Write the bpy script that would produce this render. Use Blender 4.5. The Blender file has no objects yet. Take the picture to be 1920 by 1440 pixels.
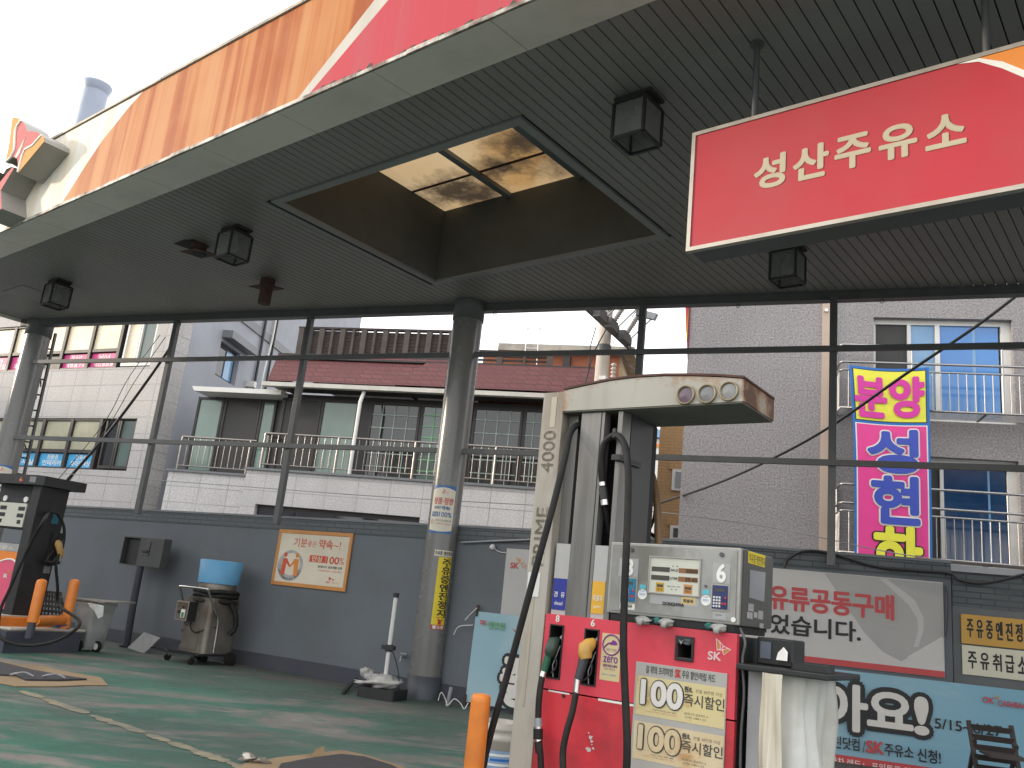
import bpy, bmesh, math, random
from mathutils import Vector, Matrix
R_ = math.radians
S = bpy.context.scene
COL = S.collection
random.seed(7)

# ------------------------------------------------------------------ camera, sky, sun, exposure
EYE = 1.2
PITCH, ROLL, FPX = R_(14.4), R_(6.05), 1625.0
_F = Vector((0, math.cos(PITCH), math.sin(PITCH)))
_u0 = Vector((0, -math.sin(PITCH), math.cos(PITCH)))
_r0 = Vector((1, 0, 0))
_U = _u0 * math.cos(ROLL) - _r0 * math.sin(ROLL)
_R = _r0 * math.cos(ROLL) + _u0 * math.sin(ROLL)
EYEP = Vector((0, 0, EYE))
cam = bpy.data.cameras.new('camera')
cam.sensor_width = 36
cam.lens = FPX / 1920 * 36
cam.clip_start, cam.clip_end = 0.05, 2000
camo = bpy.data.objects.new('camera', cam)
COL.objects.link(camo)
camo.matrix_world = Matrix(((_R.x, _U.x, -_F.x, 0), (_R.y, _U.y, -_F.y, 0), (_R.z, _U.z, -_F.z, EYE), (0, 0, 0, 1)))
S.camera = camo

SUN_AZ, SUN_EL = -82.0, 10.0          # degrees, clockwise from +Y
w = bpy.data.worlds.new("World")
S.world = w
w.use_nodes = True
wt = w.node_tree
bg = wt.nodes['Background']
sky = wt.nodes.new('ShaderNodeTexSky')
sky.sky_type = 'NISHITA'
sky.sun_disc = False
sky.sun_elevation = R_(SUN_EL)
sky.sun_rotation = R_(SUN_AZ)
sky.air_density = 1.0
sky.dust_density = 6.0
sky.ozone_density = 0.6
# thin white overcast: the clear sky is desaturated and veiled by bright cloud
hs = wt.nodes.new('ShaderNodeHueSaturation')
hs.inputs['Saturation'].default_value = 0.45
wt.links.new(sky.outputs[0], hs.inputs['Color'])
vm = wt.nodes.new('ShaderNodeMix')
vm.data_type = 'RGBA'
vm.inputs[0].default_value = 0.72
vm.inputs[7].default_value = (16.6, 16.7, 16.9, 1)
wt.links.new(hs.outputs[0], vm.inputs[6])
wt.links.new(vm.outputs[2], bg.inputs[0])
bg.inputs[1].default_value = 0.15
sl = bpy.data.lights.new('sun', 'SUN')
sl.energy = 3.0
sl.angle = R_(3)
sl.color = (1.0, 0.86, 0.68)
so = bpy.data.objects.new('sun', sl)
COL.objects.link(so)
so.location = (-30, 5, 20)
_sd = Vector((math.sin(R_(SUN_AZ)) * math.cos(R_(SUN_EL)), math.cos(R_(SUN_AZ)) * math.cos(R_(SUN_EL)), math.sin(R_(SUN_EL))))
so.rotation_euler = _sd.to_track_quat('Z', 'Y').to_euler()
S.view_settings.view_transform = 'Standard'
S.view_settings.look = 'None'
S.view_settings.gamma = 1
S.view_settings.exposure = 0.05

# ------------------------------------------------------------------ measuring helpers
def pray(px, py):
    return _F * FPX + _R * (px - 960) + _U * (720 - py)

def at_depth(px, py, Y):
    d = pray(px, py)
    return EYEP + d * (Y / d.y)

def at_z(px, py, z):
    d = pray(px, py)
    return EYEP + d * ((z - EYE) / d.z)

class Fr:
    """local frame: x to the right along the azimuth's line, y away, z up"""
    def __init__(s, o, az):
        s.o = Vector((o[0], o[1], o[2] if len(o) > 2 else 0.0)); s.az = az
        a = R_(az)
        s.x = Vector((-math.sin(a), -math.cos(a), 0)); s.y = Vector((math.cos(a), -math.sin(a), 0))
    def w(s, x, y, z): return s.o + s.x * x + s.y * y + Vector((0, 0, z))
    def l(s, P):
        d = Vector(P) - s.o
        return Vector((d.dot(s.x), d.dot(s.y), d.z))
    def at(s, x, y, z=0.0): return Fr(s.w(x, y, z), s.az)
    def P(s, px, py, y=0.0):                 # on the upright plane local y
        d = pray(px, py); q = s.w(0, y, 0)
        t = (q - EYEP).dot(s.y) / d.dot(s.y)
        v = s.l(EYEP + d * t)
        return (v.x, v.z)
    def G(s, px, py, z=0.0):                 # on the level plane local z
        v = s.l(at_z(px, py, z + s.o.z))
        return (v.x, v.y)
    def X(s, px, py, x=0.0):                 # on the upright plane local x
        d = pray(px, py); q = s.w(x, 0, 0)
        t = (q - EYEP).dot(s.x) / d.dot(s.x)
        v = s.l(EYEP + d * t)
        return (v.y, v.z)
    def mat(s):
        return Matrix(((s.x.x, s.y.x, 0, s.o.x), (s.x.y, s.y.y, 0, s.o.y), (0, 0, 1, s.o.z), (0, 0, 0, 1)))

# ------------------------------------------------------------------ materials
def C8(r, g, b):
    f = lambda c: (c / 255 / 12.92) if c / 255 <= 0.04045 else ((c / 255 + 0.055) / 1.055) ** 2.4
    return (f(r), f(g), f(b))

class NT:
    def __init__(s, name):
        s.m = bpy.data.materials.new(name); s.m.use_nodes = True
        s.t = s.m.node_tree; s.b = s.t.nodes['Principled BSDF']
        s.oc = s.t.nodes.new('ShaderNodeTexCoord').outputs['Object']
    def n(s, typ, ins=None, **kw):
        nd = s.t.nodes.new(typ)
        for k, v in kw.items(): setattr(nd, k, v)
        for k, v in (ins or {}).items(): s.put(nd.inputs[k], v)
        return nd
    def put(s, sock, v):
        if isinstance(v, bpy.types.NodeSocket): s.t.links.new(v, sock)
        else:
            if isinstance(v, (tuple, list)) and len(v) == 3 and sock.type == 'RGBA': v = (*v, 1)
            sock.default_value = v
    def map(s, sc=(1, 1, 1), loc=(0, 0, 0), rot=(0, 0, 0), src=None):
        return s.n('ShaderNodeMapping', {'Vector': src or s.oc, 'Scale': sc, 'Location': loc, 'Rotation': rot}).outputs[0]
    def noise(s, scale, detail=4, rough=.55, vec=None, dist=0):
        return s.n('ShaderNodeTexNoise', {'Vector': vec or s.oc, 'Scale': scale, 'Detail': detail, 'Roughness': rough, 'Distortion': dist}).outputs['Fac']
    def ramp(s, fac, stops, interp='LINEAR'):
        nd = s.n('ShaderNodeValToRGB', {'Fac': fac}); cr = nd.color_ramp; cr.interpolation = interp
        while len(cr.elements) < len(stops): cr.elements.new(0.5)
        for e, (p, c) in zip(cr.elements, stops):
            e.position = p
            e.color = (*c, 1) if isinstance(c, (tuple, list)) else (c, c, c, 1)
        return nd.outputs[0]
    def mix(s, fac, a, b, mode='MIX'):
        nd = s.n('ShaderNodeMix', data_type='RGBA', blend_type=mode)
        s.put(nd.inputs[0], fac); s.put(nd.inputs[6], a); s.put(nd.inputs[7], b)
        return nd.outputs[2]
    def math(s, op, a, b=0.0):
        nd = s.n('ShaderNodeMath', operation=op); s.put(nd.inputs[0], a); s.put(nd.inputs[1], b)
        return nd.outputs[0]
    def bump(s, h, strength=.3, dist=.01):
        nd = s.n('ShaderNodeBump', {'Height': h, 'Strength': strength, 'Distance': dist})
        s.put(s.b.inputs['Normal'], nd.outputs[0])
    def col(s, c): s.put(s.b.inputs['Base Color'], c)
    def set(s, rough=.6, metal=0.0, spec=.5, coat=0.0):
        s.put(s.b.inputs['Roughness'], rough); s.put(s.b.inputs['Metallic'], metal)
        s.put(s.b.inputs['Specular IOR Level'], spec); s.put(s.b.inputs['Coat Weight'], coat)
        return s.m

def sc(c, k): return tuple(min(1, x * k) for x in c)

_mc = {}
def M(name, col, rough=.6, var=.18, vs=4, dirt=None, da=.0, ds=1.5, dt=.55, metal=0, bump=0, bs=30, st=(1, 1, 1), spec=.5, coat=0):
    if name in _mc: return _mc[name]
    t = NT(name)
    v = t.map(st)
    n1 = t.ramp(t.noise(vs, 5, .6, v), [(.3, 0.0), (.7, 1.0)])
    c = t.mix(n1, sc(col, 1 - var), sc(col, 1 + var))
    if dirt is not None:
        n2 = t.ramp(t.noise(ds, 6, .65, t.map(st, (3, 7, 1))), [(dt - .08, 0.0), (dt + .14, 1.0)])
        c = t.mix(t.math('MULTIPLY', n2, da), c, dirt)
    t.col(c)
    if bump: t.bump(t.noise(bs, 4), bump)
    rv = t.math('ADD', t.math('MULTIPLY', t.noise(vs * 2, 3), .2), rough - .1)
    _mc[name] = t.set(rv, metal, spec, coat)
    return _mc[name]

def mat_brick(name, c1, c2, mortar, bw, rh, ms, off=.5, rough=.75, speck=0.0, sscale=60, bumps=.4, vscale=.6, stain=.15, streak=False):
    t = NT(name)
    sp = t.n('ShaderNodeSeparateXYZ', {0: t.oc})
    xy = t.math('ADD', sp.outputs[0], sp.outputs[1])
    v = t.n('ShaderNodeCombineXYZ', {0: xy, 1: sp.outputs[2], 2: 0.0}).outputs[0]
    b = t.n('ShaderNodeTexBrick', {'Vector': v, 'Color1': c1, 'Color2': c2, 'Mortar': mortar, 'Scale': 1.0, 'Mortar Size': ms,
                                   'Mortar Smooth': .1, 'Bias': 0.0, 'Brick Width': bw, 'Row Height': rh}, offset=off, squash=1.0)
    c = b.outputs['Color']
    c = t.mix(t.ramp(t.noise(vscale, 5, .6), [(.35, 0.0), (.7, 1.0)]), c, sc(c1, 1 - stain * 1.6), 'MIX') if stain else c
    if streak:
        s2 = t.ramp(t.noise(1.0, 4, .6, t.map((3, 3, .25))), [(.5, 0.0), (.75, .35)])
        c = t.mix(s2, c, sc(c1, .55))
    if speck:
        n = t.noise(sscale, 3, .7)
        c = t.mix(t.ramp(n, [(.38, 1.0), (.5, 0.0)]), c, sc(c1, 1 - speck))
        c = t.mix(t.ramp(n, [(.56, 0.0), (.68, .8)]), c, sc(c1, 1 + speck * 1.4))
    t.col(c)
    if bumps: t.bump(b.outputs['Fac'], -bumps, .006)
    return t.set(rough)

def mat_glass(name, tint=(.02, .025, .03), rough=.04, spec=.8):
    t = NT(name); t.col(t.mix(t.noise(.8, 3), sc(tint, .7), sc(tint, 1.3)))
    t.bump(t.noise(1.3, 2), .02, .05)
    return t.set(rough, 0, spec)

# ------------------------------------------------------------------ mesh builder
_glyph = {}
_keep = bpy.data.curves.new('font_keeper', 'FONT'); _keep.body = '가A'; _keepo = bpy.data.objects.new('font_keeper', _keep)
def text_geo(body):
    if body in _glyph: return _glyph[body]
    cu = bpy.data.curves.new('txt', 'FONT'); cu.body = body; cu.size = 1; cu.resolution_u = 4
    o = bpy.data.objects.new('txt', cu)
    me = bpy.data.meshes.new_from_object(o)
    vs = [(v.co.x, v.co.y) for v in me.vertices]; fs = [tuple(p.vertices) for p in me.polygons]
    bpy.data.objects.remove(o); bpy.data.curves.remove(cu); bpy.data.meshes.remove(me)
    if vs:
        x0 = min(v[0] for v in vs); x1 = max(v[0] for v in vs); y0 = min(v[1] for v in vs); y1 = max(v[1] for v in vs)
        vs = [((a - x0) / max(x1 - x0, 1e-6), (b - y0) / max(y1 - y0, 1e-6)) for a, b in vs]
    _glyph[body] = (vs, fs)
    return vs, fs

class MB:
    def __init__(s): s.v = []; s.f = []; s.mi = []; s.sm = []; s.mats = []
    def m(s, mat):
        if mat not in s.mats: s.mats.append(mat)
        return s.mats.index(mat)
    def add(s, vs, fs, mat, smooth=False):
        o = len(s.v); s.v += [tuple(v) for v in vs]; k = s.m(mat)
        for f in fs: s.f.append(tuple(i + o for i in f)); s.mi.append(k); s.sm.append(smooth)
        return s
    def box(s, x0, x1, y0, y1, z0, z1, mat):
        if x0 > x1: x0, x1 = x1, x0
        if y0 > y1: y0, y1 = y1, y0
        if z0 > z1: z0, z1 = z1, z0
        vs = [(x, y, z) for z in (z0, z1) for y in (y0, y1) for x in (x0, x1)]
        return s.add(vs, [(0, 2, 3, 1), (4, 5, 7, 6), (0, 1, 5, 4), (2, 6, 7, 3), (0, 4, 6, 2), (1, 3, 7, 5)], mat)
    def obox(s, c, ax, ay, az, mat):            # oriented box: half-axis vectors
        c, ax, ay, az = map(Vector, (c, ax, ay, az))
        vs = [c + ax * i + ay * j + az * k for k in (-1, 1) for j in (-1, 1) for i in (-1, 1)]
        return s.add(vs, [(0, 2, 3, 1), (4, 5, 7, 6), (0, 1, 5, 4), (2, 6, 7, 3), (0, 4, 6, 2), (1, 3, 7, 5)], mat)
    def bar(s, a, b, w, h, mat, up=(0, 0, 1)):  # rectangular bar from a to b
        a, b = Vector(a), Vector(b); d = (b - a); L = d.length; d.normalize()
        u = Vector(up)
        if abs(d.dot(u)) > .95: u = Vector((1, 0, 0))
        x = d.cross(u).normalized(); z = x.cross(d)
        return s.obox((a + b) / 2, d * L / 2, x * w / 2, z * h / 2, mat)
    def poly(s, pts, mat): return s.add(pts, [tuple(range(len(pts)))], mat)
    def prism(s, pts, y0, y1, mat, side=None):  # outline in xz (any winding) extruded along y
        n = len(pts); ar = sum(pts[i][0] * pts[(i + 1) % n][1] - pts[(i + 1) % n][0] * pts[i][1] for i in range(n))
        if ar < 0: pts = pts[::-1]
        if y0 > y1: y0, y1 = y1, y0
        vs = [(p[0], y0, p[1]) for p in pts] + [(p[0], y1, p[1]) for p in pts]
        s.add(vs[:n], [tuple(range(n))], mat)
        s.add(vs, [tuple(range(2 * n - 1, n - 1, -1))] + [(i, i + n, (i + 1) % n + n, (i + 1) % n) for i in range(n)], side or mat)
        return s
    def prismz(s, pts, z0, z1, mat, smooth=False):
        n = len(pts); ar = sum(pts[i][0] * pts[(i + 1) % n][1] - pts[(i + 1) % n][0] * pts[i][1] for i in range(n))
        if ar < 0: pts = pts[::-1]
        vs = [(p[0], p[1], z0) for p in pts] + [(p[0], p[1], z1) for p in pts]
        s.add(vs, [tuple(range(n - 1, -1, -1)), tuple(range(n, 2 * n))], mat)
        s.add(vs, [(i, (i + 1) % n, (i + 1) % n + n, i + n) for i in range(n)], mat, smooth)
        return s
    def tube(s, pts, r, mat, n=8, close=False):
        pts = [Vector(p) for p in pts]; N = len(pts)
        rr = r if isinstance(r, (list, tuple)) else [r] * N
        T = []
        for i in range(N):
            a = pts[i - 1] if (i or close) else pts[0]; b = pts[(i + 1) % N] if (i < N - 1 or close) else pts[-1]
            T.append((b - a).normalized())
        u = Vector((0, 0, 1)) if abs(T[0].z) < .9 else Vector((1, 0, 0))
        u = (u - T[0] * u.dot(T[0])).normalized(); vs = []
        for i in range(N):
            u = (u - T[i] * u.dot(T[i])); u = u.normalized() if u.length > 1e-6 else Vector((1, 0, 0))
            v = T[i].cross(u)
            for k in range(n):
                a = 2 * math.pi * k / n
                vs.append(pts[i] + (u * math.cos(a) + v * math.sin(a)) * rr[i])
        fs = []
        for i in range(N if close else N - 1):
            j = (i + 1) % N
            for k in range(n): fs.append((i * n + k, i * n + (k + 1) % n, j * n + (k + 1) % n, j * n + k))
        s.add(vs, fs, mat, True)
        if not close:
            s.add(vs[:n], [tuple(range(n - 1, -1, -1))], mat); s.add(vs[-n:], [tuple(range(n))], mat)
        return s
    def lathe(s, prof, c, mat, n=24, ax='z', a0=0, a1=360, sy=1.0):
        full = abs(a1 - a0) >= 359.9; k = n if full else n + 1; vs = []
        for r, h in prof:
            for i in range(k):
                a = R_(a0 + (a1 - a0) * i / n); p = (r * math.cos(a), r * math.sin(a) * sy, h)
                if ax == 'y': p = (p[0], -p[2], p[1])
                if ax == 'x': p = (p[2], p[0], p[1])
                vs.append((c[0] + p[0], c[1] + p[1], c[2] + p[2]))
        fs = []
        for j in range(len(prof) - 1):
            for i in range(n if full else n):
                a, b = j * k + i, j * k + (i + 1) % k
                if not full and i == n: continue
                fs.append((a, b, b + k, a + k))
        return s.add(vs, fs, mat, True)
    def cyl(s, c, r, h0, h1, mat, n=20, ax='z'):
        return s.lathe([(0.0001, h0), (r, h0)], c, mat, n, ax).lathe([(r, h0), (r, h1)], c, mat, n, ax).lathe([(r, h1), (0.0001, h1)], c, mat, n, ax)
    def text(s, body, x0, z0, x1, z1, y, mat, bold=0.0, fn=None, slant=0.0, outline=0.0):
        """glyphs stretched into the box x0..x1 / z0..z1 on the upright plane y; slant is the rise of the right end"""
        vs, fs = text_geo(body); h = abs(z1 - z0); copies = [(0.0, 0.0)]
        if bold:
            k = 6 if bold < .03 else 12
            copies = [(bold * h * math.cos(2 * math.pi * (i + .5) / k), bold * h * math.sin(2 * math.pi * (i + .5) / k)) for i in range(k)] + [(0, 0)]
        if outline: copies = [(outline * h * math.cos(2 * math.pi * i / 14), outline * h * math.sin(2 * math.pi * i / 14)) for i in range(14)] + [(0, 0)]
        for i, (dx, dz) in enumerate(copies):
            out = []
            for a, b in vs:
                p = (x0 + (x1 - x0) * a + dx, y - .00025 * i, z0 + (z1 - z0) * b + slant * a + dz)
                out.append(fn(*p) if fn else p)
            s.add(out, fs, mat)
        return s
    def build(s, name, parent=None, fr=None, bevel=0, label=None, fix=True):
        me = bpy.data.meshes.new(name)
        me.from_pydata([tuple(v) for v in s.v], [], s.f)
        for m in s.mats: me.materials.append(m)
        me.polygons.foreach_set('material_index', s.mi); me.polygons.foreach_set('use_smooth', s.sm)
        me.update()
        o = bpy.data.objects.new(name, me); COL.objects.link(o)
        if parent is not None: o.parent = parent
        elif fr is not None: o.matrix_world = fr.mat()
        if label: o['label'] = label
        if bevel:
            b = o.modifiers.new('edge', 'BEVEL'); b.width = bevel; b.segments = 2; b.limit_method = 'ANGLE'; b.angle_limit = R_(50)
        return o

def thing(name, label, cat, fr, group=None):
    o = bpy.data.objects.new(name, None); COL.objects.link(o)
    o.matrix_world = fr.mat(); o.empty_display_size = .2
    return tag(o, label, cat, group)
def tag(o, label, cat, group=None, kind=None):
    if label: o['label'] = label
    if cat: o['category'] = cat
    if group: o['group'] = group
    if kind: o['kind'] = kind
    return o
def copy_tree(o, parent=None):
    c = o.copy(); COL.objects.link(c)
    if parent is not None: c.parent = parent
    for ch in list(o.children): copy_tree(ch, c)
    return c
def sag(a, b, d, n=14):
    a, b = Vector(a), Vector(b)
    return [a.lerp(b, i / n) - Vector((0, 0, d * 4 * (i / n) * (1 - i / n))) for i in range(n + 1)]
def smooth_path(pts, n=6):                      # Catmull-Rom through the points
    p = [Vector(q) for q in pts]; p = [p[0] * 2 - p[1]] + p + [p[-1] * 2 - p[-2]]; out = []
    for i in range(1, len(p) - 2):
        for k in range(n):
            t = k / n; a, b, c, d = p[i - 1], p[i], p[i + 1], p[i + 2]
            out.append(.5 * ((2 * b) + (c - a) * t + (2 * a - 5 * b + 4 * c - d) * t * t + (3 * b - a - 3 * c + d) * t ** 3))
    out.append(p[-2]); return out
def noise_blob(mb, c, rx, ry, rz, mat, seed=0, amp=.25, n=16, m=10):
    rnd = random.Random(seed); ph = [(rnd.uniform(0, 6.28), rnd.randint(1, 4), rnd.randint(1, 4), rnd.uniform(.3, 1)) for _ in range(6)]
    vs = []
    for j in range(m + 1):
        th = math.pi * j / m
        for i in range(n):
            a = 2 * math.pi * i / n
            k = 1 + amp * sum(w * math.sin(p + q * a + r * th * 2) for p, q, r, w in ph) / 3 * math.sin(th)
            vs.append((c[0] + rx * k * math.sin(th) * math.cos(a), c[1] + ry * k * math.sin(th) * math.sin(a), c[2] + rz * k * math.cos(th)))
    fs = [(j * n + i, (j + 1) * n + i, (j + 1) * n + (i + 1) % n, j * n + (i + 1) % n) for j in range(m) for i in range(n)]
    mb.add(vs, fs, mat, True)

# ------------------------------------------------------------------ shared materials
m_soffit = M('soffit_paint', (.225, .207, .20), .5, .07, 1.5, (.12, .10, .08), .35, .5, .55)
m_dark = M('dark_gap', (.02, .02, .02), .8, .1)
m_greysteel = M('grey_painted_steel', (.085, .088, .09), .45, .15, 6)
m_under = M('grey_panel_paint', (.71, .645, .60), .45, .06, 1.2, (.2, .19, .16), .3, .7, .6)
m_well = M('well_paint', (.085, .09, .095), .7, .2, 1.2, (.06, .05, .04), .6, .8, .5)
m_trimgrey = M('slate_trim', (.16, .17, .18), .5, .12, 2)
m_rust = M('rusty_iron', (.075, .035, .028), .85, .35, 9)
m_rustwhite = M('rusty_white_edge', (.62, .60, .55), .6, .1, 3, (.09, .05, .03), .95, 3.5, .47)
m_black = M('black_plastic', (.016, .016, .017), .45, .3, 8)
m_rubber = M('black_rubber', (.012, .012, .012), .6, .3, 12, (.035, .03, .026), .5, 6, .5, spec=.3)
m_chrome = M('stainless_tube', (.62, .60, .58), .22, .08, 6, metal=1)
m_alu = M('aluminium_trim', (.45, .415, .36), .42, .1, 5, (.3, .24, .17), .5, 2.5, .5, metal=.7)
m_red = M('sign_red', (.45, .032, .046), .45, .06, 1.0, (.40, .07, .075), .5, .7, .5, spec=.3)
m_white = M('white_vinyl', (.78, .77, .72), .5, .05)
m_cream = M('cream_lettering', (.47, .41, .29), .5, .06, 5)
m_orangesign = M('sign_orange', (.72, .24, .04), .4, .08, 1)
m_galv = M('galvanised_grey', (.3, .31, .33), .45, .12, 3, metal=.3)
m_bluegrey = M('blue_grey_duct', (.3, .34, .42), .4, .08, 2, metal=.2)
m_txtblack = M('black_ink', (.018, .018, .02), .6, .2)
m_txtred = M('red_ink', (.55, .045, .04), .55, .1)

def mat_floor():
    t = NT('worn_green_floor')
    v = t.map((.62, 1.5, 1), (2, 5, 0), (0, 0, R_(24)))
    n1 = t.noise(.72, 8, .66, v, .9)
    n2 = t.noise(4.5, 6, .75, t.map((.8, 1.3, 1), (1, 2, 0), (0, 0, R_(10))))
    s = t.math('ADD', t.math('MULTIPLY', n1, .68), t.math('MULTIPLY', n2, .32))
    g = t.mix(t.ramp(t.noise(.7, 4), [(.35, 0.0), (.65, 1.0)]), (.020, .098, .070), (.045, .165, .112))
    conc = t.mix(t.ramp(t.noise(2.2, 6, .7), [(.3, 0.0), (.7, 1.0)]), (.145, .130, .116), (.265, .236, .211))
    c = t.mix(t.ramp(s, [(.475, 0.0), (.57, 1.0)]), g, conc)
    # oily grime
    d = t.ramp(t.noise(.45, 5, .6, t.map((1, 1, 1), (9, 3, 0))), [(.45, 0.0), (.75, .75)])
    c = t.mix(d, c, (.06, .066, .06))
    c = t.mix(t.math('MULTIPLY', t.ramp(t.noise(30, 3, .7), [(.5, 0.0), (.75, 1.0)]), .35), c, (.08, .09, .08))
    # towards the walls the floor turns a darker grey, with a ragged edge
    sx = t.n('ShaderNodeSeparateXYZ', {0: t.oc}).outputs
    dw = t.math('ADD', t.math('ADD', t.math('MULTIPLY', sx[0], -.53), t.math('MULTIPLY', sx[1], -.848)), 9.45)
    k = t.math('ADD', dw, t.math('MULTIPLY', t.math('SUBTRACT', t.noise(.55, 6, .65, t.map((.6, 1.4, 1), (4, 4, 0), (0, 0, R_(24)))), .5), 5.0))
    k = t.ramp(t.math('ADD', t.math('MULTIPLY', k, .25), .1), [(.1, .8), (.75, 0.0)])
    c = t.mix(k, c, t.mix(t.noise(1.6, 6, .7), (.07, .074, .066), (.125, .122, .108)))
    sp = t.ramp(t.noise(2.6, 6, .75, t.map((1, 1, 1), (31, 2, 0))), [(.66, 0.0), (.7, .55)])
    c = t.mix(sp, c, (.05, .055, .05))
    t.col(c); t.bump(t.noise(14, 5), .12)
    return t.set(t.ramp(n2, [(.3, .42), (.7, .8)]), 0, .4)
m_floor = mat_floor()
m_asphalt = M('street_concrete', (.20, .19, .175), .85, .2, 3, bump=.3, bs=60)

# ------------------------------------------------------------------ ground
g = MB(); g.poly([(-600, -600, -.006), (600, -600, -.006), (600, 600, -.006), (-600, 600, -.006)], m_asphalt)
o = g.build('ground'); o['kind'] = 'structure'
FC = Fr((0, 0, 0), -50.5)          # canopy axes
WL = Fr((-1.85, 12.3, 0), -58)     # left stretch of the perimeter wall
KX = 3.16                          # where the wall turns
_k = WL.w(KX, 0, 0)
WR = Fr(_k, -73)                   # right stretch of the perimeter wall
g = MB(); a = WL.w(-14, -.02, 0); b = WL.w(KX, -.02, 0); c = WR.w(14, -.02, 0)
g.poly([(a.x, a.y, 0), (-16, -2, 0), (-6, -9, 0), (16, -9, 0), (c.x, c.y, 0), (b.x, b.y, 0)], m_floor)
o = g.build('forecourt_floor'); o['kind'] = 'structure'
# worn yellow line
m_yline = M('worn_yellow_line', (.30, .26, .165), .7, .15, 8, (.15, .15, .125), .95, 3.2, .46)
g = MB(); p0 = at_z(40, 1296, 0); p1 = at_z(440, 1434, 0); d = (p1 - p0); L = d.length; d.normalize(); nn = Vector((-d.y, d.x, 0)); x = 0
rnd = random.Random(3)
while x < L:
    ln = rnd.uniform(.3, .9); n = 12; up = []; dn = []
    wd = rnd.uniform(.05, .085)
    for i in range(n + 1):
        q = p0 + d * (x + ln * i / n); e = math.sin(math.pi * max(.02, min(.98, i / n))) ** .25
        up.append(q + nn * wd * e * rnd.uniform(.5, 1.1)); dn.append(q - nn * wd * e * rnd.uniform(.5, 1.1))
    pts = [(v.x, v.y, .004) for v in dn + up[::-1]]
    g.poly(pts, m_yline); x += ln * rnd.uniform(.96, 1.12)
o = g.build('yellow_floor_marking'); o['kind'] = 'structure'

# ------------------------------------------------------------------ canopy
H = 5.25
HX0, HX1, HY0, HY1 = -7.81, -4.325, 4.985, 7.655
XL, XR = -16.25, 8.0
YF, YS = 3.83, 4.29
yrear = lambda x: 7.838 + .303 * (x + 9.985)
can = thing('canopy', 'large grey slatted filling station canopy with faded orange and red fascia', 'canopy', FC)
mb = MB(); pitch, gap = .1058, .010; x = XL
while x < XR:
    a, b = x, x + pitch - gap
    segs = [(YS, yrear(a), yrear(b))]
    if b > HX0 - .02 and a < HX1 + .02: segs = [(YS, HY0 - .012, HY0 - .012), (HY1 + .012, yrear(a), yrear(b))]
    for y0, ya, yb in segs:
        lo = [(a, y0, H), (b, y0, H), (b, yb, H), (a, ya, H)]; hi = [(p[0], p[1], H + .016) for p in lo]
        mb.add(lo + hi, [(0, 3, 2, 1), (0, 1, 5, 4), (1, 2, 6, 5), (2, 3, 7, 6), (3, 0, 4, 7)], m_soffit)
    x += pitch
for pts in ([(XL, YS), (HX0, YS), (HX0, yrear(HX0)), (XL, yrear(XL))], [(HX1, YS), (XR, YS), (XR, yrear(XR)), (HX1, yrear(HX1))],
            [(HX0, YS), (HX1, YS), (HX1, HY0), (HX0, HY0)], [(HX0, HY1), (HX1, HY1), (HX1, yrear(HX1)), (HX0, yrear(HX0))]):
    mb.poly([(p[0], p[1], H + .03) for p in pts[::-1]], m_dark)
mb.build('soffit', can)
# grey panels along the front underside
mb = MB(); x = FC.G(53, 405, 5.22)[0]
while x > XL: x -= 1.22
x0 = XL
while x0 < XR:
    x1 = min(x + 1.22, XR); x += 1.22
    lo = [(x0, YF + .012, 5.205), (x1 - .007, YF + .012, 5.205), (x1 - .007, YS - .003, H - .012), (x0, YS - .003, H - .012)]
    mb.add(lo + [(p[0], p[1], p[2] + .03) for p in lo], [(0, 3, 2, 1), (0, 1, 5, 4), (1, 2, 6, 5), (2, 3, 7, 6), (3, 0, 4, 7)], m_under)
    x0 = x1
mb.build('underside_panel', can)
# fascia
ZB, ZT = 5.225, 6.29
def mat_fascia_orange():
    t = NT('faded_orange_fascia')
    v1 = t.map((3.2, 1, .12)); v2 = t.map((9, 1, .22), (5, 0, 0))
    s = t.math('ADD', t.math('MULTIPLY', t.noise(.75, 3, .6, v1), .7), t.math('MULTIPLY', t.noise(1.0, 4, .6, v2), .3))
    c = t.ramp(s, [(.42, (.46, .20, .075)), (.49, (.43, .155, .042)), (.535, (.34, .082, .013)), (.60, (.30, .066, .010))])
    d = t.ramp(t.noise(2, 5, .6, t.map((14, 1, .3))), [(.62, 0.0), (.72, .5)])
    c = t.mix(d, c, (.28, .10, .035))
    c = t.mix(t.ramp(t.noise(1.2, 4), [(.4, 0.0), (.75, .3)]), c, (.56, .31, .14))
    t.col(c); return t.set(.6, 0, .2)
def mat_fascia_plain(name, c1, c2, stain):
    t = NT(name)
    s = t.noise(.9, 4, .6, t.map((5, 1, .16), (2, 0, 0)))
    c = t.mix(t.ramp(s, [(.45, 0.0), (.62, 1.0)]), c1, c2)
    d = t.ramp(t.noise(1.5, 5, .65, t.map((10, 1, .2), (8, 0, 3))), [(.6, 0.0), (.72, .6)])
    c = t.mix(d, c, stain)
    t.col(c); return t.set(.6, 0, .2)
m_fo = mat_fascia_orange()
m_fw = mat_fascia_plain('weathered_white_fascia', (.74, .70, .62), (.68, .60, .47), (.40, .33, .24))
m_fr = mat_fascia_plain('faded_red_fascia', (.44, .042, .062), (.41, .058, .075), (.40, .10, .10))
m_fs = mat_fascia_plain('dull_white_fascia', (.50, .465, .42), (.45, .42, .37), (.33, .29, .25))
cur = [FC.P(*q, YF) for q in ((120, 374), (143, 338), (167, 300), (192, 263), (217, 232), (240, 203), (267, 173))]
cur = [(cur[0][0] - .02, ZB)] + [c for c in cur if ZB < c[1] < ZT] + [(cur[-1][0] + .03, ZT)]
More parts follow.
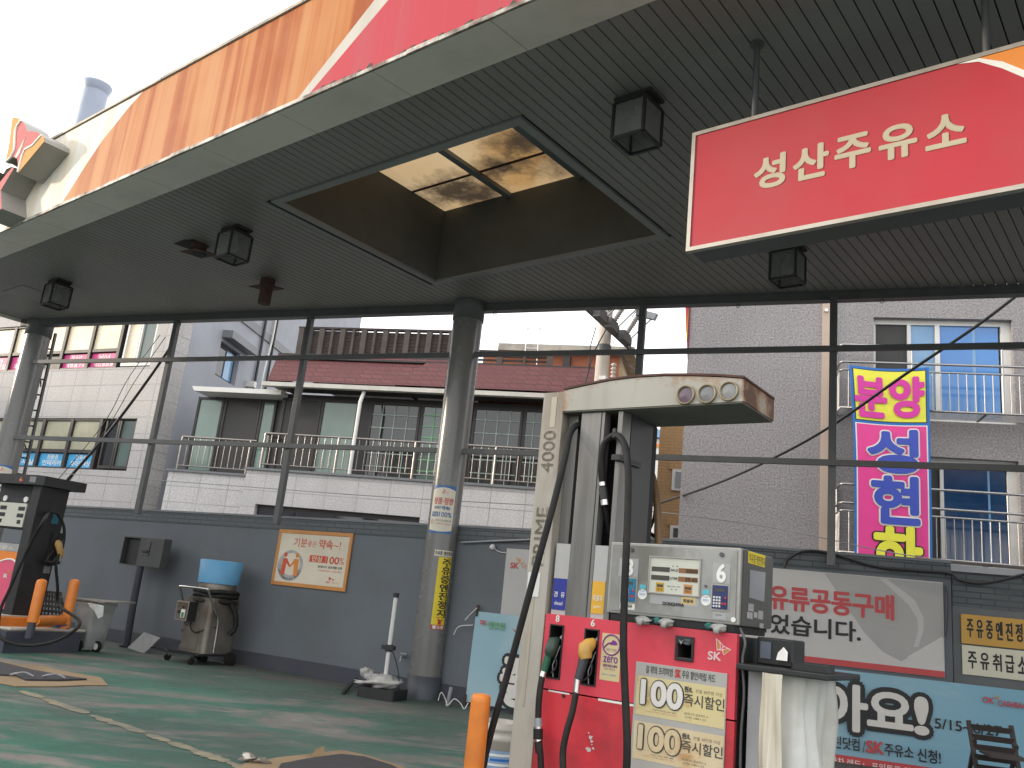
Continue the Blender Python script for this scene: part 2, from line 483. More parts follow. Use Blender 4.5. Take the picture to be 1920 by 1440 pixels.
def edge(pA, pB):
    A, B = FC.P(*pA, YF), FC.P(*pB, YF); k = (B[0] - A[0]) / (B[1] - A[1])
    return (A[0] + k * (ZB - A[1]), ZB), (A[0] + k * (ZT - A[1]), ZT)
s0, s1 = edge((558, 185), (702, 0)); r0, r1 = edge((578, 178), (728, 0))
def fasc(name, pts, m): MB().prism(pts, YF, YF + .05, m).build(name, can)
fasc('white_fascia', [(XL, ZB)] + cur + [(XL, ZT)], m_fw)
fasc('orange_fascia', cur + [s1, s0], m_fo)
fasc('white_stripe', [s0, s1, r1, r0], m_fs)
fasc('red_fascia', [r0, r1, (XR, ZT), (XR, ZB)], m_fr)
m_coping = M('tan_coping', (.42, .36, .28), .5, .15, 3, (.12, .08, .05), .7, 2.5, .5)
mb = MB(); x = XL
rnd = random.Random(5)
while x < XR:
    ln = rnd.choice((2.1, 2.4, 1.8)); mb.box(x, min(x + ln - .01, XR), YF - .016, YF + .14, ZT + .003, ZT + .036 + rnd.uniform(-.004, .004), m_coping); x += ln
mb.build('top_coping', can)
m_cop = M('dark_edge_brown', (.06, .045, .035), .8, .3, 5)  # dark brown shared by the coping drip and the soot line
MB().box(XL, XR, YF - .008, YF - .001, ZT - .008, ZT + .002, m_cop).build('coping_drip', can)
mb = MB(); x = XL
while x < XR:
    ln = rnd.uniform(.25, .6); q = rnd.uniform(.0, .007)
    mb.box(x, min(x + ln, XR), YF - .014 - q, YF - .002, ZB - .026, ZB + .006 + q, m_rustwhite); x += ln
mb.build('bottom_edge_trim', can)
# ragged soot line above the bottom edge of the red part
mb = MB(); x = r0[0] + .05
while x < 2:
    ln = rnd.uniform(.05, .16); hh = rnd.uniform(.012, .055)
    mb.poly([(x, YF - .003, ZB + .002), (x + ln, YF - .003, ZB + .002), (x + ln * .8, YF - .003, ZB + hh), (x + ln * .4, YF - .003, ZB + hh * rnd.uniform(.5, 1.3)), (x + ln * .1, YF - .003, ZB + hh * .6)], m_cop)
    x += ln * rnd.uniform(.8, 1.6)
mb.build('soot_line', can)
# roof, rear and end fascias
mb = MB()
RT = 6.31
for pts in ([(XL, YF + .05), (HX0, YF + .05), (HX0, yrear(HX0)), (XL, yrear(XL))], [(HX1, YF + .05), (XR, YF + .05), (XR, yrear(XR)), (HX1, yrear(HX1))],
            [(HX0, YF + .05), (HX1, YF + .05), (HX1, HY0), (HX0, HY0)], [(HX0, HY1), (HX1, HY1), (HX1, yrear(HX1)), (HX0, yrear(HX0))]):
    mb.poly([(p[0], p[1], RT) for p in pts], m_galv)
mb.build('roof_sheet', can)
mb = MB(); a, b = (XL, yrear(XL)), (XR, yrear(XR)); dv = Vector((b[0] - a[0], b[1] - a[1], 0)).normalized(); nv = Vector((-dv.y, dv.x, 0)) * .04
q = [(a[0], a[1]), (b[0], b[1]), (b[0] + nv.x, b[1] + nv.y), (a[0] + nv.x, a[1] + nv.y)]
mb.prismz(q, H + .05, 6.36, m_under)
mb.build('rear_fascia', can)
mb = MB(); mb.box(XL - .05, XL - .003, YF, yrear(XL) + .2, 5.2, 6.36, m_under); mb.build('end_fascia', can)
mb = MB(); mb.box(XR + .003, XR + .05, YF, yrear(XR) + .1, 5.2, 6.36, m_under); mb.build('end_fascia', can)
# rear beam under the edge
mb = MB()
mb.prismz([(a[0] - dv.x * .02 - nv.x, a[1] - .02 - nv.y), (b[0] - nv.x, b[1] - nv.y), (b[0] + nv.x * 2, b[1] + nv.y * 2), (a[0] + nv.x * 2, a[1] + nv.y * 2)], H - .115, H - .004, m_greysteel)
mb.build('rear_beam', can, bevel=.008)
mb = MB()
for i in range(9):
    t = .36 + i * .065; p = Vector((a[0] + (b[0] - a[0]) * t, a[1] + (b[1] - a[1]) * t, H - .14)) 
    mb = MB(); mb.tube([p + dv * .022 * math.cos(k * math.pi / 5) + Vector((0, 0, .022 * math.sin(k * math.pi / 5))) for k in range(10)], .005, m_greysteel, 5, True)
    mb.build('ring_hook', can)
# skylight
m_skytrim = M('skylight_trim', (.21, .212, .215), .5, .08, 2)
mb = MB(); wv = .085
mb.box(HX0, HX1, HY0, HY0 + wv, H - .02, H + .012, m_skytrim); mb.box(HX0, HX1, HY1 - wv, HY1, H - .02, H + .012, m_skytrim)
mb.box(HX0, HX0 + wv, HY0 + wv, HY1 - wv, H - .021, H + .012, m_skytrim); mb.box(HX1 - wv, HX1, HY0 + wv, HY1 - wv, H - .021, H + .012, m_skytrim)
mb.build('skylight_frame', can)
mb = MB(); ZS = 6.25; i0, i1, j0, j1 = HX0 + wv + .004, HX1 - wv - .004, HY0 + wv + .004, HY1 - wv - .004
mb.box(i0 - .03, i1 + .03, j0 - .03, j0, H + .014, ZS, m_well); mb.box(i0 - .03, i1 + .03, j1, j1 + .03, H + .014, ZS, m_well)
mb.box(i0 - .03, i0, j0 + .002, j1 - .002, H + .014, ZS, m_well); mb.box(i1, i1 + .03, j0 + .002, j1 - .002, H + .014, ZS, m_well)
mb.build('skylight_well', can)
def mat_sky_pane():
    t = NT('yellowed_skylight_sheet')
    wv_ = t.n('ShaderNodeTexWave', {'Vector': t.map((1, 1, 1), (0, 0, 0), (0, 0, .6)), 'Scale': .35, 'Distortion': 9.0, 'Detail': 3.0, 'Detail Scale': .7}, wave_type='RINGS').outputs['Fac']
    base = t.mix(t.ramp(wv_, [(.35, 0.0), (.6, 1.0)]), (.29, .20, .105), (.25, .148, .06))
    base = t.mix(t.ramp(t.noise(.9, 5), [(.35, 0.0), (.65, .6)]), base, (.35, .275, .17))
    out = base
    for (cx, cy, rr) in ((-5.15, 7.15, 1.15), (-7.2, 7.15, .8), (-6.3, 6.95, .5), (-5.7, 6.6, .6), (-7.0, 7.4, .6)):
        v = t.n('ShaderNodeVectorMath', {0: t.oc, 1: (cx, cy, 0)}, operation='SUBTRACT').outputs[0]
        v = t.map((1 / rr, 1.6 / rr, 0), src=v)
        dd = t.n('ShaderNodeVectorMath', {0: v}, operation='LENGTH').outputs[1] if False else t.n('ShaderNodeVectorMath', {0: v}, operation='LENGTH').outputs['Value']
        k = t.math('ADD', dd, t.math('MULTIPLY', t.math('SUBTRACT', t.noise(5, 6, .7), .5), 1.5))
        out = t.mix(t.ramp(k, [(.2, .95), (1.15, 0.0)]), out, (.03, .022, .015))
    tr = t.n('ShaderNodeBsdfTranslucent', {'Color': out}).outputs[0]
    df = t.n('ShaderNodeBsdfDiffuse', {'Color': out}).outputs[0]
    mx = t.n('ShaderNodeMixShader', {0: .12, 1: tr, 2: df}).outputs[0]
    t.t.links.new(mx, t.t.nodes['Material Output'].inputs[0])
    return t.m
m_pane = mat_sky_pane()
mb = MB(); cw = (i1 - i0) / 3
for i in range(3):
    mb = MB(); mb.poly([(i0 + cw * i - .02, j0 - .025, ZS + .003 + .004 * i), (i0 + cw * i - .02, j1 + .025, ZS + .003 + .004 * i), (i0 + cw * (i + 1) + .02, j1 + .025, ZS + .003 + .004 * i), (i0 + cw * (i + 1) + .02, j0 - .025, ZS + .003 + .004 * i)], m_pane)
    mb.build('skylight_pane', can)
mb = MB()
for i in (1, 2):
    mb = MB(); mb.box(i0 + cw * i - .045, i0 + cw * i + .045, j0, j1, ZS - .05, ZS + .002, m_trimgrey); mb.build('skylight_bar', can)
mb = MB(); mb.box(i0, i1, 6.93, 6.96, ZS - .012, ZS + .002, m_rust)
mb.build('skylight_bar', can)
# access hatch outline and torn opening
mb = MB(); x, y = FC.G(60, 552, H)
mb.box(x - .36, x + .36, y - .3, y + .3, H - .005, H - .001, m_trimgrey); mb.box(x - .35, x + .35, y - .29, y + .29, H - .008, H - .005, m_soffit)
mb.build('access_hatch', can)
x, y = FC.G(360, 459, H)
mb = MB(); mb.poly([(x - .2, y - .14, H - .003), (x - .16, y + .13, H - .003), (x + .18, y + .15, H - .003), (x + .2, y - .1, H - .003), (x + .05, y - .15, H - .003)], m_dark)
mb.build('torn_opening', can)

# ------------------------------------------------------------------ ceiling lanterns
m_lampglass = M('sooty_glass', (.16, .165, .15), .12, .2, 3, (.05, .045, .04), .7, 4, .5, spec=.6)
m_lampframe = M('black_lantern_frame', (.02, .02, .02), .5, .2)
def mat_thin_glass():
    t = NT('clear_dirty_glass')
    tp = t.n('ShaderNodeBsdfTransparent', {'Color': (.8, .8, .78, 1)}).outputs[0]
    gl = t.n('ShaderNodeBsdfGlossy', {'Color': (.5, .5, .5, 1), 'Roughness': .1}).outputs[0]
    df = t.n('ShaderNodeBsdfDiffuse', {'Color': t.mix(t.noise(7, 4), (.2, .2, .19), (.36, .36, .34))}).outputs[0]
    a = t.n('ShaderNodeMixShader', {0: .4, 1: tp, 2: df}).outputs[0]
    b = t.n('ShaderNodeMixShader', {0: .07, 1: a, 2: gl}).outputs[0]
    t.t.links.new(b, t.t.nodes['Material Output'].inputs[0]); return t.m
m_thin = mat_thin_glass()
m_bulb = M('frosted_bulb', (.6, .6, .57), .3, .05)
m_sootplate = M('sooty_lamp_plate', (.03, .024, .022), .8, .3, 6)
def lantern():
    fr = FC.at(0, 0, 0)
    t = thing('ceiling_lantern', '-', 'lamp', fr)
    hw, top, bot = .14, -.08, -.395
    m = MB(); m.box(-.17, .17, -.11, .11, -.03, -.004, m_sootplate); m.box(-.11, .11, -.11, .11, -.075, -.0305, m_sootplate); m.build('mount_plate', t)
    m = MB(); b = .011
    for sx in (-1, 1):
        for sy in (-1, 1): m.box(sx * hw - b, sx * hw + b, sy * hw - b, sy * hw + b, bot, top, m_lampframe)
    for z in (bot, top):
        for s in (-1, 1):
            m.box(-hw + b, hw - b, s * hw - b, s * hw + b, z - b, z + b, m_lampframe); m.box(s * hw - b, s * hw + b, -hw + b, hw - b, z - b, z + b, m_lampframe)
    m.build('lantern_frame', t)
    m = MB(); e = hw - .003
    for s in (-1, 1):
        m.box(-e + b, e - b, s * e - .001, s * e + .001, bot + b, top - b, m_thin); m.box(s * e - .001, s * e + .001, -e + b, e - b, bot + b, top - b, m_thin)
    m.box(-hw, hw, -hw, hw, top + b + .001, top + b + .006, m_lampframe)
    m.build('glass_panel', t)
    m = MB(); m.lathe([(.0, -.3), (.05, -.285), (.065, -.24), (.055, -.19), (.03, -.14), (.028, top)], (0, 0, 0), m_bulb, 14); m.build('bulb', t)
    return t
L0 = lantern()
lamps = [((113, 528), 'grey glass box lantern beside the access hatch above the left column', -13.3, 5.21), ((445, 430), 'box lantern on the soffit next to a rusty socket plate', -8.88, 5.29),
         ((1198, 185), 'black box lantern closest to the camera, beside the hanging red sign', -3.32, 5.25), ((1477, 465), 'dark box lantern half hidden under the hanging red sign', -3.32, 8.45)]
for i, (_, lab, x, y) in enumerate(lamps):
    o = L0 if i == 0 else copy_tree(L0)
    o.location = FC.w(x, y, H); o['label'] = lab; o['group'] = 'box lanterns under the canopy'
x, y = FC.G(374, 458, H)
t = thing('lamp_socket', 'rusty square lamp plate with an empty round socket on the soffit', 'lamp fitting', FC.at(x, y, H), 'broken lamp fittings')
MB().cyl((0, 0, 0), .1, -.09, -.004, m_rust).build('socket_base', t)
m = MB(); m.obox((0, .02, -.115), (.19, 0, -.015), (0, .15, .015), (0, 0, .006), m_rust); m.cyl((0, .02, -.125), .09, -.012, 0, m_dark); m.build('socket_plate', t)
x, y = FC.G(503, 524, H)
t = thing('lamp_socket', 'rusty lamp fitting with a hanging tube below a bent square plate', 'lamp fitting', FC.at(x, y, H), 'broken lamp fittings')
MB().cyl((0, 0, 0), .1, -.1, -.004, m_rust).build('socket_base', t)
m = MB(); m.obox((0, 0, -.12), (.19, 0, -.008), (0, .15, .015), (0, 0, .006), m_rust); m.build('socket_plate', t)
MB().cyl((0, 0, 0), .085, -.36, -.13, m_rust).build('socket_tube', t)

# ------------------------------------------------------------------ emblem letters on the fascia
DY = .30
fy = YF - DY
lg = FC.at(FC.P(40, 330, fy)[0], fy, 5.4)
q = lambda *pts: [lg.P(*p) for p in pts]
em = thing('fascia_emblem', 'orange and pink winged emblem over red and white letters on the white fascia', 'sign', lg)
m_side = M('grey_emblem_side', (.3, .285, .26), .5, .1, 2)
m_pink = M('faded_pink', (.50, .135, .135), .7, .05, spec=.15)
m_pale = M('faded_pale_orange', (.55, .285, .085), .7, .06, spec=.15)
wing = q((24, 220), (32, 221), (40, 226), (46, 232), (51, 247), (59, 245.5), (70, 247.5), (78, 253), (83, 258), (83, 266), (34, 325), (33, 305), (32, 298), (26, 294), (20, 297), (10, 304), (13, 290), (17, 275), (22, 233))
m = MB(); m.prism(wing, .001, DY - .003, m_pink, m_side); m.build('wing_body', em)
m = MB(); m.prism(q((24, 220), (32, 221), (39.5, 226), (33, 236), (29.5, 247), (28.5, 262), (28, 280), (21, 296), (10, 304), (17, 275), (22, 233)), -.004, 0, m_pale)
m.prism(q((78.5, 254), (83, 258), (83, 266), (34, 325), (38, 309), (42, 294), (48, 280.5), (62, 273), (71, 263)), -.004, 0, m_pale)
m.build('orange_wing', em)
m = MB(); 
m.tube([(a, -.004, b) for a, b in q((40.5, 226), (33, 236), (29.5, 247), (28.5, 262), (28, 280), (21, 296), (12, 303))], .016, m_white, 6)
m.tube([(a, -.004, b) for a, b in q((78.5, 254), (71, 263), (62, 273), (48, 280.5), (42, 294), (38, 309), (34.5, 323))], .016, m_white, 6)
m.build('white_outline', em)
m = MB(); m.prism(q((48, 257), (45, 262), (28, 294), (31, 297), (37, 288)), -.003, 0, m_side); m.build('wing_slit', em)
m = MB(); m.prism(q((22, 314), (24, 313), (26, 315), (1, 357), (-4, 360), (-10, 352), (0, 341)), .001, DY - .003, m_pink, m_side)
m.prism(q((1, 357), (3, 391), (-3, 395), (-26, 410), (-34, 405), (-10, 372), (-4, 360)), .001, DY - .003, m_pink, m_side)
m.prism(q((-36, 340), (-10, 338), (-14, 380), (-40, 384)), .001, DY - .003, m_pink, m_side)
m.build('red_letter', em)
m = MB(); m.prism(q((-30, 322), (0, 311), (12, 306.5), (23, 308), (32.5, 314), (32.8, 316), (22, 312.5), (12, 317), (6.5, 326), (-4, 321), (-30, 335)), -.002, DY - .003, m_white, m_side); m.build('white_letter', em)

# ------------------------------------------------------------------ hanging sign
SY = 4.96
sg = FC.at(-2.67, SY, 3.685)
hs = thing('hanging_sign', 'red lightbox sign with cream lettering hung from two rods under the canopy', 'sign', sg)
SW, SH, SD = 4.3, .915, .25
m = MB(); m.box(.02, SW - .02, .02, SD, .012, SH - .02, m_greysteel); m.build('sign_case', hs)
m = MB(); m.box(.028, SW - .028, .006, .019, .028, SH - .028, m_red); m.build('red_panel', hs)
m = MB(); m.box(0, SW, -.004, .04, 0, .028, m_alu); m.box(0, SW, -.004, .04, SH - .028, SH, m_alu); m.box(0, .028, -.003, .04, .0285, SH - .0285, m_alu); m.box(SW - .028, SW, -.003, .04, .0285, SH - .0285, m_alu); m.build('sign_frame', hs)
m = MB()
for ch, xl, xr, yt, yb in (('성', 1414, 1472, 290, 352), ('산', 1487, 1553, 271, 335), ('주', 1565, 1632, 251, 315), ('유', 1648, 1719, 232, 297), ('소', 1735, 1811, 213, 276)):
    cy = (yt + yb) / 2; xm = (xl + xr) / 2; k = .24 * (xr - xl) / 2
    A = sg.P(xl, cy + k); B = sg.P(xr, cy - k); T = sg.P(xm, yt + 1); D_ = sg.P(xm, yb - 1)
    m.text(ch, A[0] + .006, D_[1] + .006, B[0] - .006, T[1] - .006, .004, m_cream, .04)
m.build('lettering', hs)
m = MB(); lim = SH - .029
c8 = lambda pts: [(a, min(b, lim)) for a, b in [sg.P(*p) for p in pts]]
o_ = c8([(1835, 104), (1880, 115), (1920, 131), (1975, 158), (2030, 195)]); XE = SW - .03
m.prism(o_ + [(XE, o_[-1][1] - .25), (XE, lim)], .002, .0055, m_orangesign)
m.build('orange_corner', hs)
m = MB(); lo = c8([(1795, 113), (1835, 115), (1880, 128), (1920, 145), (1975, 173), (2030, 212)]); hi = o_
m.prism(lo + [(XE, lo[-1][1] - .26), (XE, hi[-1][1] - .25)] + hi[::-1], .0015, .005, m_white)
m.build('white_arc', hs)
SH_ = H - 3.685
for x in (.42, 1.86, 3.3):
    m = MB(); m.cyl((x, .1, 0), .022, SH - .01, SH_ - .021, m_greysteel, 12); m.cyl((x, .1, 0), .05, SH_ - .02, SH_ - .003, m_greysteel, 12)
    m.build('hanging_rod', hs)

# ------------------------------------------------------------------ columns
m_colpaint = M('grey_column_paint', (.165, .162, .157), .27, .05, 1.2, (.13, .125, .12), .3, 1.0, .5, coat=.15)
m_colbase = M('slate_base_paint', (.065, .075, .09), .5, .15, 3, (.05, .05, .045), .6, 2)
CR = .205
m_stickblue = M('sticker_blue', (.03, .13, .36), .4, .08); m_stickcream = M('sticker_cream', (.68, .63, .52), .45, .06)
m_yellow = M('sticker_yellow', (.72, .55, .02), .45, .08)
def wrap(fr, R):
    return lambda x, y, z: (math.sin(x / R) * (R - y), -math.cos(x / R) * (R - y), z)
def curved(mb, fn, x0, x1, z0, z1, y, mat, n=12, zt=None, zb=None):
    vs = []; fs = []
    for i in range(n + 1):
        x = x0 + (x1 - x0) * i / n; u = i / n
        vs += [fn(x, y, z0 + (zb(u) if zb else 0)), fn(x, y, z1 + (zt(u) if zt else 0))]
    for i in range(n): fs.append((2 * i, 2 * i + 2, 2 * i + 3, 2 * i + 1))
    mb.add(vs, fs, mat, True)
def column(x, y, name_label, sticker_r):
    az = math.degrees(math.atan2(x, y)) - 90
    fr = Fr((x, y, 0), az)
    t = thing('canopy_column', name_label, 'column', fr, 'round columns under the canopy')
    m = MB(); m.lathe([(CR, .27), (CR, H - .003)], (0, 0, 0), m_colpaint, 40); m.build('shaft', t)
    m = MB(); m.lathe([(CR + .012, 0), (CR + .012, .27), (CR, .272)], (0, 0, 0), m_colbase, 40); m.build('base_band', t)
    m = MB(); m.lathe([(CR, H - .28), (CR + .012, H - .278), (CR + .012, H - .006)], (0, 0, 0), m_greysteel, 40); m.build('top_collar', t)
    return t, fr
CC = (-.70, 11.47)
colm, cf = column(*CC, 'round grey column with yellow warning strip in the middle of the forecourt', 0)
lcolm, lf = column(-8.45, 14.9, 'round grey column at far left behind the old black pump', 0)
fn = wrap(cf, CR)
def pz(fr, px, py): return fr.P(px, py, -CR)[1]
def sticker_round(t, fr, zt, zb, x0, x1):
    fn = wrap(fr, CR); h = zt - zb; w = x1 - x0
    m = MB(); curved(m, fn, x0, x1, zb, zt, -.002, m_stickblue)
    curved(m, fn, x0, x1, zb + .07 * h, zt - .10 * h, -.003, m_stickcream, 14, lambda u: .055 * h * (4 * u * (1 - u)) , lambda u: -.035 * h * 4 * u * (1 - u))
    f2 = lambda a, b, c: fn(a, b, c)
    X = lambda u: x0 + w * u; Z = lambda v: zb + h * v
    m.text('SK', X(.44), Z(.83), X(.54), Z(.87), -.004, m_txtred, .02, f2); m.text('에너지', X(.56), Z(.835), X(.7), Z(.87), -.004, m_txtred, 0, f2)
    m.poly([f2(X(.47), -.004, Z(.93)), f2(X(.5), -.004, Z(.88)), f2(X(.58), -.004, Z(.885))], m_txtred)
    m.text('정품·정량', X(.12), Z(.60), X(.94), Z(.74), -.004, m_txtred, .02, f2)
    m.text('기분좋은', X(.15), Z(.5), X(.47), Z(.56), -.004, m_stickblue, .02, f2); m.text('약속!', X(.5), Z(.48), X(.82), Z(.57), -.004, m_stickblue, .03, f2)
    curved(m, fn, X(.08), X(.38), Z(.34), Z(.44), -.0035, m_stickblue, 6)
    m.text('안심', X(.12), Z(.355), X(.34), Z(.43), -.005, m_stickcream, .02, f2); m.text('100%', X(.42), Z(.34), X(.93), Z(.44), -.004, m_stickblue, .02, f2)
    m.text('SK에너지 공급제품 보증', X(.28), Z(.24), X(.94), Z(.285), -.004, m_txtblack, 0, f2); m.text('고객행복센터 1599-0051', X(.28), Z(.175), X(.94), Z(.215), -.004, m_txtred, 0, f2)
    ring = [f2(X(.14) + .018 * math.cos(k * .5236), -.004, Z(.23) + .026 * math.sin(k * .5236)) for k in range(12)]
    m.tube(ring, .003, m_txtred, 5, True)
    m.build('quality_sticker', t)
sticker_round(colm, cf, pz(cf, 835, 910), pz(cf, 828, 1000), -.205, .115)
sticker_round(lcolm, lf, pz(cf, 835, 910), pz(cf, 828, 1000), -.2, .12)
m = MB(); z1, z0 = pz(cf, 842, 1046), pz(cf, 826, 1181); x0, x1 = -.006, .178
curved(m, fn, x0, x1, z0, z1, -.002, m_yellow, 10)
hh = (z1 - z0) * .92; st = (z1 - z0 - .16) / 7
for i, ch in enumerate('주유중엔진정지'):
    zt = z1 - .02 - st * i; m.text(ch, x0 + .058, zt - st * .88, x0 + .172, zt, -.004, m_txtblack, .04, lambda a, b, c: fn(a, b, c))
m_stred = M('sticker_red', (.42, .02, .025), .5, .1)
curved(m, fn, x0, x1, z0, z0 + .055, -.003, m_stred, 8); m.text('불스원', x0 + .02, z0 + .008, x0 + .17, z0 + .048, -.004, m_white, .04, lambda a, b, c: fn(a, b, c))
bull = [(.085, .06), (.13, .06), (.128, .1), (.155, .135), (.135, .125), (.115, .115), (.095, .125), (.07, .14), (.085, .1)]
m.poly([fn(x0 + a, -.0035, z0 + b) for a, b in bull], m_stred); curved(m, fn, x0 + .05, x0 + .17, z0 + .142, z0 + .148, -.003, m_stred, 4)
m.build('warning_strip', colm)
m = MB(); z1, z0 = pz(cf, 833, 1032), pz(cf, 832, 1043.5); curved(m, fn, -.068, .18, z0, z1, -.003, m_stickcream, 8)
m.text('주유중 엔진정지', -.06, z0 + .012, .172, z1 - .012, -.005, m_txtblack, .02, lambda a, b, c: fn(a, b, c)); m.build('warning_label', colm)

# ------------------------------------------------------------------ steel frame between the columns
FM = Fr((-2.57, 12.22, 0), -66.5)
px = lambda a, b: FM.P(a, b)[0]
sf = thing('steel_frame', 'dark grey open steel frame of posts and rails standing on the wall', 'frame', FM)
for a, b in (((327, 612), (252, 945)), ((577, 603), (516, 955)), ((1203, 577), (1195, 707)), ((1563, 563), (1558, 1035))):
    x = (px(*a) + px(*b)) / 2
    MB().box(x - .042, x + .042, .03, .11, 2.0, H - .118, m_greysteel).build('post', sf, bevel=.004)
MB().box(11.6, 11.68, .03, .11, 0, H - .118, m_greysteel).build('post', sf)
x0 = FM.l((-8.45, 14.9, 0)).x + CR - .02
for z in (4.47, 3.13): MB().box(x0, 11.6, -.012, .028, z - .035, z + .035, m_greysteel).build('rail', sf, bevel=.004)
# ladder tied behind the left column
t = thing('ladder', 'thin grey steel ladder with cable scraps behind the left column', 'ladder', FM.at(0, .35, 0))
lf2 = FM.at(0, .35, 0)
A0, A1 = lf2.P(46, 890), lf2.P(97, 655)
m = MB(); m.bar((A0[0], 0, A0[1] - .4), (A1[0], 0, A1[1] + .3), .04, .04, m_greysteel); m.build('ladder_rail', t); m = MB(); B0, B1 = (A0[0] - .3, A0[1]), (A1[0] - .3, A1[1])
m.bar((B0[0], 0, B0[1] - .4), (B1[0], 0, B1[1] + .3), .04, .04, m_greysteel); m.build('ladder_rail', t)
m = MB()
for i in range(9):
    m = MB(); u = i / 8; m.bar((A0[0] + (A1[0] - A0[0]) * u, 0, A0[1] + (A1[1] - A0[1]) * u), (B0[0] + (B1[0] - B0[0]) * u, 0, B0[1] + .02 + (B1[1] - B0[1]) * u), .025, .025, m_greysteel); m.build('rung', t)
m = MB(); rnd = random.Random(11)
for i in range(7):
    u = .25 + .1 * i; bx, bz = A0[0] - .12 + (A1[0] - A0[0]) * u, A0[1] + (A1[1] - A0[1]) * u
    m.tube(smooth_path([(bx + rnd.uniform(-.06, .06), -.03, bz + .12), (bx + rnd.uniform(-.08, .08), -.06, bz), (bx + rnd.uniform(-.1, .1), -.03, bz - .14)], 4), .012, m_black, 5)
m.build('cable_scrap', t)

# ------------------------------------------------------------------ perimeter wall
m_wall = M('slate_wall_paint', (.122, .138, .157), .7, .07, 1.2, (.09, .10, .105), .6, .6, .52, bump=.12, bs=25)
m_wallbase = M('navy_wall_base', (.045, .05, .068), .65, .15, 2, (.06, .06, .055), .6, 1.5)
m_band = mat_brick('slate_brick_band', (.10, .115, .125), (.115, .13, .14), (.04, .045, .05), .27, .062, .008, .5, .7, 0, bumps=.7, stain=.15)
WT = 2.17
def wall(name, label, fr, x0, x1):
    t = thing(name, label, 'wall', fr)
    MB().box(x0, x1, 0, .2, 0, WT - .2, m_wall).build('wall_body', t)
    MB().box(x0, x1, -.012, .212, WT - .199, WT - .03, m_band).build('brick_band', t)
    MB().box(x0, x1, -.03, .23, WT - .029, WT, m_wallbase if False else m_trimgrey).build('wall_cap', t)
    MB().box(x0, x1, -.014, 0.001, 0, .2, m_wallbase).build('base_band', t)
    return t
w1 = wall('perimeter_wall', 'long slate grey rendered wall with dark base behind the vacuum cleaner', WL, -14, KX)
w2 = wall('perimeter_wall', 'stretch of grey wall behind the banners on the right', WR, 0.012, 4.25)
w1['group'] = w2['group'] = 'perimeter wall stretches'
WS = WR.at(4.262, .03, 0)
t = thing('annex_wall', 'grey plastered wall with pale cap carrying the yellow and cream signs', 'wall', WS)
MB().box(0, 8, 0, .3, 0, 2.06, M('annex_paint', (.13, .14, .145), .7, .08, 1.5, (.08, .085, .085), .5, .8)).build('wall_body', t)
MB().box(-.03, 8, -.04, .34, 2.062, 2.13, m_galv).build('wall_cap', t)
MB().box(0.001, 8, -.006, -.001, 1.7, 2.055, m_band).build('brick_band', t)

# ------------------------------------------------------------------ buildings beyond the wall
m_stone = mat_brick('pale_granite_tiles', (.43, .415, .41), (.49, .472, .462), (.20, .19, .185), 1.15, .49, .016, 0.0, .7, .22, 22, .25, .4, .10, True)
m_stone2 = mat_brick('house_granite_tiles', (.54, .525, .518), (.60, .585, .572), (.24, .225, .215), .86, .43, .012, 0.0, .7, .2, 24, .25, .5, .12, True)
m_greyplaster = M('blue_grey_plaster', (.33, .35, .39), .8, .05, 1.0, (.25, .25, .27), .5, .5, .5)
m_granite = mat_brick('dark_speckled_granite', (.295, .275, .278), (.305, .285, .288), (.235, .218, .218), 1.25, .62, .005, 0.0, .65, .42, 32, .15, .6, .08)
m_gut = M('white_gutter', (.55, .53, .48), .5, .06, 2, (.35, .32, .26), .4, 2)
m_brown = M('dark_brown_frame', (.03, .026, .025), .5, .15, 4)
m_pvc = M('white_window_frame', (.66, .65, .62), .5, .05, 3)
m_blindsky = M('cream_blind_and_sky', (.74, .62, .40), .25, .06, .7, (.78, .72, .58), .6, .9, .5, spec=.8)  # pane colour holds the cream blind and the bright sky mirrored in it
m_blind2 = M('olive_blind', (.34, .33, .24), .2, .08, .8, (.5, .47, .33), .6, 1.2, .55, spec=.7)
m_tealgl = mat_glass('teal_window', (.10, .14, .13), .08)
m_darkgl = mat_glass('dark_window', (.022, .024, .026), .06)
m_screen = M('insect_screen', (.05, .05, .048), .7, .08, 3)
m_greengl = mat_glass('green_glass', (.16, .24, .20), .08)
m_bluegl = M('blue_tinted_pane', (.05, .21, .55), .12, .06, .9, (.06, .26, .62), .6, .6, .5, spec=.8)
m_bluegl2 = M('pale_blue_pane', (.13, .30, .52), .15, .08, 1.5, (.2, .36, .55), .6, 2, .5, spec=.8)
m_navygl = M('navy_pane', (.008, .035, .10), .12, .12, 1.5, (.012, .07, .17), .6, 1.4, .5, spec=.8)
m_pinkban = M('pink_window_banner', (.66, .06, .24), .5, .06, 2); m_blueban = M('blue_window_banner', (.06, .36, .66), .5, .06, 2)

# --- stone faced block at the left
o_ = at_depth(200, 900, 25)
LB = Fr((o_.x, o_.y, 0), -63.7)
xr = (LB.P(338, 607)[0] + LB.P(267, 947)[0]) / 2
dep = max(.45, LB.X(357, 640, xr)[0])
lb = thing('office_building', 'pale stone clad building at the left with pink and blue signs in its windows', 'building', LB)
zu1 = LB.P(160, 691)[1]; zu_t = LB.P(160, 657)[1]; zu0 = LB.P(135, 879)[1]; zl_t = LB.P(130, 845)[1]; zl_top = LB.P(130, 784)[1]
ztop = zu1 + (zl_top - zu0)
xb = LB.P(222, 650)[0]; xs = LB.P(288, 650)[0]; xlb = LB.P(178, 840)[0]; xls = LB.P(246, 840)[0]
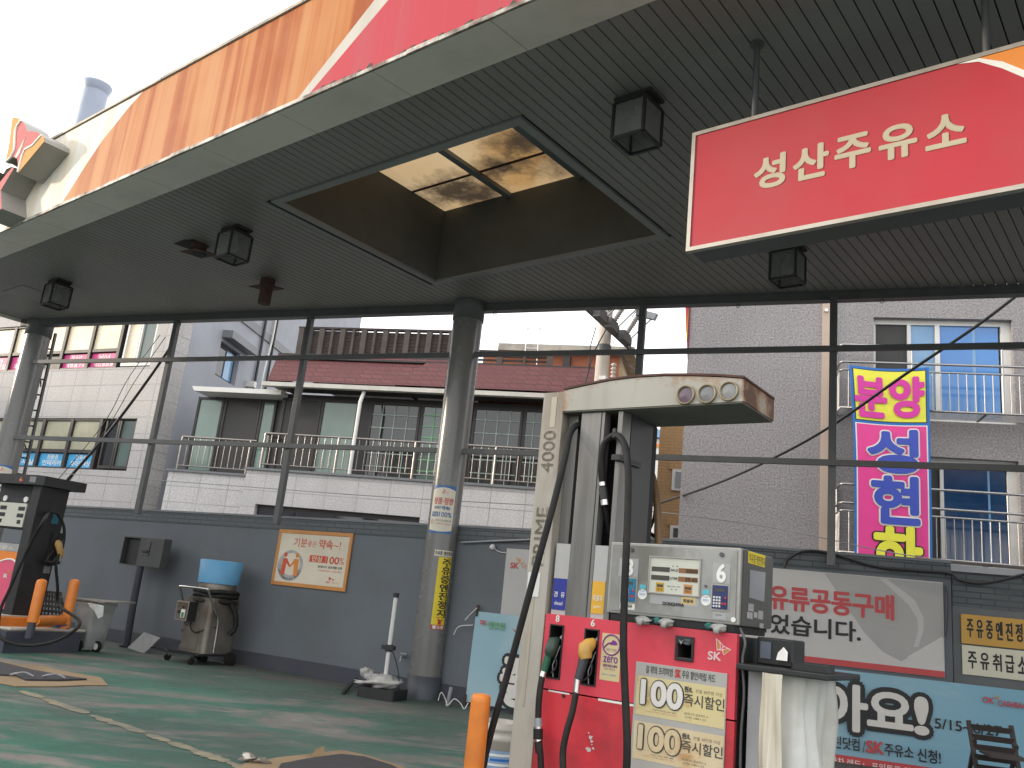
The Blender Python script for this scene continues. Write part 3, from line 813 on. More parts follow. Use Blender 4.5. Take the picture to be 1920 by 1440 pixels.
# facade built as courses round the openings
m = MB(); XLL = -30
def strips(m, x0, x1, z0, z1, holes, y0, y1, mat):
    xs_ = sorted({x0, x1, *[h[0] for h in holes], *[h[1] for h in holes]}); zs_ = sorted({z0, z1, *[h[2] for h in holes], *[h[3] for h in holes]})
    for j in range(len(zs_) - 1):
        zc = (zs_[j] + zs_[j + 1]) / 2; run = None
        for i in range(len(xs_) - 1):
            xc = (xs_[i] + xs_[i + 1]) / 2; inside = any(h[0] < xc < h[1] and h[2] < zc < h[3] for h in holes)
            if not inside: run = [xs_[i], xs_[i + 1]] if run is None else [run[0], xs_[i + 1]]
            if inside or i == len(xs_) - 2:
                if run: m.box(run[0], run[1], y0, y1, zs_[j], zs_[j + 1], mat)
                run = None
strips(m, XLL, xr, 0, 12.6, [(XLL + 1, xs, zu1, ztop), (XLL + 1, xls, zu0, zl_top)], 0, .25, m_stone)
m.box(XLL, xr - .002, .251, dep, 0, 12.6, m_stone); m.box(XLL, xr - 12, dep + .001, 9, 0, 12.6, m_stone)
m.build('facade', lb)
m = MB(); m.box(XLL, xr, -.06, dep, 12.602, 13, m_stone); m.build('parapet', lb)
def window_row(zb, zt_, ztop, x_end, x_slide, pane, ban, texts, slide_pane, slide_frame, fname):
    step = 1.25; x = x_end - .08; k = 0
    while x - step > XLL + 2:
        x0, x1 = x - step + .13, x
        fb = MB(); fb.box(x0 - .129, x1 + .0, .16, .2, zb, ztop, m_brown); fb.box(x1 + .001, x1 + .119, .03, .2, zb, ztop, m_brown)
        fb.box(x0 - .01, x1, .05, .159, zt_ - .05, zt_ + .05, m_brown); fb.box(x0 - .01, x1, .04, .159, zb, zb + .05, m_brown); fb.box(x0 - .01, x1, .04, .159, ztop - .06, ztop, m_brown)
        win = fb.build('window', lb)
        pm = MB(); pm.box(x0, x1, .10, .159, zt_ + .06, ztop - .07, pane); pm.build('pane', win)
        if k < len(texts) and texts[k]:
            a, b = texts[k]; h = zt_ - zb - .14; bm = MB(); bm.box(x0, x1, .12, .159, zb + .06, zb + .06 + h, ban)
            if a: bm.text(a, x0 + .33, zb + .06 + h * .56, x1 - .33, zb + .06 + h * .94, .118, m_white, .02)
            if b: bm.text(b, x0 + .16, zb + .06 + h * .1, x1 - .14, zb + .06 + h * .5, .118, m_white, .02)
            bm.build('window_sign', win)
        k += 1; x -= step
    m_ = MB(); m_.box(XLL + 1, x - .0, .16, .2, zb, ztop, m_brown); m_.box(x_end + .04, x_slide, .16, .2, zb, ztop, m_brown); m_.build('window_reveal', lb)
    xm = (x_end + x_slide) / 2
    for a, b, pn in ((x_end + .18, xm, slide_pane[0]), (xm + .02, x_slide - .06, slide_pane[1])):
        s = MB(); s.box(a, a + .06, .06, .158, zb + .06, ztop - .06, slide_frame); s.box(b - .06, b, .06, .158, zb + .06, ztop - .06, slide_frame)
        s.box(a + .06, b - .06, .06, .158, zb + .06, zb + .14, slide_frame); w_ = s.build('sliding_window', lb)
        s = MB(); s.box(a + .06, b - .06, .12, .158, zb + .141, ztop - .06, pn); s.build('pane', w_)
window_row(zu1, zu_t, ztop, xb, xs, m_blindsky, m_pinkban, [('남/녀', '성인열람실'), ('청소년', '열람실 1·2'), None, ('여성전용', '휴게냇실'), ('여성전용', '휴게냇실'), ('남/녀', '열람실')], (m_blindsky, m_tealgl), m_pvc, 'upper')
window_row(zu0, zl_t, zl_top, xlb, xls, m_blind2, m_blueban, [('전좌석', '와이드책상'), ('친환경', '인테리어'), ('최신식', '독서실'), None], (m_darkgl, m_tealgl), m_brown, 'lower')

# --- grey rendered wall of the house behind
gp = LB.w(xr, dep, 0)
GB = Fr((gp.x, gp.y, 0), 188)
gb = thing('rendered_building', 'blue grey plastered building seen end on between the stone block and the red roof', 'building', GB)
ww = (GB.P(403, 702)[0], GB.P(446, 690)[0], GB.P(424, 715)[1], GB.P(424, 645)[1])
m = MB(); strips(m, 0.01, 15, 0, 14, [ww], 0, .3, m_greyplaster); m.box(.012, 15, .301, .6, 0, 14, m_greyplaster); m.build('wall_body', gb)
m = MB(); m.box(ww[0] - .02, ww[1] + .5, -.35, 0, ww[3] + .12, ww[3] + .36, m_trimgrey); m.build('window_hood', gb)
m = MB(); zb = GB.P(500, 632)[1]; m.box(GB.P(440, 600)[0], 15, -.05, 0, zb - .15, zb + .15, m_trimgrey); m.build('string_course', gb)
m = MB(); m.box(ww[0], ww[1], .16, .28, ww[2], ww[3], m_brown); win = m.build('window', gb)
m = MB(); xm = (ww[0] + ww[1]) / 2
m.box(ww[0] + .12, xm - .06, .14, .159, ww[2] + .1, ww[3] - .1, m_darkgl); m.box(xm + .06, ww[1] - .12, .14, .159, ww[2] + .1, ww[3] - .1, m_bluegl2); m.build('pane', win)
m = MB(); x = GB.P(484, 660)[0]
m.tube([(x, -.08, 3), (x, -.08, 13)], .05, m_black, 8); m.tube(smooth_path([(x + .5, -.1, 3), (x + .7, -.12, 6), (x + .45, -.12, 8), (x + .75, -.1, 10), (x + .6, -.1, 13)]), .035, m_pvc, 6); m.tube([(x + 1.0, -.06, 2), (x + 1.0, -.06, 13)], .04, m_brown, 6)
m.build('drain_pipe', gb)
m = MB(); m.box(x - .5, x - .3, -.3, -.0, ww[3] - .9, ww[3] - .7, m_pvc); m.build('bracket_lamp', gb)
t = thing('vent_stack', 'blue grey metal vent pipe with flared rim above the canopy edge', 'vent pipe', Fr((*at_depth(180, 170, 27).xy, 0), -60))
p = at_depth(183, 163, 27); rz = p.z
r = 24 / 1625 * 27.5
m = MB(); m.lathe([(r, rz - 4.5), (r, rz - .25)], (0, 0, 0), m_bluegrey, 24); m.build('pipe', t)
m = MB(); m.lathe([(r, rz - .26), (r * 1.22, rz), (r * 1.22, rz + .06), (r * .95, rz + .06), (r * .9, rz - .3)], (0, 0, 0), m_bluegrey, 24); m.build('rim', t)

# --- house with the red shingle roof
o_ = at_depth(735, 895, 21.5)
MH = Fr((o_.x, o_.y, 0), -75.3)
P = MH.P
hs_ = thing('house', 'house with dark red shingle roof, enclosed balcony and steel railing', 'house', MH)
xA = P(310, 915, .45)[0]; xB = P(463, 880)[0]; xC = P(1140, 745)[0]
zp = P(735, 895)[1]; zpl = P(390, 884, .45)[1]
zw = P(630, 957)[1]; xw0 = P(478, 950)[0]; xw1 = P(786, 978)[0]
m = MB(); strips(m, xB, xC, 0, zp - .06, [(xw0, xw1, 1.3, zw), (P(985, 985)[0] - 3.5, P(985, 985)[0] + 1, .3, 2.0)], 0, .3, m_stone2); m.box(xB + .001, xC - .001, .301, 8, 0, zp - .06, m_stone2)
m.box(xA, xB - .002, .45, 7.9, 0, zpl - .06, m_stone2); m.build('ground_floor_wall', hs_)
m = MB(); m.box(xB - .06, xC, -.06, 1.0, zp - .058, zp, m_rust if False else m_trimgrey); m.box(xA - .06, xB - .061, .39, 1.2, zpl - .058, zpl, m_trimgrey); m.build('balcony_ledge', hs_)
m = MB(); m.box(xw0, xw1, .14, .28, 1.3, zw, m_brown); win = m.build('window', hs_)
m = MB(); n = 4
for i in range(n):
    a = xw0 + .08 + (xw1 - xw0 - .1) * i / n; m.box(a, a + (xw1 - xw0) / n - .12, .12, .139, 1.4, zw - .12, m_darkgl)
m.build('pane', win)
YW = .85
zE = P(757, 736, .25)[1]; zEl = P(430, 733, .6)[1]
m = MB(); m.box(xB + .15, xC, YW + .06, 7, zp, zE - .02, m_brown); m.box(xA + .5, xB + .149, YW + .36, 7, zpl, zEl, m_brown); m.box(xB + .1, xC, .31, YW + .059, zE + .03, zE + .09, m_brown); m.build('balcony_enclosure', hs_)
def wall_window(pa, pb, y, z0, z1, pane, grid=None, gm=None):
    x0, x1 = P(*pa, y)[0], P(*pb, y)[0]
    f = MB(); b = .07
    f.box(x0, x1, y, y + .055, z0, z0 + b, m_brown); f.box(x0, x1, y, y + .055, z1 - b, z1, m_brown); f.box(x0, x0 + b, y, y + .055, z0 + b, z1 - b, m_brown); f.box(x1 - b, x1, y, y + .055, z0 + b, z1 - b, m_brown)
    w_ = f.build('window', hs_)
    q = MB(); q.box(x0 + b, x1 - b, y + .03, y + .054, z0 + b, z1 - b, pane); q.build('pane', w_)
    if grid:
        q = MB(); nx, nz = grid
        for i in range(1, nx): xx = x0 + (x1 - x0) * i / nx; q.box(xx - .012, xx + .012, y + .01, y + .029, z0 + b, z1 - b, gm)
        for j in range(1, nz): zz = z0 + (z1 - z0) * j / nz; q.box(x0 + b, x1 - b, y + .008, y + .0285, zz - .012, zz + .012, gm)
        q.build('glazing_bars', w_)
m_gb = M('pale_glazing_bar', (.30, .38, .34), .5); m_gg = M('green_glazing_bar', (.18, .42, .22), .5)
z0, z1 = zp + .04, zE - .14
for a, b, pn, gr, gm in ((523, 596, m_screen, None, None), (597, 668, m_greengl, None, None), (690, 785, m_darkgl, (4, 6), m_gb), (786, 838, m_tealgl, (2, 7), m_gg), (838, 884, m_darkgl, None, None), (885, 979, m_darkgl, (4, 6), m_gb), (980, 1040, m_darkgl, (3, 6), m_gb), (1041, 1110, m_darkgl, (3, 6), m_gb)):
    wall_window((a, 800), (b, 800), YW, z0, z1, pn, gr, gm)
for a, b, pn in ((362, 412, m_greengl), (413, 482, m_screen), (483, 512, m_greengl)): wall_window((a, 800), (b, 800), YW + .3, zpl + .04, zEl - .08, pn)
m = MB(); m.prism([(xA + .25, zEl - .06), (xB + .3, zEl - .06), (xB + .3, zEl + .07), (xA + .15, zEl + .07)], .5, 1.6, m_pvc); m.build('porch_roof', hs_)
m = MB(); m.box(xB - .05, xC + .1, .04, .22, zE - .02, zE + .09, m_gut); m.build('gutter', hs_)
m = MB(); a, b = P(677, 742, .05), P(660, 882, .05); m.tube([(a[0], .2, zE - .05), (a[0], .06, zE - .35), (a[0], .05, zp - .1)], .05, m_pvc, 10); m.build('downpipe', hs_)
m_shing = mat_brick('dark_red_shingles', (.115, .034, .036), (.15, .046, .046), (.035, .014, .016), .34, .17, .016, .5, .85, .25, 30, .8, 1.2, .1)
yt = 1.35; zT1 = P(650, 668, yt)[1]; zT2 = P(1000, 692, yt)[1]
xm = P(790, 700, .7)[0]
m = MB()
def roof(x0, x1, x0t, x1t, ze, zt_, y0, y1):
    lo = [(x0, y0, ze), (x1, y0, ze), (x1t, y1, zt_), (x0t, y1, zt_)]; m.poly(lo, m_shing)
    m.poly([(x0, y0, ze), (x0t, y1, zt_), (x0, y1 + .8, ze)], m_shing); m.poly([(x1, y0, ze), (x1, y1 + .8, ze), (x1t, y1, zt_)], m_shing)
roof(xB + .05, xm + .6, P(517, 692, yt)[0], xm + .8, zE + .145, zT1, .13, yt)
roof(xm - .45, xC + .1, P(800, 690, yt - .3)[0], P(1117, 700, yt)[0], zE + .145, zT2, .06, yt - .3)
m.build('shingle_roof', hs_)
m = MB(); m.box(P(517, 692, yt)[0], P(1117, 700, yt)[0], yt - .32, 7, zT2 - .03, zT2 + .02, m_brown); m.box(P(517, 692, yt)[0], xm + .8, yt - .02, 7, zT1 - .02, zT1 + .03, m_brown); m.build('roof_deck', hs_)
m_rail = M('dull_steel_rail', (.30, .27, .25), .32, .12, 5, metal=.8)
def railing(x0, x1, y, zb, zt_, step, post, ret):
    r = MB(); r.tube([(x0, y, zt_), (x1, y, zt_)], .03, m_rail, 8); r.tube([(x0, y, zb + .12), (x1, y, zb + .12)], .018, m_rail, 6)
    if ret: r.tube([(x0, y, zt_), (x0, y + ret, zt_)], .03, m_rail, 8)
    x = x0; k = 0
    while x <= x1:
        if k % post == 0: r.tube([(x, y, zb), (x, y, zt_)], .03, m_rail, 8)
        else: r.tube([(x, y, zb + .12), (x, y, zt_)], .012, m_rail, 6)
        x += step; k += 1
    r.build('railing', hs_)
railing(P(490, 850)[0], xC - .05, .06, zp, P(750, 827, .06)[1], .19, 11, .8)
railing(P(337, 850, .5)[0], P(478, 850, .5)[0], .5, zpl, P(400, 822, .5)[1], .19, 11, .6)
# timber screen on the roof
m_wood = M('weathered_dark_timber', (.055, .04, .034), .85, .3, 3, bump=.2, st=(1, 1, 6))
m_wood2 = M('grey_timber_post', (.10, .082, .072), .85, .2, 3)
yF = 2.4
t = thing('timber_screen', 'tall dark slatted timber screen on the red roof', 'screen', MH.at(0, yF), 'timber roof screens')
def screen(t, f, pa, pb, ztop, zmid, zbot, bays, dense):
    x0, x1 = f.P(*pa)[0], f.P(*pb)[0]; q = MB(); p_ = MB(); st = .105; z = ztop - .07
    while z > zbot:
        if z > zmid: q.box(x0, x1, 0, .025, z - .049, z + .049, m_wood)
        else: q.box(x0, x1, 0, .025, z - .03, z + .03, m_wood)
        z -= st if z > zmid else st * 1.15
    q.build('slat_panel', t)
    for i in range(bays + 1):
        x = x0 + (x1 - x0) * i / bays; w_ = .1 if i % 2 == 0 else .045; r = MB(); r.box(x - w_ * .8, x + w_ * .8, -.09, -.002, zbot, ztop + .02, m_wood2); r.build('post', t)
    r = MB(); r.box(x0 - .1, x1 + .1, -.09, .06, ztop + .021, ztop + .08, m_wood); r.build('top_rail', t)
f = MH.at(0, yF); screen(t, f, (563, 650), (846, 650), f.P(700, 622)[1], f.P(700, 672)[1], f.P(700, 702)[1], 14, 1)
t = thing('timber_screen', 'low dark slatted timber fence beside the brick roof hut', 'screen', MH.at(0, yF + .1), 'timber roof screens')
f = MH.at(0, yF + .1); screen(t, f, (848, 670), (1032, 670), f.P(950, 664)[1], 99, f.P(950, 700)[1], 4, 0)
m_obrick = mat_brick('orange_brick', (.42, .145, .075), (.37, .115, .06), (.22, .12, .08), .23, .075, .007, .5, .85, .2, 30, .4, 1, .1)
BH = MH.at(0, 4.2)
t = thing('brick_hut', 'orange brick rooftop hut with pale concrete slab roof', 'hut', BH)
x0, x1 = BH.P(905, 680)[0], BH.P(1160, 690)[0]; zt_ = BH.P(1050, 664)[1]
m = MB(); m.box(x0, x1, 0, 3, zT2 - .5, zt_, m_obrick); m.build('hut_wall', t)
m_conc = M('pale_concrete', (.5, .45, .38), .8, .12, 2, (.2, .18, .15), .6, 2)
m = MB(); a = BH.P(938, 652)[0]; m.box(a, x1 + .45, -.25, 3.2, zt_ + .002, BH.P(1050, 651)[1], m_conc); m.build('roof_slab', t)
m = MB(); m.prism([(x1 + .003, zT2 - .6), (x1 + .42, zT2 - .6), (x1 + .05, zt_), (x1 + .003, zt_)], .0, 3, M('tan_gable_board', (.34, .24, .14), .7)); m.build('gable_board', t)
m = MB(); m.box(P(1055, 690, 4.1)[0], P(1068, 690, 4.1)[0], -.14, -.003, zT2 - .2, zt_ - .1, m_brown); m.build('hut_post', t)
LD = MH.at(0, 3.9)
t = thing('roof_ladder', 'chrome roof ladder with hooked tops against the brick hut', 'ladder', LD)
for a in (990, 1013):
    m = MB(); p0 = LD.P(a - 6, 696); p1 = LD.P(a, 625)
    m.tube(smooth_path([(p0[0], -.1, p0[1]), (p1[0] - .02, -.1, p1[1]), (p1[0] + .01, -.08, p1[1] + .12), (p1[0], .1, p1[1] + .2)], 5), .028, m_chrome, 8); m.build('ladder_rail', t)
for y_ in (690, 672, 655): m = MB(); a, b = LD.P(985, y_), LD.P(1009, y_); m.tube([(a[0], -.1, a[1]), (b[0], -.1, a[1])], .02, m_chrome, 6); m.build('rung', t)

# --- tan brick building and far white block
o_ = at_depth(1250, 900, 27); TB = Fr((o_.x, o_.y, 0), -76)
t = thing('brick_building', 'tan brick building glimpsed behind the fuel pump head', 'building', TB)
m_tan = mat_brick('tan_brick', (.50, .31, .15), (.42, .25, .115), (.22, .15, .09), .34, .10, .012, .5, .85, .2, 30, .4, .8, .1)
x0 = TB.P(1233, 880)[0]; m = MB(); m.box(x0, x0 + 7, 0, 6, 0, TB.P(1260, 765)[1], m_tan); m.build('brick_wall', t)
for (pa, pb) in (((1261, 880), (1284, 921)), ((1257, 985), (1279, 1014))):
    a, b = TB.P(*pa), TB.P(*pb); m = MB(); m.box(a[0], b[0], -.06, -.001, b[1], a[1], m_pvc); w_ = m.build('window', t)
    m = MB(); m.box(a[0] + .1, b[0] - .03, -.075, -.061, b[1] + .08, a[1] - .08, m_darkgl); m.build('pane', w_)
    m = MB(); m.box(a[0] - .1, b[0] + .3, -.05, -.001, a[1] + .002, a[1] + .22, m_tan); m.build('lintel', t)
o_ = at_depth(1225, 850, 55); f = Fr((o_.x, o_.y, 0), -76)
t = thing('far_building', 'tiny white and orange building far off beside the tan bricks', 'building', f)
m = MB(); m.box(-3, 2.5, 0, 8, 0, f.P(1225, 822)[1], m_pvc); m.build('wall_body', t)
m = MB(); m.box(-3.2, 2.7, -.3, 8, f.P(1225, 821)[1], f.P(1225, 806)[1], m_bluegl2); m.build('blue_roof', t)
m = MB(); m.box(-2, 1.5, -.1, -.002, f.P(1225, 838)[1], f.P(1225, 832)[1], m_orangesign); m.build('sign_band', t)

# --- granite apartment block at the right
o_ = at_depth(1400, 800, 15.5)
RB = Fr((o_.x, o_.y, 0), -75.5)
P = RB.P
rb = thing('apartment_block', 'dark speckled granite apartment block with blue windows at the right', 'building', RB)
xl = (P(1292, 580)[0] + P(1273, 1010)[0]) / 2
wu = (P(1638, 640)[0], P(1899, 640)[0], P(1765, 790)[1], P(1765, 597)[1])
wl_ = (P(1700, 900)[0], P(1912, 900)[0], P(1800, 1062)[1], P(1820, 860)[1])
m = MB(); strips(m, xl, 15, 0, 11, [wu, wl_], 0, .25, m_granite); m.box(xl + .001, 15, .251, 7, 0, 11, m_granite); m.build('granite_wall', rb)
m = MB(); a = P(1539, 800)[0]; m.box(a, a + .14, -.03, -.001, 0, 11, M('pink_beige_trim', (.48, .37, .30), .6, .06, 2)); m.cyl((a + .06, -.06, P(1545, 584)[1]), .03, -.03, .03, m_chrome, 10, 'y'); m.build('vertical_trim', rb)
def big_window(wn, cols):
    x0, x1, z0, z1 = wn; m = MB(); b = .09
    m.box(x0, x1, .13, .24, z0, z0 + b, m_pvc); m.box(x0, x1, .13, .24, z1 - b, z1, m_pvc); m.box(x0, x0 + b * .6, .13, .24, z0 + b, z1 - b, m_pvc); m.box(x1 - b * 1.7, x1, .13, .24, z0 + b, z1 - b, m_pvc)
    for a, b2, pn, kind in cols:
        if kind == 'f': m.box(a, b2, .11, .239, z0 + b, z1 - b, m_pvc)
    w_ = m.build('window', rb)
    m = MB(); m.box(x0 + .03, x1 - .03, .22, .238, z0 + .03, z1 - .03, m_screen)
    for i, (a, b2, pn, kind) in enumerate(cols):
        if kind == 'p': m.box(a, b2, .17 - .004 * (i % 2), .219, z0 + b, z1 - b, pn)
    m.build('pane', w_)
X = lambda p_: P(p_, 690)[0]
big_window(wu, [(X(1643), X(1704), m_screen, 'p'), (X(1704), X(1711), None, 'f'), (X(1712), X(1757), m_bluegl2, 'p'), (X(1757), X(1766), None, 'f'), (X(1767), X(1829), m_bluegl, 'p'), (X(1829), X(1835), m_bluegl2, 'p'), (X(1835), X(1879), m_bluegl, 'p')])
X = lambda p_: P(p_, 930)[0]
big_window(wl_, [(X(1704), X(1765), m_screen, 'p'), (X(1766), X(1773), None, 'f'), (X(1774), X(1858), m_navygl, 'p'), (X(1858), X(1862), m_bluegl2, 'p'), (X(1862), X(1893), m_navygl, 'p')])
m_rail2 = M('silver_rail', (.36, .35, .35), .3, .1, 5, metal=.85)
def balcony(x0, x1, zs, zb):
    y = -.55; m = MB()
    for i, z in enumerate(zs):
        r = .022 if i < 2 else .018
        m.tube(smooth_path([(x0, -.01, z), (x0, y + .12, z), (x0 + .03, y + .03, z), (x0 + .12, y, z), (x0 + 1, y, z)], 4) + [(x1, y, z)], r, m_rail2, 8)
    m.tube([(x0, -.01, zb), (x0, y, zb), (x1, y, zb)], .02, m_rail2, 6)
    x = x0 + .14
    while x < x1: m.tube([(x, y, zb), (x, y, zs[-1])], .010, m_rail2, 6); x += .135
    for k in range(1, 4): m.tube([(x0, y * k / 4, zb), (x0, y * k / 4, zs[-1])], .010, m_rail2, 6)
    for k in range(8): m.tube([(x0, y * k / 8, zb), (x1, y * k / 8, zb)], .008, m_rail2, 5)
    x = x0 + .3
    while x < x1: m.box(x, x + .03, y, -.01, zb - .03, zb - .012, m_greysteel); x += 1.0
    x = x0
    for x in (x0, P(1710, 700, y)[0], P(1880, 700, y)[0]): m.tube([(x, y if x > x0 else -.05, zb), (x, y if x > x0 else -.05, zs[0])], .018, m_rail2, 6)
    m.build('balcony_rail', rb)
yb = -.55; q = lambda a, b: P(a, b, yb)[1]
balcony(P(1572, 700, -.3)[0], 15, [q(1800, 652), q(1800, 685), q(1800, 700)], q(1800, 773))
balcony(P(1572, 960, -.3)[0], 15, [q(1800, 921), q(1800, 957), q(1800, 972)], q(1800, 1052))

# vertical sales banner tied to the balconies
BN = RB.at(0, -.62)
P = BN.P
bt = thing('vertical_banner', 'pink and yellow vertical banner with bold lettering hung from the balcony', 'banner', BN)
bx0, bx1 = P(1603, 850)[0], P(1745, 850)[0]; bz1 = P(1668, 686)[1]; bzm = P(1668, 792)[1]; bz0 = P(1680, 1095)[1]
m_bblue = M('banner_blue', (.012, .14, .48), .5, .06); m_byel = M('banner_yellow', (.78, .76, .06), .5, .05); m_bpink = M('banner_pink', (.74, .05, .28), .5, .07, 1.2); m_bmag = M('banner_magenta', (.62, .03, .32), .5, .05)
m_bind = M('banner_indigo', (.04, .075, .44), .5, .05)
def wave(x, y, z):
    u = (z - bz0) / (bz1 - bz0)
    xx = x - (.10 * u ** 3) * (1 - (x - bx0) / (bx1 - bx0)) * 1.0
    return (xx, y + .012 * math.sin(z * 2.0 + x * 1.2), z - (.05 * math.sin(math.pi * (x - bx0) / (bx1 - bx0)) * u ** 2))
def cloth(m, x0, x1, z0, z1, y, mat, fn, nx=10, nz=24):
    vs = [fn(x0 + (x1 - x0) * i / nx, y, z0 + (z1 - z0) * j / nz) for j in range(nz + 1) for i in range(nx + 1)]
    m.add(vs, [(j * (nx + 1) + i, j * (nx + 1) + i + 1, (j + 1) * (nx + 1) + i + 1, (j + 1) * (nx + 1) + i) for j in range(nz) for i in range(nx)], mat, True)
m = MB(); cloth(m, bx0, bx1, bz0, bz1, 0, m_bblue, wave); m.build('banner_cloth', bt)
m = MB(); e = .058
cloth(m, bx0 + e - .015, bx1 - e + .015, bzm + .025, bz1 - e + .015, -.003, m_txtblack, wave); cloth(m, bx0 + e, bx1 - e, bzm + .04, bz1 - e, -.005, m_byel, wave); m.build('yellow_block', bt)
m = MB(); cloth(m, bx0 + e - .02, bx1 - e + .02, bz0 + .02, bzm - .02, -.003, m_white, wave); cloth(m, bx0 + e, bx1 - e, bz0 + .03, bzm - .035, -.005, m_bpink, wave); m.build('pink_block', bt)
m = MB()
def btext(ch, xa, xb_, ya, yb_, mat, out=None, bold=.03):
    xm_ = (xa + xb_) / 2; a, b = P(xa, (ya + yb_) / 2)[0], P(xb_, (ya + yb_) / 2)[0]; z1, z0 = P(xm_, ya)[1], P(xm_, yb_)[1]
    if out: m.text(ch, a, z0, b, z1, -.012, out, 0, wave, 0, .075)
    m.text(ch, a, z0, b, z1, -.024, mat, bold, wave)
btext('분', 1612, 1664, 706, 779, m_bmag, None, .042); btext('양', 1674, 1731, 706, 779, m_bmag, None, .042)
btext('성', 1631, 1719, 806, 884, m_bind, m_white, .042); btext('현', 1637, 1721, 895, 980, m_bind, m_white, .042); btext('하', 1642, 1726, 990, 1082, m_byel, m_txtblack, .045)
m.build('lettering', bt)
t = thing('rolled_banner', 'strip of red and yellow cloth hanging at the edge of the granite block', 'banner', RB.at(xl - .02, -.1))
m = MB(); f = RB.at(xl - .02, -.1); z1, z0 = f.P(1285, 560)[1], f.P(1283, 675)[1]
m_purp = M('cloth_maroon', (.16, .03, .06), .7, .3, 3)
for k, (mt, dx, ze) in enumerate(((m_red, -.06, .45), (m_yellow, -.05, .3), (m_purp, -.01, 0))):
    m.tube([(dx, .02 * k, z1 + .3), (dx + .02, .02 * k, z0 + (z1 - z0) * (ze + .4)), (dx + .04, .02 * k, z0 + (z1 - z0) * ze)], [.035, .03, .006], mt, 8)
m.build('cloth_fold', t)

# --- street buildings across the road at the left, outside the picture, that shade the forecourt from the low sun
o_ = Fr((-44, 6, 0), 8)
t = thing('street_building', 'plain grey building across the street that shades the forecourt', 'building', o_)
m = MB(); m.box(-45, 40, -10, 0, 0, 10, m_greyplaster); m.build('wall_body', t)
m = MB(); m.box(-45.2, 40.2, -10.2, .2, 10.002, 10.3, m_conc); m.build('parapet', t)

# ------------------------------------------------------------------ utility pole and cables
m_polec = M('concrete_pole', (.52, .46, .40), .85, .08, 3)
pp = at_depth(1129, 690, 18.5)
UP = Fr((pp.x, pp.y, 0), 28 + 180)
t = thing('utility_pole', 'concrete utility pole carrying a cross arm of switches and insulators', 'utility pole', UP)
m = MB(); m.lathe([(.19, 0), (.125, 11)], (0, 0, 0), m_polec, 20); m.build('pole', t)
pa = UP.P(1100, 582, -.2); pb = UP.P(1180, 650, -.2); za = (pa[1] + pb[1]) / 2
m = MB(); m.box(pa[0] - .4, pb[0] + .25, -.25, -.17, za - .04, za + .04, m_greysteel); m.lathe([(.165, za - .45), (.17, za - .3), (.165, za - .28)], (0, 0, 0), m_greysteel, 16); m.build('cross_arm', t)
m_ins = M('ribbed_insulator', (.36, .34, .33), .35, .1, 4); m_box = M('dark_switch_box', (.075, .075, .08), .5, .15)
for c in ((1121, 601), (1142, 625), (1166, 650)):
    a = UP.P(c[0], c[1], -.3); s = MB(); x, z = a[0], za
    s.box(x - .26, x + .16, -.44, -.28, z - .12, z + .10, m_box); s.box(x + .161, x + .3, -.42, -.3, z - .10, z + .06, m_black); s.box(x + .0, x + .1, -.36, -.2, z - .05, z + .14, m_black)
    bo = s.build('switch_box', t)
    s = MB(); n = 11; pr = []
    for k in range(n): pr += [(.045, .05 * k), (.075, .05 * k + .018), (.045, .05 * k + .04)]
    base = Vector((x + .05, -.36, z + .10)); dirv = Vector((.0, -.62, 1)).normalized(); rot = Vector((0, 0, 1)).rotation_difference(dirv).to_matrix()
    vs = []; fs = []; nn_ = 10
    for r, h in pr:
        for k in range(nn_): v = rot @ Vector((r * math.cos(k * 2 * math.pi / nn_), r * math.sin(k * 2 * math.pi / nn_), h)); vs.append(base + v)
    for j in range(len(pr) - 1):
        for k in range(nn_): fs.append((j * nn_ + k, j * nn_ + (k + 1) % nn_, (j + 1) * nn_ + (k + 1) % nn_, (j + 1) * nn_ + k))
    s.add(vs, fs, m_ins, True); top = base + dirv * .58
    s.obox(top, (.09, 0, 0), (0, .07, 0), (.03, 0, .09), m_box); s.obox(top + Vector((.05, -.2, -.06)), (.0, .16, .05), (.06, 0, 0), (.0, -.03, .07), m_galv)
    s.tube([top + Vector((.05, -.3, -.1)), Vector((x + .3, -.36, z + .05))], .018, m_galv, 6); s.build('insulator', t)
m = MB(); c = UP.P(1156, 665, -.1)
for k in range(4): m.lathe([(.03, za - .9 + k * .09), (.07, za - .87 + k * .09), (.03, za - .83 + k * .09)], (.45, -.1, 0), m_pvc, 12)
m.bar((.1, -.1, za - 2.2), (.75, -.1, za - 1.1), .07, .05, m_galv); m.bar((.75, -.12, za - 2.2), (.3, -.12, za - 1.0), .06, .05, m_galv); m.box(-.2, .8, -.18, -.02, za - 1.12, za - 1.04, m_pvc); m.build('lower_bracket', t)
for z in (za - 1.5, za - 2.3): m = MB(); m.tube([(-.13, -.1, z), (-.3, -.2, z + .03)], .012, m_greysteel, 6); m.build('step_bolt', t)

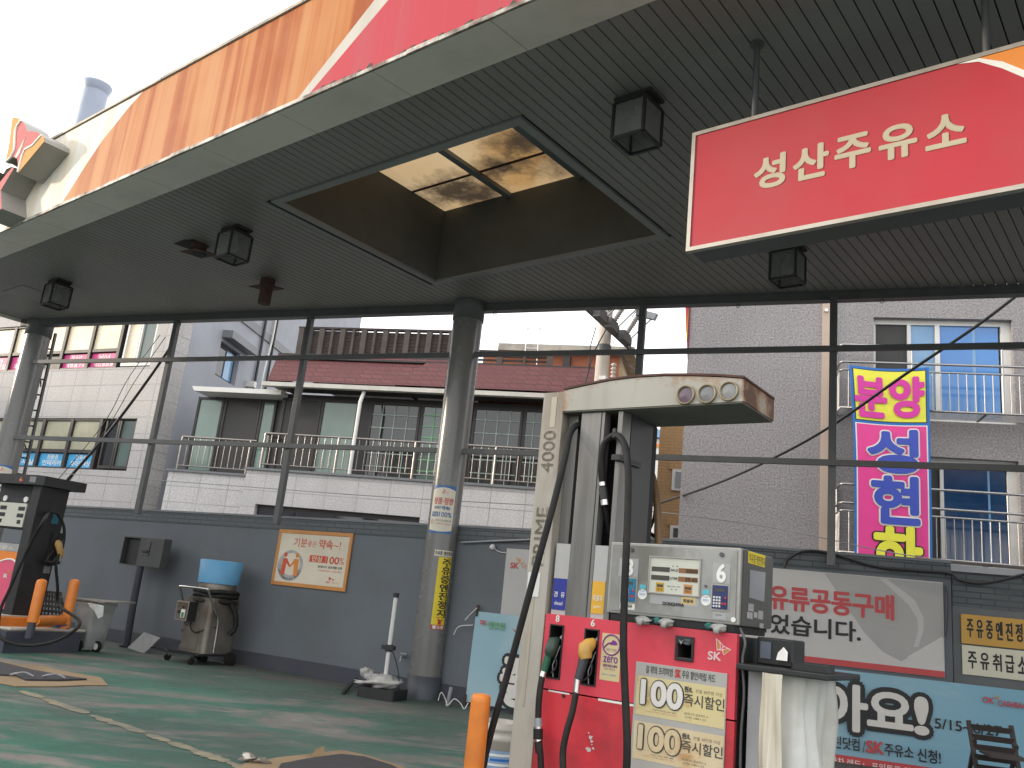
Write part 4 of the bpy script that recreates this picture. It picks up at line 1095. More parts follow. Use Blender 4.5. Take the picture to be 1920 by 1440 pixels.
def cable(label, pts, r, group='overhead cables', mat=None, nm='overhead_cable'):
    c0 = pts[0]; m = MB(); m.tube([Vector(p) - Vector(c0) for p in smooth_path(pts, 8)], r, mat or m_black, 6)
    return tag(m.build(nm, None, Fr(c0, -90)), label, 'cable', group)
E_ = lambda a, b, Y: at_depth(a, b, Y)
cable('thick black cable rising from behind the pump head to the canopy edge', [E_(1210, 952, 17), E_(1330, 912, 15), E_(1440, 864, 13.3), E_(1555, 801, 12), E_(1700, 700, 11), E_(1830, 612, 10.5), E_(1925, 540, 10.2)], .022)
cable('thick dark stay cable crossing the stone building from canopy edge to the old pump', [E_(337, 607, 16.5), E_(313, 660, 17), E_(212, 800, 18), E_(122, 905, 18.5)], .032)
cable('thin grey wire running level just above the perimeter wall', [E_(-60, 876, 17), E_(150, 890, 15.5), E_(400, 908, 14.5), E_(700, 930, 13), E_(1000, 947, 12), E_(1210, 958, 11.5), E_(1440, 988, 10.6), E_(1640, 1030, 10), E_(1760, 1050, 9.6)], .006, mat=m_galv)
cable('thin wire slanting across the stone building, upper of a pair', [E_(300, 628, 19), E_(240, 710, 19.5), E_(190, 800, 20), E_(70, 945, 21)], .009)
cable('thin wire slanting across the stone building, lower of a pair', [E_(310, 632, 19), E_(252, 716, 19.4), E_(196, 810, 20), E_(95, 950, 21)], .009)
cable('thin wire looping down from the switches left of the utility pole', [E_(1118, 612, 18.2), E_(1106, 655, 18.2), E_(1102, 700, 18.2), E_(1090, 735, 18.2), E_(1080, 770, 18.2)], .012)
cable('black wire slanting from the utility pole collar to the red roof', [E_(1136, 618, 18.2), E_(1112, 665, 18.2), E_(1098, 715, 18.2), E_(1080, 740, 18.2)], .014)
cable('thin wire curving from the insulators to the steel frame', [E_(1185, 595, 18.2), E_(1192, 585, 18), E_(1202, 577, 17.5), E_(1230, 560, 17)], .01)
cable('short black wire hanging under the lowest switch box', [E_(1165, 655, 18.2), E_(1168, 668, 18.2), E_(1180, 684, 18.2), E_(1194, 697, 18)], .012)

# ------------------------------------------------------------------ signs and banners on the wall
def rect(fr, TL, TR, BR, BL, y=0):
    a, b, c, d = [fr.P(*p, y) for p in (TL, TR, BR, BL)]
    return min((a[0] + d[0]) / 2, 1e9), (b[0] + c[0]) / 2, (c[1] + d[1]) / 2, (a[1] + b[1]) / 2
m_ssign = M('promo_cream', (.62, .56, .45), .5, .05, 2, (.45, .38, .27), .4, 1.5, .55); m_sorange = M('promo_orange', (.50, .22, .06), .45, .15, 3)
x0, x1, z0, z1 = rect(WL, (525, 991), (663, 1001), (646, 1108), (506, 1097), -.03)
PS = WL.at(x0, -.03, z0); SWd, SHt = x1 - x0, z1 - z0
t = thing('promotion_sign', 'cream sign with orange border and handshake emblem on the slate wall', 'sign', PS)
m = MB(); b = .055
m.box(0, SWd, 0, .026, 0, b, m_sorange); m.box(0, SWd, 0, .026, SHt - b, SHt, m_sorange); m.box(0, b, 0, .026, b, SHt - b, m_sorange); m.box(SWd - b, SWd, 0, .026, b, SHt - b, m_sorange); m.build('sign_frame', t, bevel=.006)
m = MB(); m.box(b, SWd - b, .008, .024, b, SHt - b, m_ssign); m.build('sign_board', t)
X = lambda u: SWd * u; Z = lambda v: SHt * v; y = .007
m_tred = M('promo_red_ink', (.52, .07, .03), .55, .1); m_torg = M('promo_orange_ink', (.62, .2, .03), .55, .1); m_tgrey = M('promo_grey', (.33, .32, .31), .5, .25, 6)
m = MB()
m.text('기분', X(.23), Z(.70), X(.41), Z(.86), y, m_tred, .01); m.text('좋은', X(.42), Z(.715), X(.54), Z(.82), y, m_tred); m.text('약속', X(.575), Z(.695), X(.755), Z(.86), y, m_tred, .025); m.text('~!', X(.765), Z(.71), X(.86), Z(.84), y, m_tred)
m.prism([(X(.475), Z(.455)), (X(.69), Z(.455)), (X(.69), Z(.575)), (X(.475), Z(.575))], y - .001, y + .001, m_tred); m.text('안심', X(.51), Z(.47), X(.64), Z(.565), y - .002, m_ssign, .03)
m.text('100', X(.70), Z(.45), X(.865), Z(.57), y, m_tred, .035); m.text('%', X(.87), Z(.45), X(.93), Z(.57), y, m_tred)
m.text('SK에너지 공급제품 보증', X(.6), Z(.365), X(.92), Z(.41), y, m_txtblack, .02); m.text('고객행복센터 1599-0051', X(.6), Z(.3), X(.92), Z(.34), y, m_tred)
m.text('SK', X(.735), Z(.115), X(.79), Z(.155), y, m_tred, .02); m.text('에너지', X(.81), Z(.115), X(.9), Z(.15), y, m_torg)
m.prism([(X(.765), Z(.23)), (X(.77), Z(.165)), (X(.81), Z(.2))], y, y + .002, m_tred); m.prism([(X(.805), Z(.165)), (X(.845), Z(.18)), (X(.825), Z(.2))], y, y + .002, m_tred)
m.text('고객과의 약속을 지킵니다', X(.45), Z(.1), X(.7), Z(.13), y, m_ssign)
m.build('lettering', t)
m = MB(); cx, cz, rx, rz = X(.225), Z(.36), X(.175), Z(.275)
el = lambda k, a: (cx + rx * k * math.cos(a), cz + rz * k * math.sin(a))
m.prism([el(1, i * math.pi / 20) for i in range(40)], y, y + .0015, m_tgrey); m.prism([(el(.72, i * math.pi / 16)[0] + .01, el(.72, i * math.pi / 16)[1] + .02) for i in range(32)], y - .001, y, m_ssign)
def fig(sx, mat):
    q = lambda u, v: (cx + sx * rx * u, cz + rz * v)
    m.prism([q(-.62, .45), q(-.3, .45), q(.02, -.02), q(-.02, -.12), q(-.3, .15), q(-.36, -.62), q(-.68, -.62)], y - .003, y - .001, mat)
    m.prism([(q(-.46, .68)[0] + .035 * math.cos(i * .524), q(-.46, .68)[1] + .035 * math.sin(i * .524)) for i in range(12)], y - .003, y - .001, mat)
fig(1, m_tred); fig(-1, m_torg)
word = 'Happy Promise! 100% Quality!'
for i, ch in enumerate(word):
    if ch == ' ': continue
    a = R_(200 + 145 * i / len(word)); c = (cx + rx * .87 * math.cos(a), cz + rz * .87 * math.sin(a)); ang = a + math.pi / 2
    tmp = MB(); tmp.text(ch, -.008, -.014, .008, .014, 0, m_txtblack)
    m.add([(c[0] + p[0] * math.cos(ang) - p[2] * math.sin(ang), y - .002, c[1] + p[0] * math.sin(ang) + p[2] * math.cos(ang)) for p in tmp.v], tmp.f, m_txtblack)
m.build('handshake_emblem', t)

m_gban = M('grey_banner_vinyl', (.54, .52, .50), .55, .05, 1.5, (.42, .40, .385), .4, .8); m_gban2 = M('darker_banner_grey', (.36, .35, .34), .55, .06, 1.5); m_gban3 = M('pale_banner_swoosh', (.47, .46, .45), .55, .05)
m_gred = M('banner_dull_red', (.50, .055, .06), .5, .06)
x0, x1, z0, z1 = rect(WR, (1440, 1063), (1770, 1093), (1770, 1272), (1437, 1232), -.03); x0 -= 1.0
GBn = WR.at(0, -.03, 0); P = GBn.P
t = thing('notice_banner', 'grey notice banner with red and black lettering on the wall behind the pump', 'banner', GBn)
m = MB(); m.box(x0, x1, .006, .02, z0, z1, m_gban); m.build('banner_sheet', t)
m = MB(); zz = P(1600, 1240)[1]; m.box(x0, x1 - .002, .002, .0055, z0 + .002, zz, m_gred); m.build('red_strip', t)
m = MB(); q = lambda *pts: [P(*p) for p in pts]
m.prism([(max(zx, x0), min(max(zz_, zz + .01), z1 - .005)) for zx, zz_ in q((1545, 1072), (1768, 1094), (1768, 1200), (1690, 1240), (1655, 1222), (1620, 1185), (1590, 1140))], .0035, .0055, m_gban2)
m.prism(q((1650, 1085), (1664, 1086), (1715, 1125), (1732, 1158), (1732, 1180), (1722, 1213), (1713, 1213), (1722, 1180), (1720, 1160), (1703, 1133)), .002, .0034, m_gban3)
m.prism([(min(a, x1 - .005), b) for a, b in q((1700, 1232), (1768, 1193), (1768, 1238), (1745, 1242))], .002, .0034, m_gban)
m.build('banner_swoosh', t)
m = MB()
def wt(fr, body, L, R__, T, B, mat, bold=.02, out=0, y=0.001, om=None):
    a, b = fr.P(*L, 0)[0], fr.P(*R__, 0)[0]; z1_, z0_ = fr.P(*T, 0)[1], fr.P(*B, 0)[1]
    if out: m.text(body, a, z0_, b, z1_, y, om, 0, None, 0, out); y -= .006
    m.text(body, a, z0_, b, z1_, y, mat, bold)
wt(GBn, '유류공동구매', (1443, 1118), (1675, 1140), (1557, 1107), (1557, 1151), m_gred, .035)
wt(GBn, '되었습니다.', (1405, 1168), (1613, 1196), (1520, 1158), (1520, 1194), m_txtblack, .03)
m.build('lettering', t)

m_pban = M('pale_grey_vinyl', (.44, .43, .42), .6, .06, 2)
PB = WL.at(0, -.02, 0); P = PB.P
t = thing('small_banner', 'pale grey banner with winged logo tied to the wall beside the column', 'banner', PB)
a, b, c = P(950, 1028), P(938, 1160), P(1075, 1036)
m = MB(); m.prism([a, (WL.l(_k).x - .05, a[1]), (WL.l(_k).x - .05, b[1]), ((a[0] + b[0]) / 2, b[1])], .004, .012, m_pban); m.build('banner_sheet', t)
m = MB(); wt(PB, 'SK', (957, 1061), (972, 1061), (965, 1055), (965, 1066), m_gred, .04); wt(PB, '네트웍스', (978, 1063), (1016, 1066), (984, 1058), (984, 1067), m_sorange, .0)
m.prism([P(967, 1045), P(977, 1049), P(974, 1058)], .002, .003, m_sorange); m.prism([P(976, 1056), P(983, 1054), P(978, 1059)], .002, .003, m_sorange); m.build('lettering', t)
m = MB(); p0, p1 = P(925, 1027), P(949, 1036); m.tube(sag((p0[0], -.01, p0[1]), (p1[0], 0, p1[1]), .02), .006, m_pvc, 5)
m.lathe([(.0, -.03), (.045, -.01), (.03, .03), (0, .05)], (p0[0], -.02, p0[1]), m_pvc, 9); m.build('tie_cord', t)

# long blue banner, folded where the wall turns
m_bban = NT('pale_blue_banner'); _z = m_bban.n('ShaderNodeSeparateXYZ', {0: m_bban.oc}).outputs[2]
_c = m_bban.mix(m_bban.ramp(m_bban.noise(.8, 3, .5), [(.35, 0.0), (.65, 1.0)]), (.26, .42, .49), (.36, .50, .55))
_x = m_bban.n('ShaderNodeSeparateXYZ', {0: m_bban.oc}).outputs[0]
_c = m_bban.mix(m_bban.ramp(m_bban.math('MULTIPLY', _x, .2), [(.3, 0.0), (.9, .8)]), _c, (.15, .36, .49))
_c = m_bban.mix(m_bban.ramp(m_bban.noise(1.1, 4, .6, m_bban.map((1, 1, 2.5))), [(.55, 0.0), (.75, .35)]), _c, (.5, .58, .60))
m_bban.col(_c); m_bban = m_bban.set(.45)
BL_ = WL.at(0, -.06, 0); BR_ = WR.at(0, -.06, 0)
t = thing('promotion_banner', 'long pale blue banner with big outlined lettering running along the wall', 'banner', BR_)
def onL(x, y, z): return BR_.l(BL_.w(x, y, z))
P = BL_.P; zt1 = (P(893, 1143)[1] + P(975, 1158)[1]) / 2; zt2 = BR_.P(1700, 1270)[1]; xa = (P(893, 1143)[0] + P(873, 1315)[0]) / 2; zb = P(900, 1320)[1] 
m = MB()
n = 8; vs = []; fs = []
kx = BL_.l(BR_.w(0, 0, 0)).x
for i in range(n + 1):
    x = xa + (kx - xa) * i / n
    for j in range(5):
        z = zb + (zt1 - zb) * j / 4; v = onL(x, .012 * math.sin(x * 5 + z * 3), z); vs.append(v)
fs = [(i * 5 + j, (i + 1) * 5 + j, (i + 1) * 5 + j + 1, i * 5 + j + 1) for i in range(n) for j in range(4)]
m.add(vs, fs, m_bban, True)
vs = []; n = 24
for i in range(n + 1):
    x = .001 + 7.5 * i / n; zt = zt1 + (zt2 - zt1) * min(1, x / 2.2)
    for j in range(5):
        z = .05 + (zt - .05) * j / 4; vs.append((x, .008 * math.sin(x * 4 + z * 2), z))
m.add(vs, [(i * 5 + j, (i + 1) * 5 + j, (i + 1) * 5 + j + 1, i * 5 + j + 1) for i in range(n) for j in range(4)], m_bban, True)
m.build('banner_sheet', t)
m_letg = M('banner_letter_grey', (.66, .63, .59), .55, .05); m_letgreen = M('banner_letter_green', (.10, .33, .08), .55, .05)
fL = lambda x, y, z: tuple(onL(x, y, z))
m = MB()
def wl2(body, L, R__, T, B, mat, bold=.02): 
    a, b = P(*L)[0], P(*R__)[0]; m.text(body, a, P(*B)[1], b, P(*T)[1], -.02, mat, bold, fL)
wl2('SK', (902, 1167), (914, 1168), (908, 1163), (908, 1171), m_gred, .04); wl2('엔크린', (917, 1172), (948, 1176), (932, 1166), (932, 1180), m_letgreen, .02)
sx, sz = P(963, 1180); 
m.poly([fL(P(*p)[0], -.02, P(*p)[1]) for p in ((961, 1178), (984, 1192), (1000, 1194), (990, 1206), (982, 1200))], m_gred)
a, b = P(946, 1235)[0], P(1010, 1240)[0]; m.text('좋', a, P(960, 1322)[1], b, P(960, 1236)[1], -.02, m_txtblack, 0, fL, 0, .13); m.text('좋', a, P(960, 1322)[1], b, P(960, 1236)[1], -.026, m_letg, .05, fL)
P = BR_.P
wt(BR_, '좋', (1440, 1300), (1528, 1318), (1485, 1272), (1485, 1362), m_letg, .04, .15, -.02, m_txtblack)
wt(BR_, '아', (1541, 1307), (1624, 1327), (1580, 1284), (1580, 1366), m_letg, .04, .15, -.0202, m_txtblack)
wt(BR_, '요', (1628, 1330), (1709, 1345), (1665, 1300), (1665, 1362), m_letg, .05, .2, -.0204, m_txtblack)
wt(BR_, '!', (1716, 1340), (1738, 1345), (1727, 1309), (1727, 1375), m_letg, .05, .18, -.0206, m_txtblack)
wt(BR_, '5/15~6/27', (1752, 1358), (1878, 1374), (1800, 1352), (1800, 1371), m_txtblack, .02, 0, -.02)
wt(BR_, 'OK', (1842, 1311), (1863, 1314), (1853, 1307), (1853, 1318), m_gred, .03, 0, -.02); wt(BR_, 'CASHBAG', (1871, 1318), (1925, 1325), (1890, 1315), (1890, 1325), m_gred, .03, 0, -.02)
m.prism([P(1862, 1303), P(1869, 1308), P(1874, 1303), P(1870, 1313)], -.021, -.019, m_sorange)
wt(BR_, '엔크린닷컴', (1528, 1386), (1611, 1398), (1570, 1380), (1570, 1402), m_txtblack, .02, 0, -.02); wt(BR_, '/', (1617, 1398), (1622, 1398), (1620, 1390), (1620, 1411), m_txtblack, 0, 0, -.02)
wt(BR_, 'SK', (1624, 1398), (1656, 1402), (1640, 1390), (1640, 1412), m_gred, .05, 0, -.02); wt(BR_, '주유소', (1658, 1405), (1712, 1410), (1685, 1397), (1685, 1419), m_txtblack, .02, 0, -.02); wt(BR_, '신청!', (1720, 1415), (1763, 1422), (1742, 1405), (1742, 1430), m_txtblack, .02, 0, -.02)
zb1 = P(1640, 1424)[1]; zb0 = P(1640, 1452)[1]; m.box(.4, 5.0, -.018, -.015, zb0, zb1, m_gred)
m.text('& 기아차 레드」 포인트로 최대 3만원', P(1530, 1412)[0], zb0 + .05, P(1760, 1440)[0], zb1 - .03, -.0195, m_letg, .02)
m.build('lettering', t)
m = MB()
for (pa, pb, pc) in (((897, 1140), (884, 1152), (874, 1163)), ((889, 1172), (863, 1175), (853, 1190))):
    q = [BL_.P(*p) for p in (pa, pb, pc)]; m.tube(smooth_path([tuple(onL(a, -.03, b)) for a, b in q], 5), .006, m_pvc, 5)
m.build('tie_cord', t)
m = MB(); q = BL_.P(873, 1318); m.bar(onL(q[0], -.02, 0), onL(q[0], -.02, q[1] + .1), .03, .03, m_wood); q = BL_.P(895, 1140); m.bar(onL(q[0], .01, q[1] - .1), onL(q[0], .01, q[1] + .04), .03, .03, m_wood); m.build('banner_stake', t)

# yellow and cream warning boards on the annex
AN = WS.at(0, -.012, 0); P = AN.P
def board(label, TLp, TRp, BLp, mat, body, L, R__, T, B):
    a = P(*TLp); z1_, z0_ = P(*TLp)[1], P(*BLp)[1]; x0_ = a[0]; x1_ = x0_ + 1.9
    f = AN.at(x0_, -.012, z0_); t = thing('warning_board', label, 'sign', f, 'warning boards on the annex wall')
    q = MB(); q.box(0, x1_ - x0_, 0, .015, 0, z1_ - z0_ - .004, mat); q.build('board', t, bevel=.003)
    q = MB(); xl_, xr_ = f.P(*L)[0], f.P(*R__)[0]; n = len(body); w_ = (xr_ - xl_) / 7; 
    for i, ch in enumerate(body): q.text(ch, xl_ + w_ * i + .02, f.P(*B)[1], xl_ + w_ * (i + .86) , f.P(*T)[1], -.002, m_txtblack, .025)
    q.build('lettering', t)
board('mustard yellow warning board with black lettering on the annex wall', (1801, 1150), (1920, 1163), (1804, 1206), M('mustard_board', (.54, .30, .05), .5, .06, 2), '주유중엔진정지', (1809, 1175), (1938, 1188), (1850, 1164), (1850, 1197))
board('cream board with black lettering right below the mustard one', (1803, 1208), (1920, 1220), (1806, 1264), M('cream_board', (.62, .59, .47), .5, .06, 2), '주유취급소', (1811, 1232), (1976, 1246), (1850, 1225), (1850, 1256))
cable('black cable drooping along the top of the wall onto the annex', [WR.w(*v) for v in [(P_[0], -.07, P_[1]) for P_ in [WR.P(*p, -.07) for p in ((1470, 1065), (1478, 1048), (1510, 1033), (1560, 1038), (1640, 1062), (1720, 1070), (1780, 1075), (1800, 1088), (1850, 1093), (1930, 1075))]]], .016, 'cables on the wall', nm='wall_cable')
cable('thin pipe running level under the brick band beside the column', [WL.w(*v) for v in [(P_[0], -.05, P_[1]) for P_ in [WL.P(*p, -.05) for p in ((865, 1017), (930, 1014), (1010, 1011))]]], .014, 'cables on the wall', m_galv, 'wall_pipe')
cable('black cable hanging down beside the grey notice banner', [WR.w(*v) for v in [(P_[0], -.05, P_[1]) for P_ in [WR.P(*p, -.05) for p in ((1772, 1098), (1776, 1120), (1775, 1170), (1772, 1195))]]], .012, 'cables on the wall', nm='wall_cable')
f = WL.at(WL.P(762, 1232)[0], -.02, WL.P(762, 1232)[1]); t = thing('faucet', 'small metal tap on the wall left of the round column', 'tap', f)
m = MB(); m.cyl((0, -.02, 0), .016, -.02, .05, m_galv, 10, 'y'); m.tube(smooth_path([(0, 0, 0), (0, -.08, .01), (0, -.1, -.06)], 5), .012, m_galv, 8); m.box(-.05, .05, -.055, -.035, .035, .05, m_galv); m.build('tap_body', t)

# ------------------------------------------------------------------ things standing along the wall
# vacuum cleaner
gx = at_z(380, 1243, 0); VC = Fr((gx.x, gx.y, 0), -58)
t = thing('vacuum_cleaner', 'worn steel industrial vacuum cleaner on castors with a blue band round its top', 'vacuum cleaner', VC)
m_steel = M('dull_stainless', (.225, .205, .178), .4, .15, 3, (.10, .075, .055), .8, 1.5, .47, metal=.5)
m_bluemat = M('sky_blue_plastic', (.10, .30, .50), .5, .05, 2, (.07, .18, .3), .3, 2)
def rrect(w_, d_, r, n=5):
    pts = []
    for cx_, cy_, a0 in ((w_ - r, d_ - r, 0), (-w_ + r, d_ - r, 90), (-w_ + r, -d_ + r, 180), (w_ - r, -d_ + r, 270)):
        for i in range(n + 1): a = R_(a0 + 90 * i / n); pts.append((cx_ + r * math.cos(a), cy_ + r * math.sin(a)))
    return pts
m = MB(); m.prismz(rrect(.27, .27, .06), .15, .9, m_steel, True); m.build('tank', t)
m = MB(); m.box(-.20, .12, -.282, -.2705, .18, .47, m_steel); m.box(-.235, -.2, -.287, -.27, .24, .27, m_rust); m.box(-.235, -.2, -.287, -.27, .40, .43, m_rust); m.build('tank_door', t, bevel=.004)
m = MB(); m.lathe([(.24, .9), (.262, .96), (.262, 1.15), (.24, 1.18), (.0, 1.2)], (0, .02, 0), m_steel, 26); m.build('motor_drum', t)
m = MB(); m.lathe([(.295, 1.10), (.312, 1.42), (.304, 1.425), (.288, 1.10), (.295, 1.10)], (0, .02, 0), m_bluemat, 32, sy=.95); m.build('blue_band', t)
m = MB(); m.box(-.32, .3, -.36, .32, .12, .149, m_black); m.build('base_frame', t)
for sx_, sy_ in ((-.32, -.36), (.2, -.38), (-.1, .1), (.28, .28)):
    m = MB(); m.bar((sx_ * .9, sy_ * .9, .12), (sx_, sy_, .07), .05, .04, m_black); m.cyl((sx_, sy_, .05), .05, -.018, .018, m_rubber, 14, 'x'); m.build('castor', t)
for sx_ in (-.31, .31): m = MB(); m.cyl((sx_, .2, .09), .09, -.025, .025, m_rubber, 18, 'x'); m.build('wheel', t)
m = MB(); m.tube(smooth_path([(-.29, -.1, .6), (-.31, -.28, .82), (-.31, -.38, .99), (-.27, -.40, 1.015), (0, -.41, 1.015), (.25, -.40, 1.015), (.29, -.38, .99), (.29, -.2, .72), (.29, -.12, .6), (.29, -.1, .17)], 5), .016, m_chrome, 10); m.build('handle', t)
m = MB()
for k, zz in enumerate((.93, .985, .86)):
    m.tube([((.30 + .012 * (k % 2)) * math.cos(a * math.pi / 14), .02 + .29 * math.sin(a * math.pi / 14), zz + .012 * math.sin(a + k)) for a in range(28)], .032, m_rubber, 8, True)
m.tube(smooth_path([(.3, .05, .85), (.36, .12, .7), (.36, .15, .52), (.32, .1, .42)], 6), .035, m_rubber, 8); m.build('suction_hose', t)
m = MB(); m.box(-.25, .0, -.42, -.272, .56, .82, m_black); m.build('control_box', t)
m = MB(); m.box(-.25, -.0, -.429, -.421, .56, .82, m_alu); m.box(-.235, -.015, -.433, -.43, .575, .805, m_steel); m.cyl((-.17, -.433, .67), .02, 0, .012, m_black, 12, 'y'); m.cyl((-.09, -.433, .74), .014, 0, .012, m_black, 12, 'y')
m.box(-.125, -.045, -.435, -.433, .60, .71, m_pvc); m.box(-.11, -.06, -.4365, -.435, .605, .67, M('label_green', (.03, .2, .1), .5)); m.build('control_panel', t)
m = MB(); m.tube(smooth_path([(-.02, -.33, .57), (-.02, -.3, .46), (.08, -.3, .42), (.2, -.28, .46), (.29, -.1, .52)], 6), .009, m_black, 6); m.build('power_cable', t)

# box on a post
gx = at_z(236, 1214, 0); PX = Fr((gx.x, gx.y, 0), -60)
t = thing('payment_box', 'dark grey half open steel box on a leaning post by the wall', 'box', PX)
m_boxg = M('dark_grey_box_paint', (.062, .066, .064), .5, .15, 3, (.03, .03, .03), .5, 2); P = PX.P
lean = P(262, 1063)[0]
m = MB(); m.tube([(0, 0, .0), (.0 + lean * .55, 0, .6), (lean * .8, 0, P(262, 1063)[1] + .02)], .055, m_wallbase, 14); m.cyl((0, 0, 0), .1, 0, .03, m_black, 16); m.build('post', t)
zb_, zt_ = P(262, 1062)[1], P(262, 1007)[1]; xa_, xm_, xb2 = P(230, 1030)[0], P(265, 1030)[0], P(311, 1030)[0]
m = MB(); xb2 -= .01; m.box(xa_, xb2, .08, .10, zb_, zt_, m_boxg); m.box(xa_, xb2, -.02, .079, zb_, zb_ + .02, m_boxg); m.box(xa_, xb2, -.02, .079, zt_ - .02, zt_, m_boxg); m.box(xa_, xa_ + .02, -.02, .079, zb_ + .02, zt_ - .02, m_boxg); m.box(xb2 - .02, xb2, -.02, .079, zb_ + .02, zt_ - .02, m_boxg)
m.box(xm_ - .02, xm_, -.0, .079, zb_ + .02, zt_ - .02, m_boxg); m.build('box_shell', t)
m = MB(); m.box(xm_ + .001, xb2, -.05, -.021, zb_ + .003, zt_ - .003, m_boxg); m.box(xm_ + .1, xm_ + .26, -.062, -.051, zb_ + .17, zb_ + .4, m_boxg); m.box(xm_ + .12, xm_ + .24, -.08, -.063, zb_ + .22, zb_ + .26, m_black); m.build('box_door', t, bevel=.004)
m = MB(); m.box(xa_ + .03, xm_ - .03, .05, .079, zb_ + .03, zt_ - .03, m_black); m.tube([(xm_ - .06, .03, zb_ + .03), (xm_ - .05, .03, zt_ - .05)], .008, m_rust, 6); m.build('box_inside', t)

# waste bin, board, basket, leaning sheet
gx = at_z(163, 1220, 0); BI = Fr((gx.x, gx.y, 0), -63)
m_bin = M('grey_bin_plastic', (.47, .48, .47), .5, .08, 3, (.2, .19, .17), .6, 2.5, .5)
t = thing('wheelie_bin', 'dirty pale grey wheelie bin with red scuff under a wooden board', 'bin', BI)
m = MB(); b0, b1 = rrect(.15, .16, .05), rrect(.19, .2, .05); n = len(b0)
m.add([(x, y, .04) for x, y in b0] + [(x, y, .66) for x, y in b1], [tuple(range(n - 1, -1, -1))] + [(i, (i + 1) % n, n + (i + 1) % n, n + i) for i in range(n)], m_bin, True); m.prismz(rrect(.205, .215, .05), .62, .67, m_bin); m.build('bin_body', t)
for x in (.03, .18):
    m = MB(); yy = -.185 if x < .1 else .0; m.cyl((x, yy, .075), .075, -.02, .02, m_rubber, 18, 'y'); m.cyl((x, yy - .021, .075), .045, -.003, .004, m_pvc, 16, 'y'); m.build('wheel', t)
m = MB(); m.prism([(-.15, .09), (-.14, .26), (-.09, .2), (-.02, .12), (-.05, .08)], -.187, -.176, m_gred); m.build('red_scuff', t)
f = BI.at(-.03, 0, .674); t = thing('wooden_board', 'warped thin board lying on top of the wheelie bin', 'board', f)
m = MB(); m.add([(-.46, -.25, 0), (.5, -.28, .01), (.46, .3, .03), (-.42, .28, .0), (-.46, -.25, .02), (.5, -.28, .03), (.46, .3, .05), (-.42, .28, .02)], [(0, 3, 2, 1), (4, 5, 6, 7), (0, 1, 5, 4), (1, 2, 6, 5), (2, 3, 7, 6), (3, 0, 4, 7)], M('grey_board', (.22, .2, .17), .8, .2, 3)); m.build('board_sheet', t)
m = MB(); m.add([(.2, -.3, -.01), (.52, -.29, -.02), (.56, -.3, -.16), (.50, -.32, -.2), (.40, -.33, -.1), (.3, -.33, -.06)], [(0, 1, 2, 3, 4, 5)], m_bin); m.build('hanging_paper', t)
gx = at_z(130, 1208, 0); f = Fr((gx.x, gx.y, 0), -63)
t = thing('plastic_basket', 'dark perforated basket tipped against the left of the wheelie bin', 'basket', f.at(.12, -.5, .46))
m = MB(); m_bask = M('dark_grey_basket', (.07, .065, .06), .6, .2)
for k in range(22):
    a = k * 2 * math.pi / 22; m.bar((.10 * math.cos(a) - .1, .13 * math.sin(a), .28), (.17 * math.cos(a) + .02, .2 * math.sin(a), -.06), .018, .008, m_bask)
for u in (0, .2, .4, .6, .8, 1): r = .10 + .07 * u; m.tube([(r * math.cos(a * .2856) - .1 + .12 * u, (r + .03) * math.sin(a * .2856), .28 - .34 * u) for a in range(22)], .011, m_bask, 5, True)
m.lathe([(.0, 0), (.1, 0)], (-.1, 0, .28), m_bask, 22); m.build('basket_mesh', t)
gx = at_z(222, 1222, 0); f = Fr((gx.x, gx.y + .25, 0), -60)
t = thing('leaning_sheet', 'grey printed sheet leaning behind the box post', 'sheet', f)
m = MB(); m.obox((.1, .22, .13), (.19, 0, -.02), (0, .004, 0), (.05, .08, .12), M('grey_sheet', (.24, .24, .24), .6, .15, 12)); m.build('sheet', t)
gx = at_z(262, 1217, 0); f = Fr((gx.x, gx.y, 0), -60)
t = thing('metal_strip', 'bent aluminium strip lying on the floor beside the box post', 'scrap', f)
m = MB(); m.bar((-.25, 0, .02), (.18, .12, .07), .05, .012, m_alu); m.tube(smooth_path([(.1, .1, .05), (.35, .15, .05), (.5, .1, .03), (.6, .16, .02)], 4), .012, m_black, 5); m.build('strip', t)

# orange guard hoop by the old pump
m_orange = M('safety_orange_paint', (.68, .20, .025), .45, .07, 3, (.35, .1, .03), .5, 3)
gx = at_z(60, 1214, 0)
OG = Fr((at_depth(63, 1140, 11.65).x, 11.65, 0), -62); P = OG.P
t = thing('guard_hoop', 'orange tubular guard with two uprights joined by a low bar at the old pump', 'guard rail', OG)
a, b, c, d = P(76, 1092), P(62, 1162), P(122, 1163), P(139, 1100)
x1_ = (b[0]); m = MB(); m.tube([(x1_, 0, b[1] - .03), (x1_, 0, a[1]), (x1_, 0, a[1] + .03), (x1_, 0, a[1] + .045)], [.066, .066, .055, .02], m_orange, 18); m.build('upright', t)
m = MB(); yb2 = .75; e = OG.P(140, 1092, yb2); m.tube([(e[0], yb2, .0), (e[0], yb2, e[1]), (e[0], yb2, e[1] + .03), (e[0], yb2, e[1] + .045)], [.066, .066, .055, .02], m_orange, 18); m.build('upright', t)
m = MB(); m.tube([(x1_ + .02, .01, b[1] - .01), (e[0] - .02, yb2 - .01, b[1] - .02)], .066, m_orange, 16); m.build('low_bar', t)
m = MB(); m.tube([(x1_, 0, .2), (x1_, 0, b[1] - .03)], .05, m_wallbase, 14); m.build('foot', t)
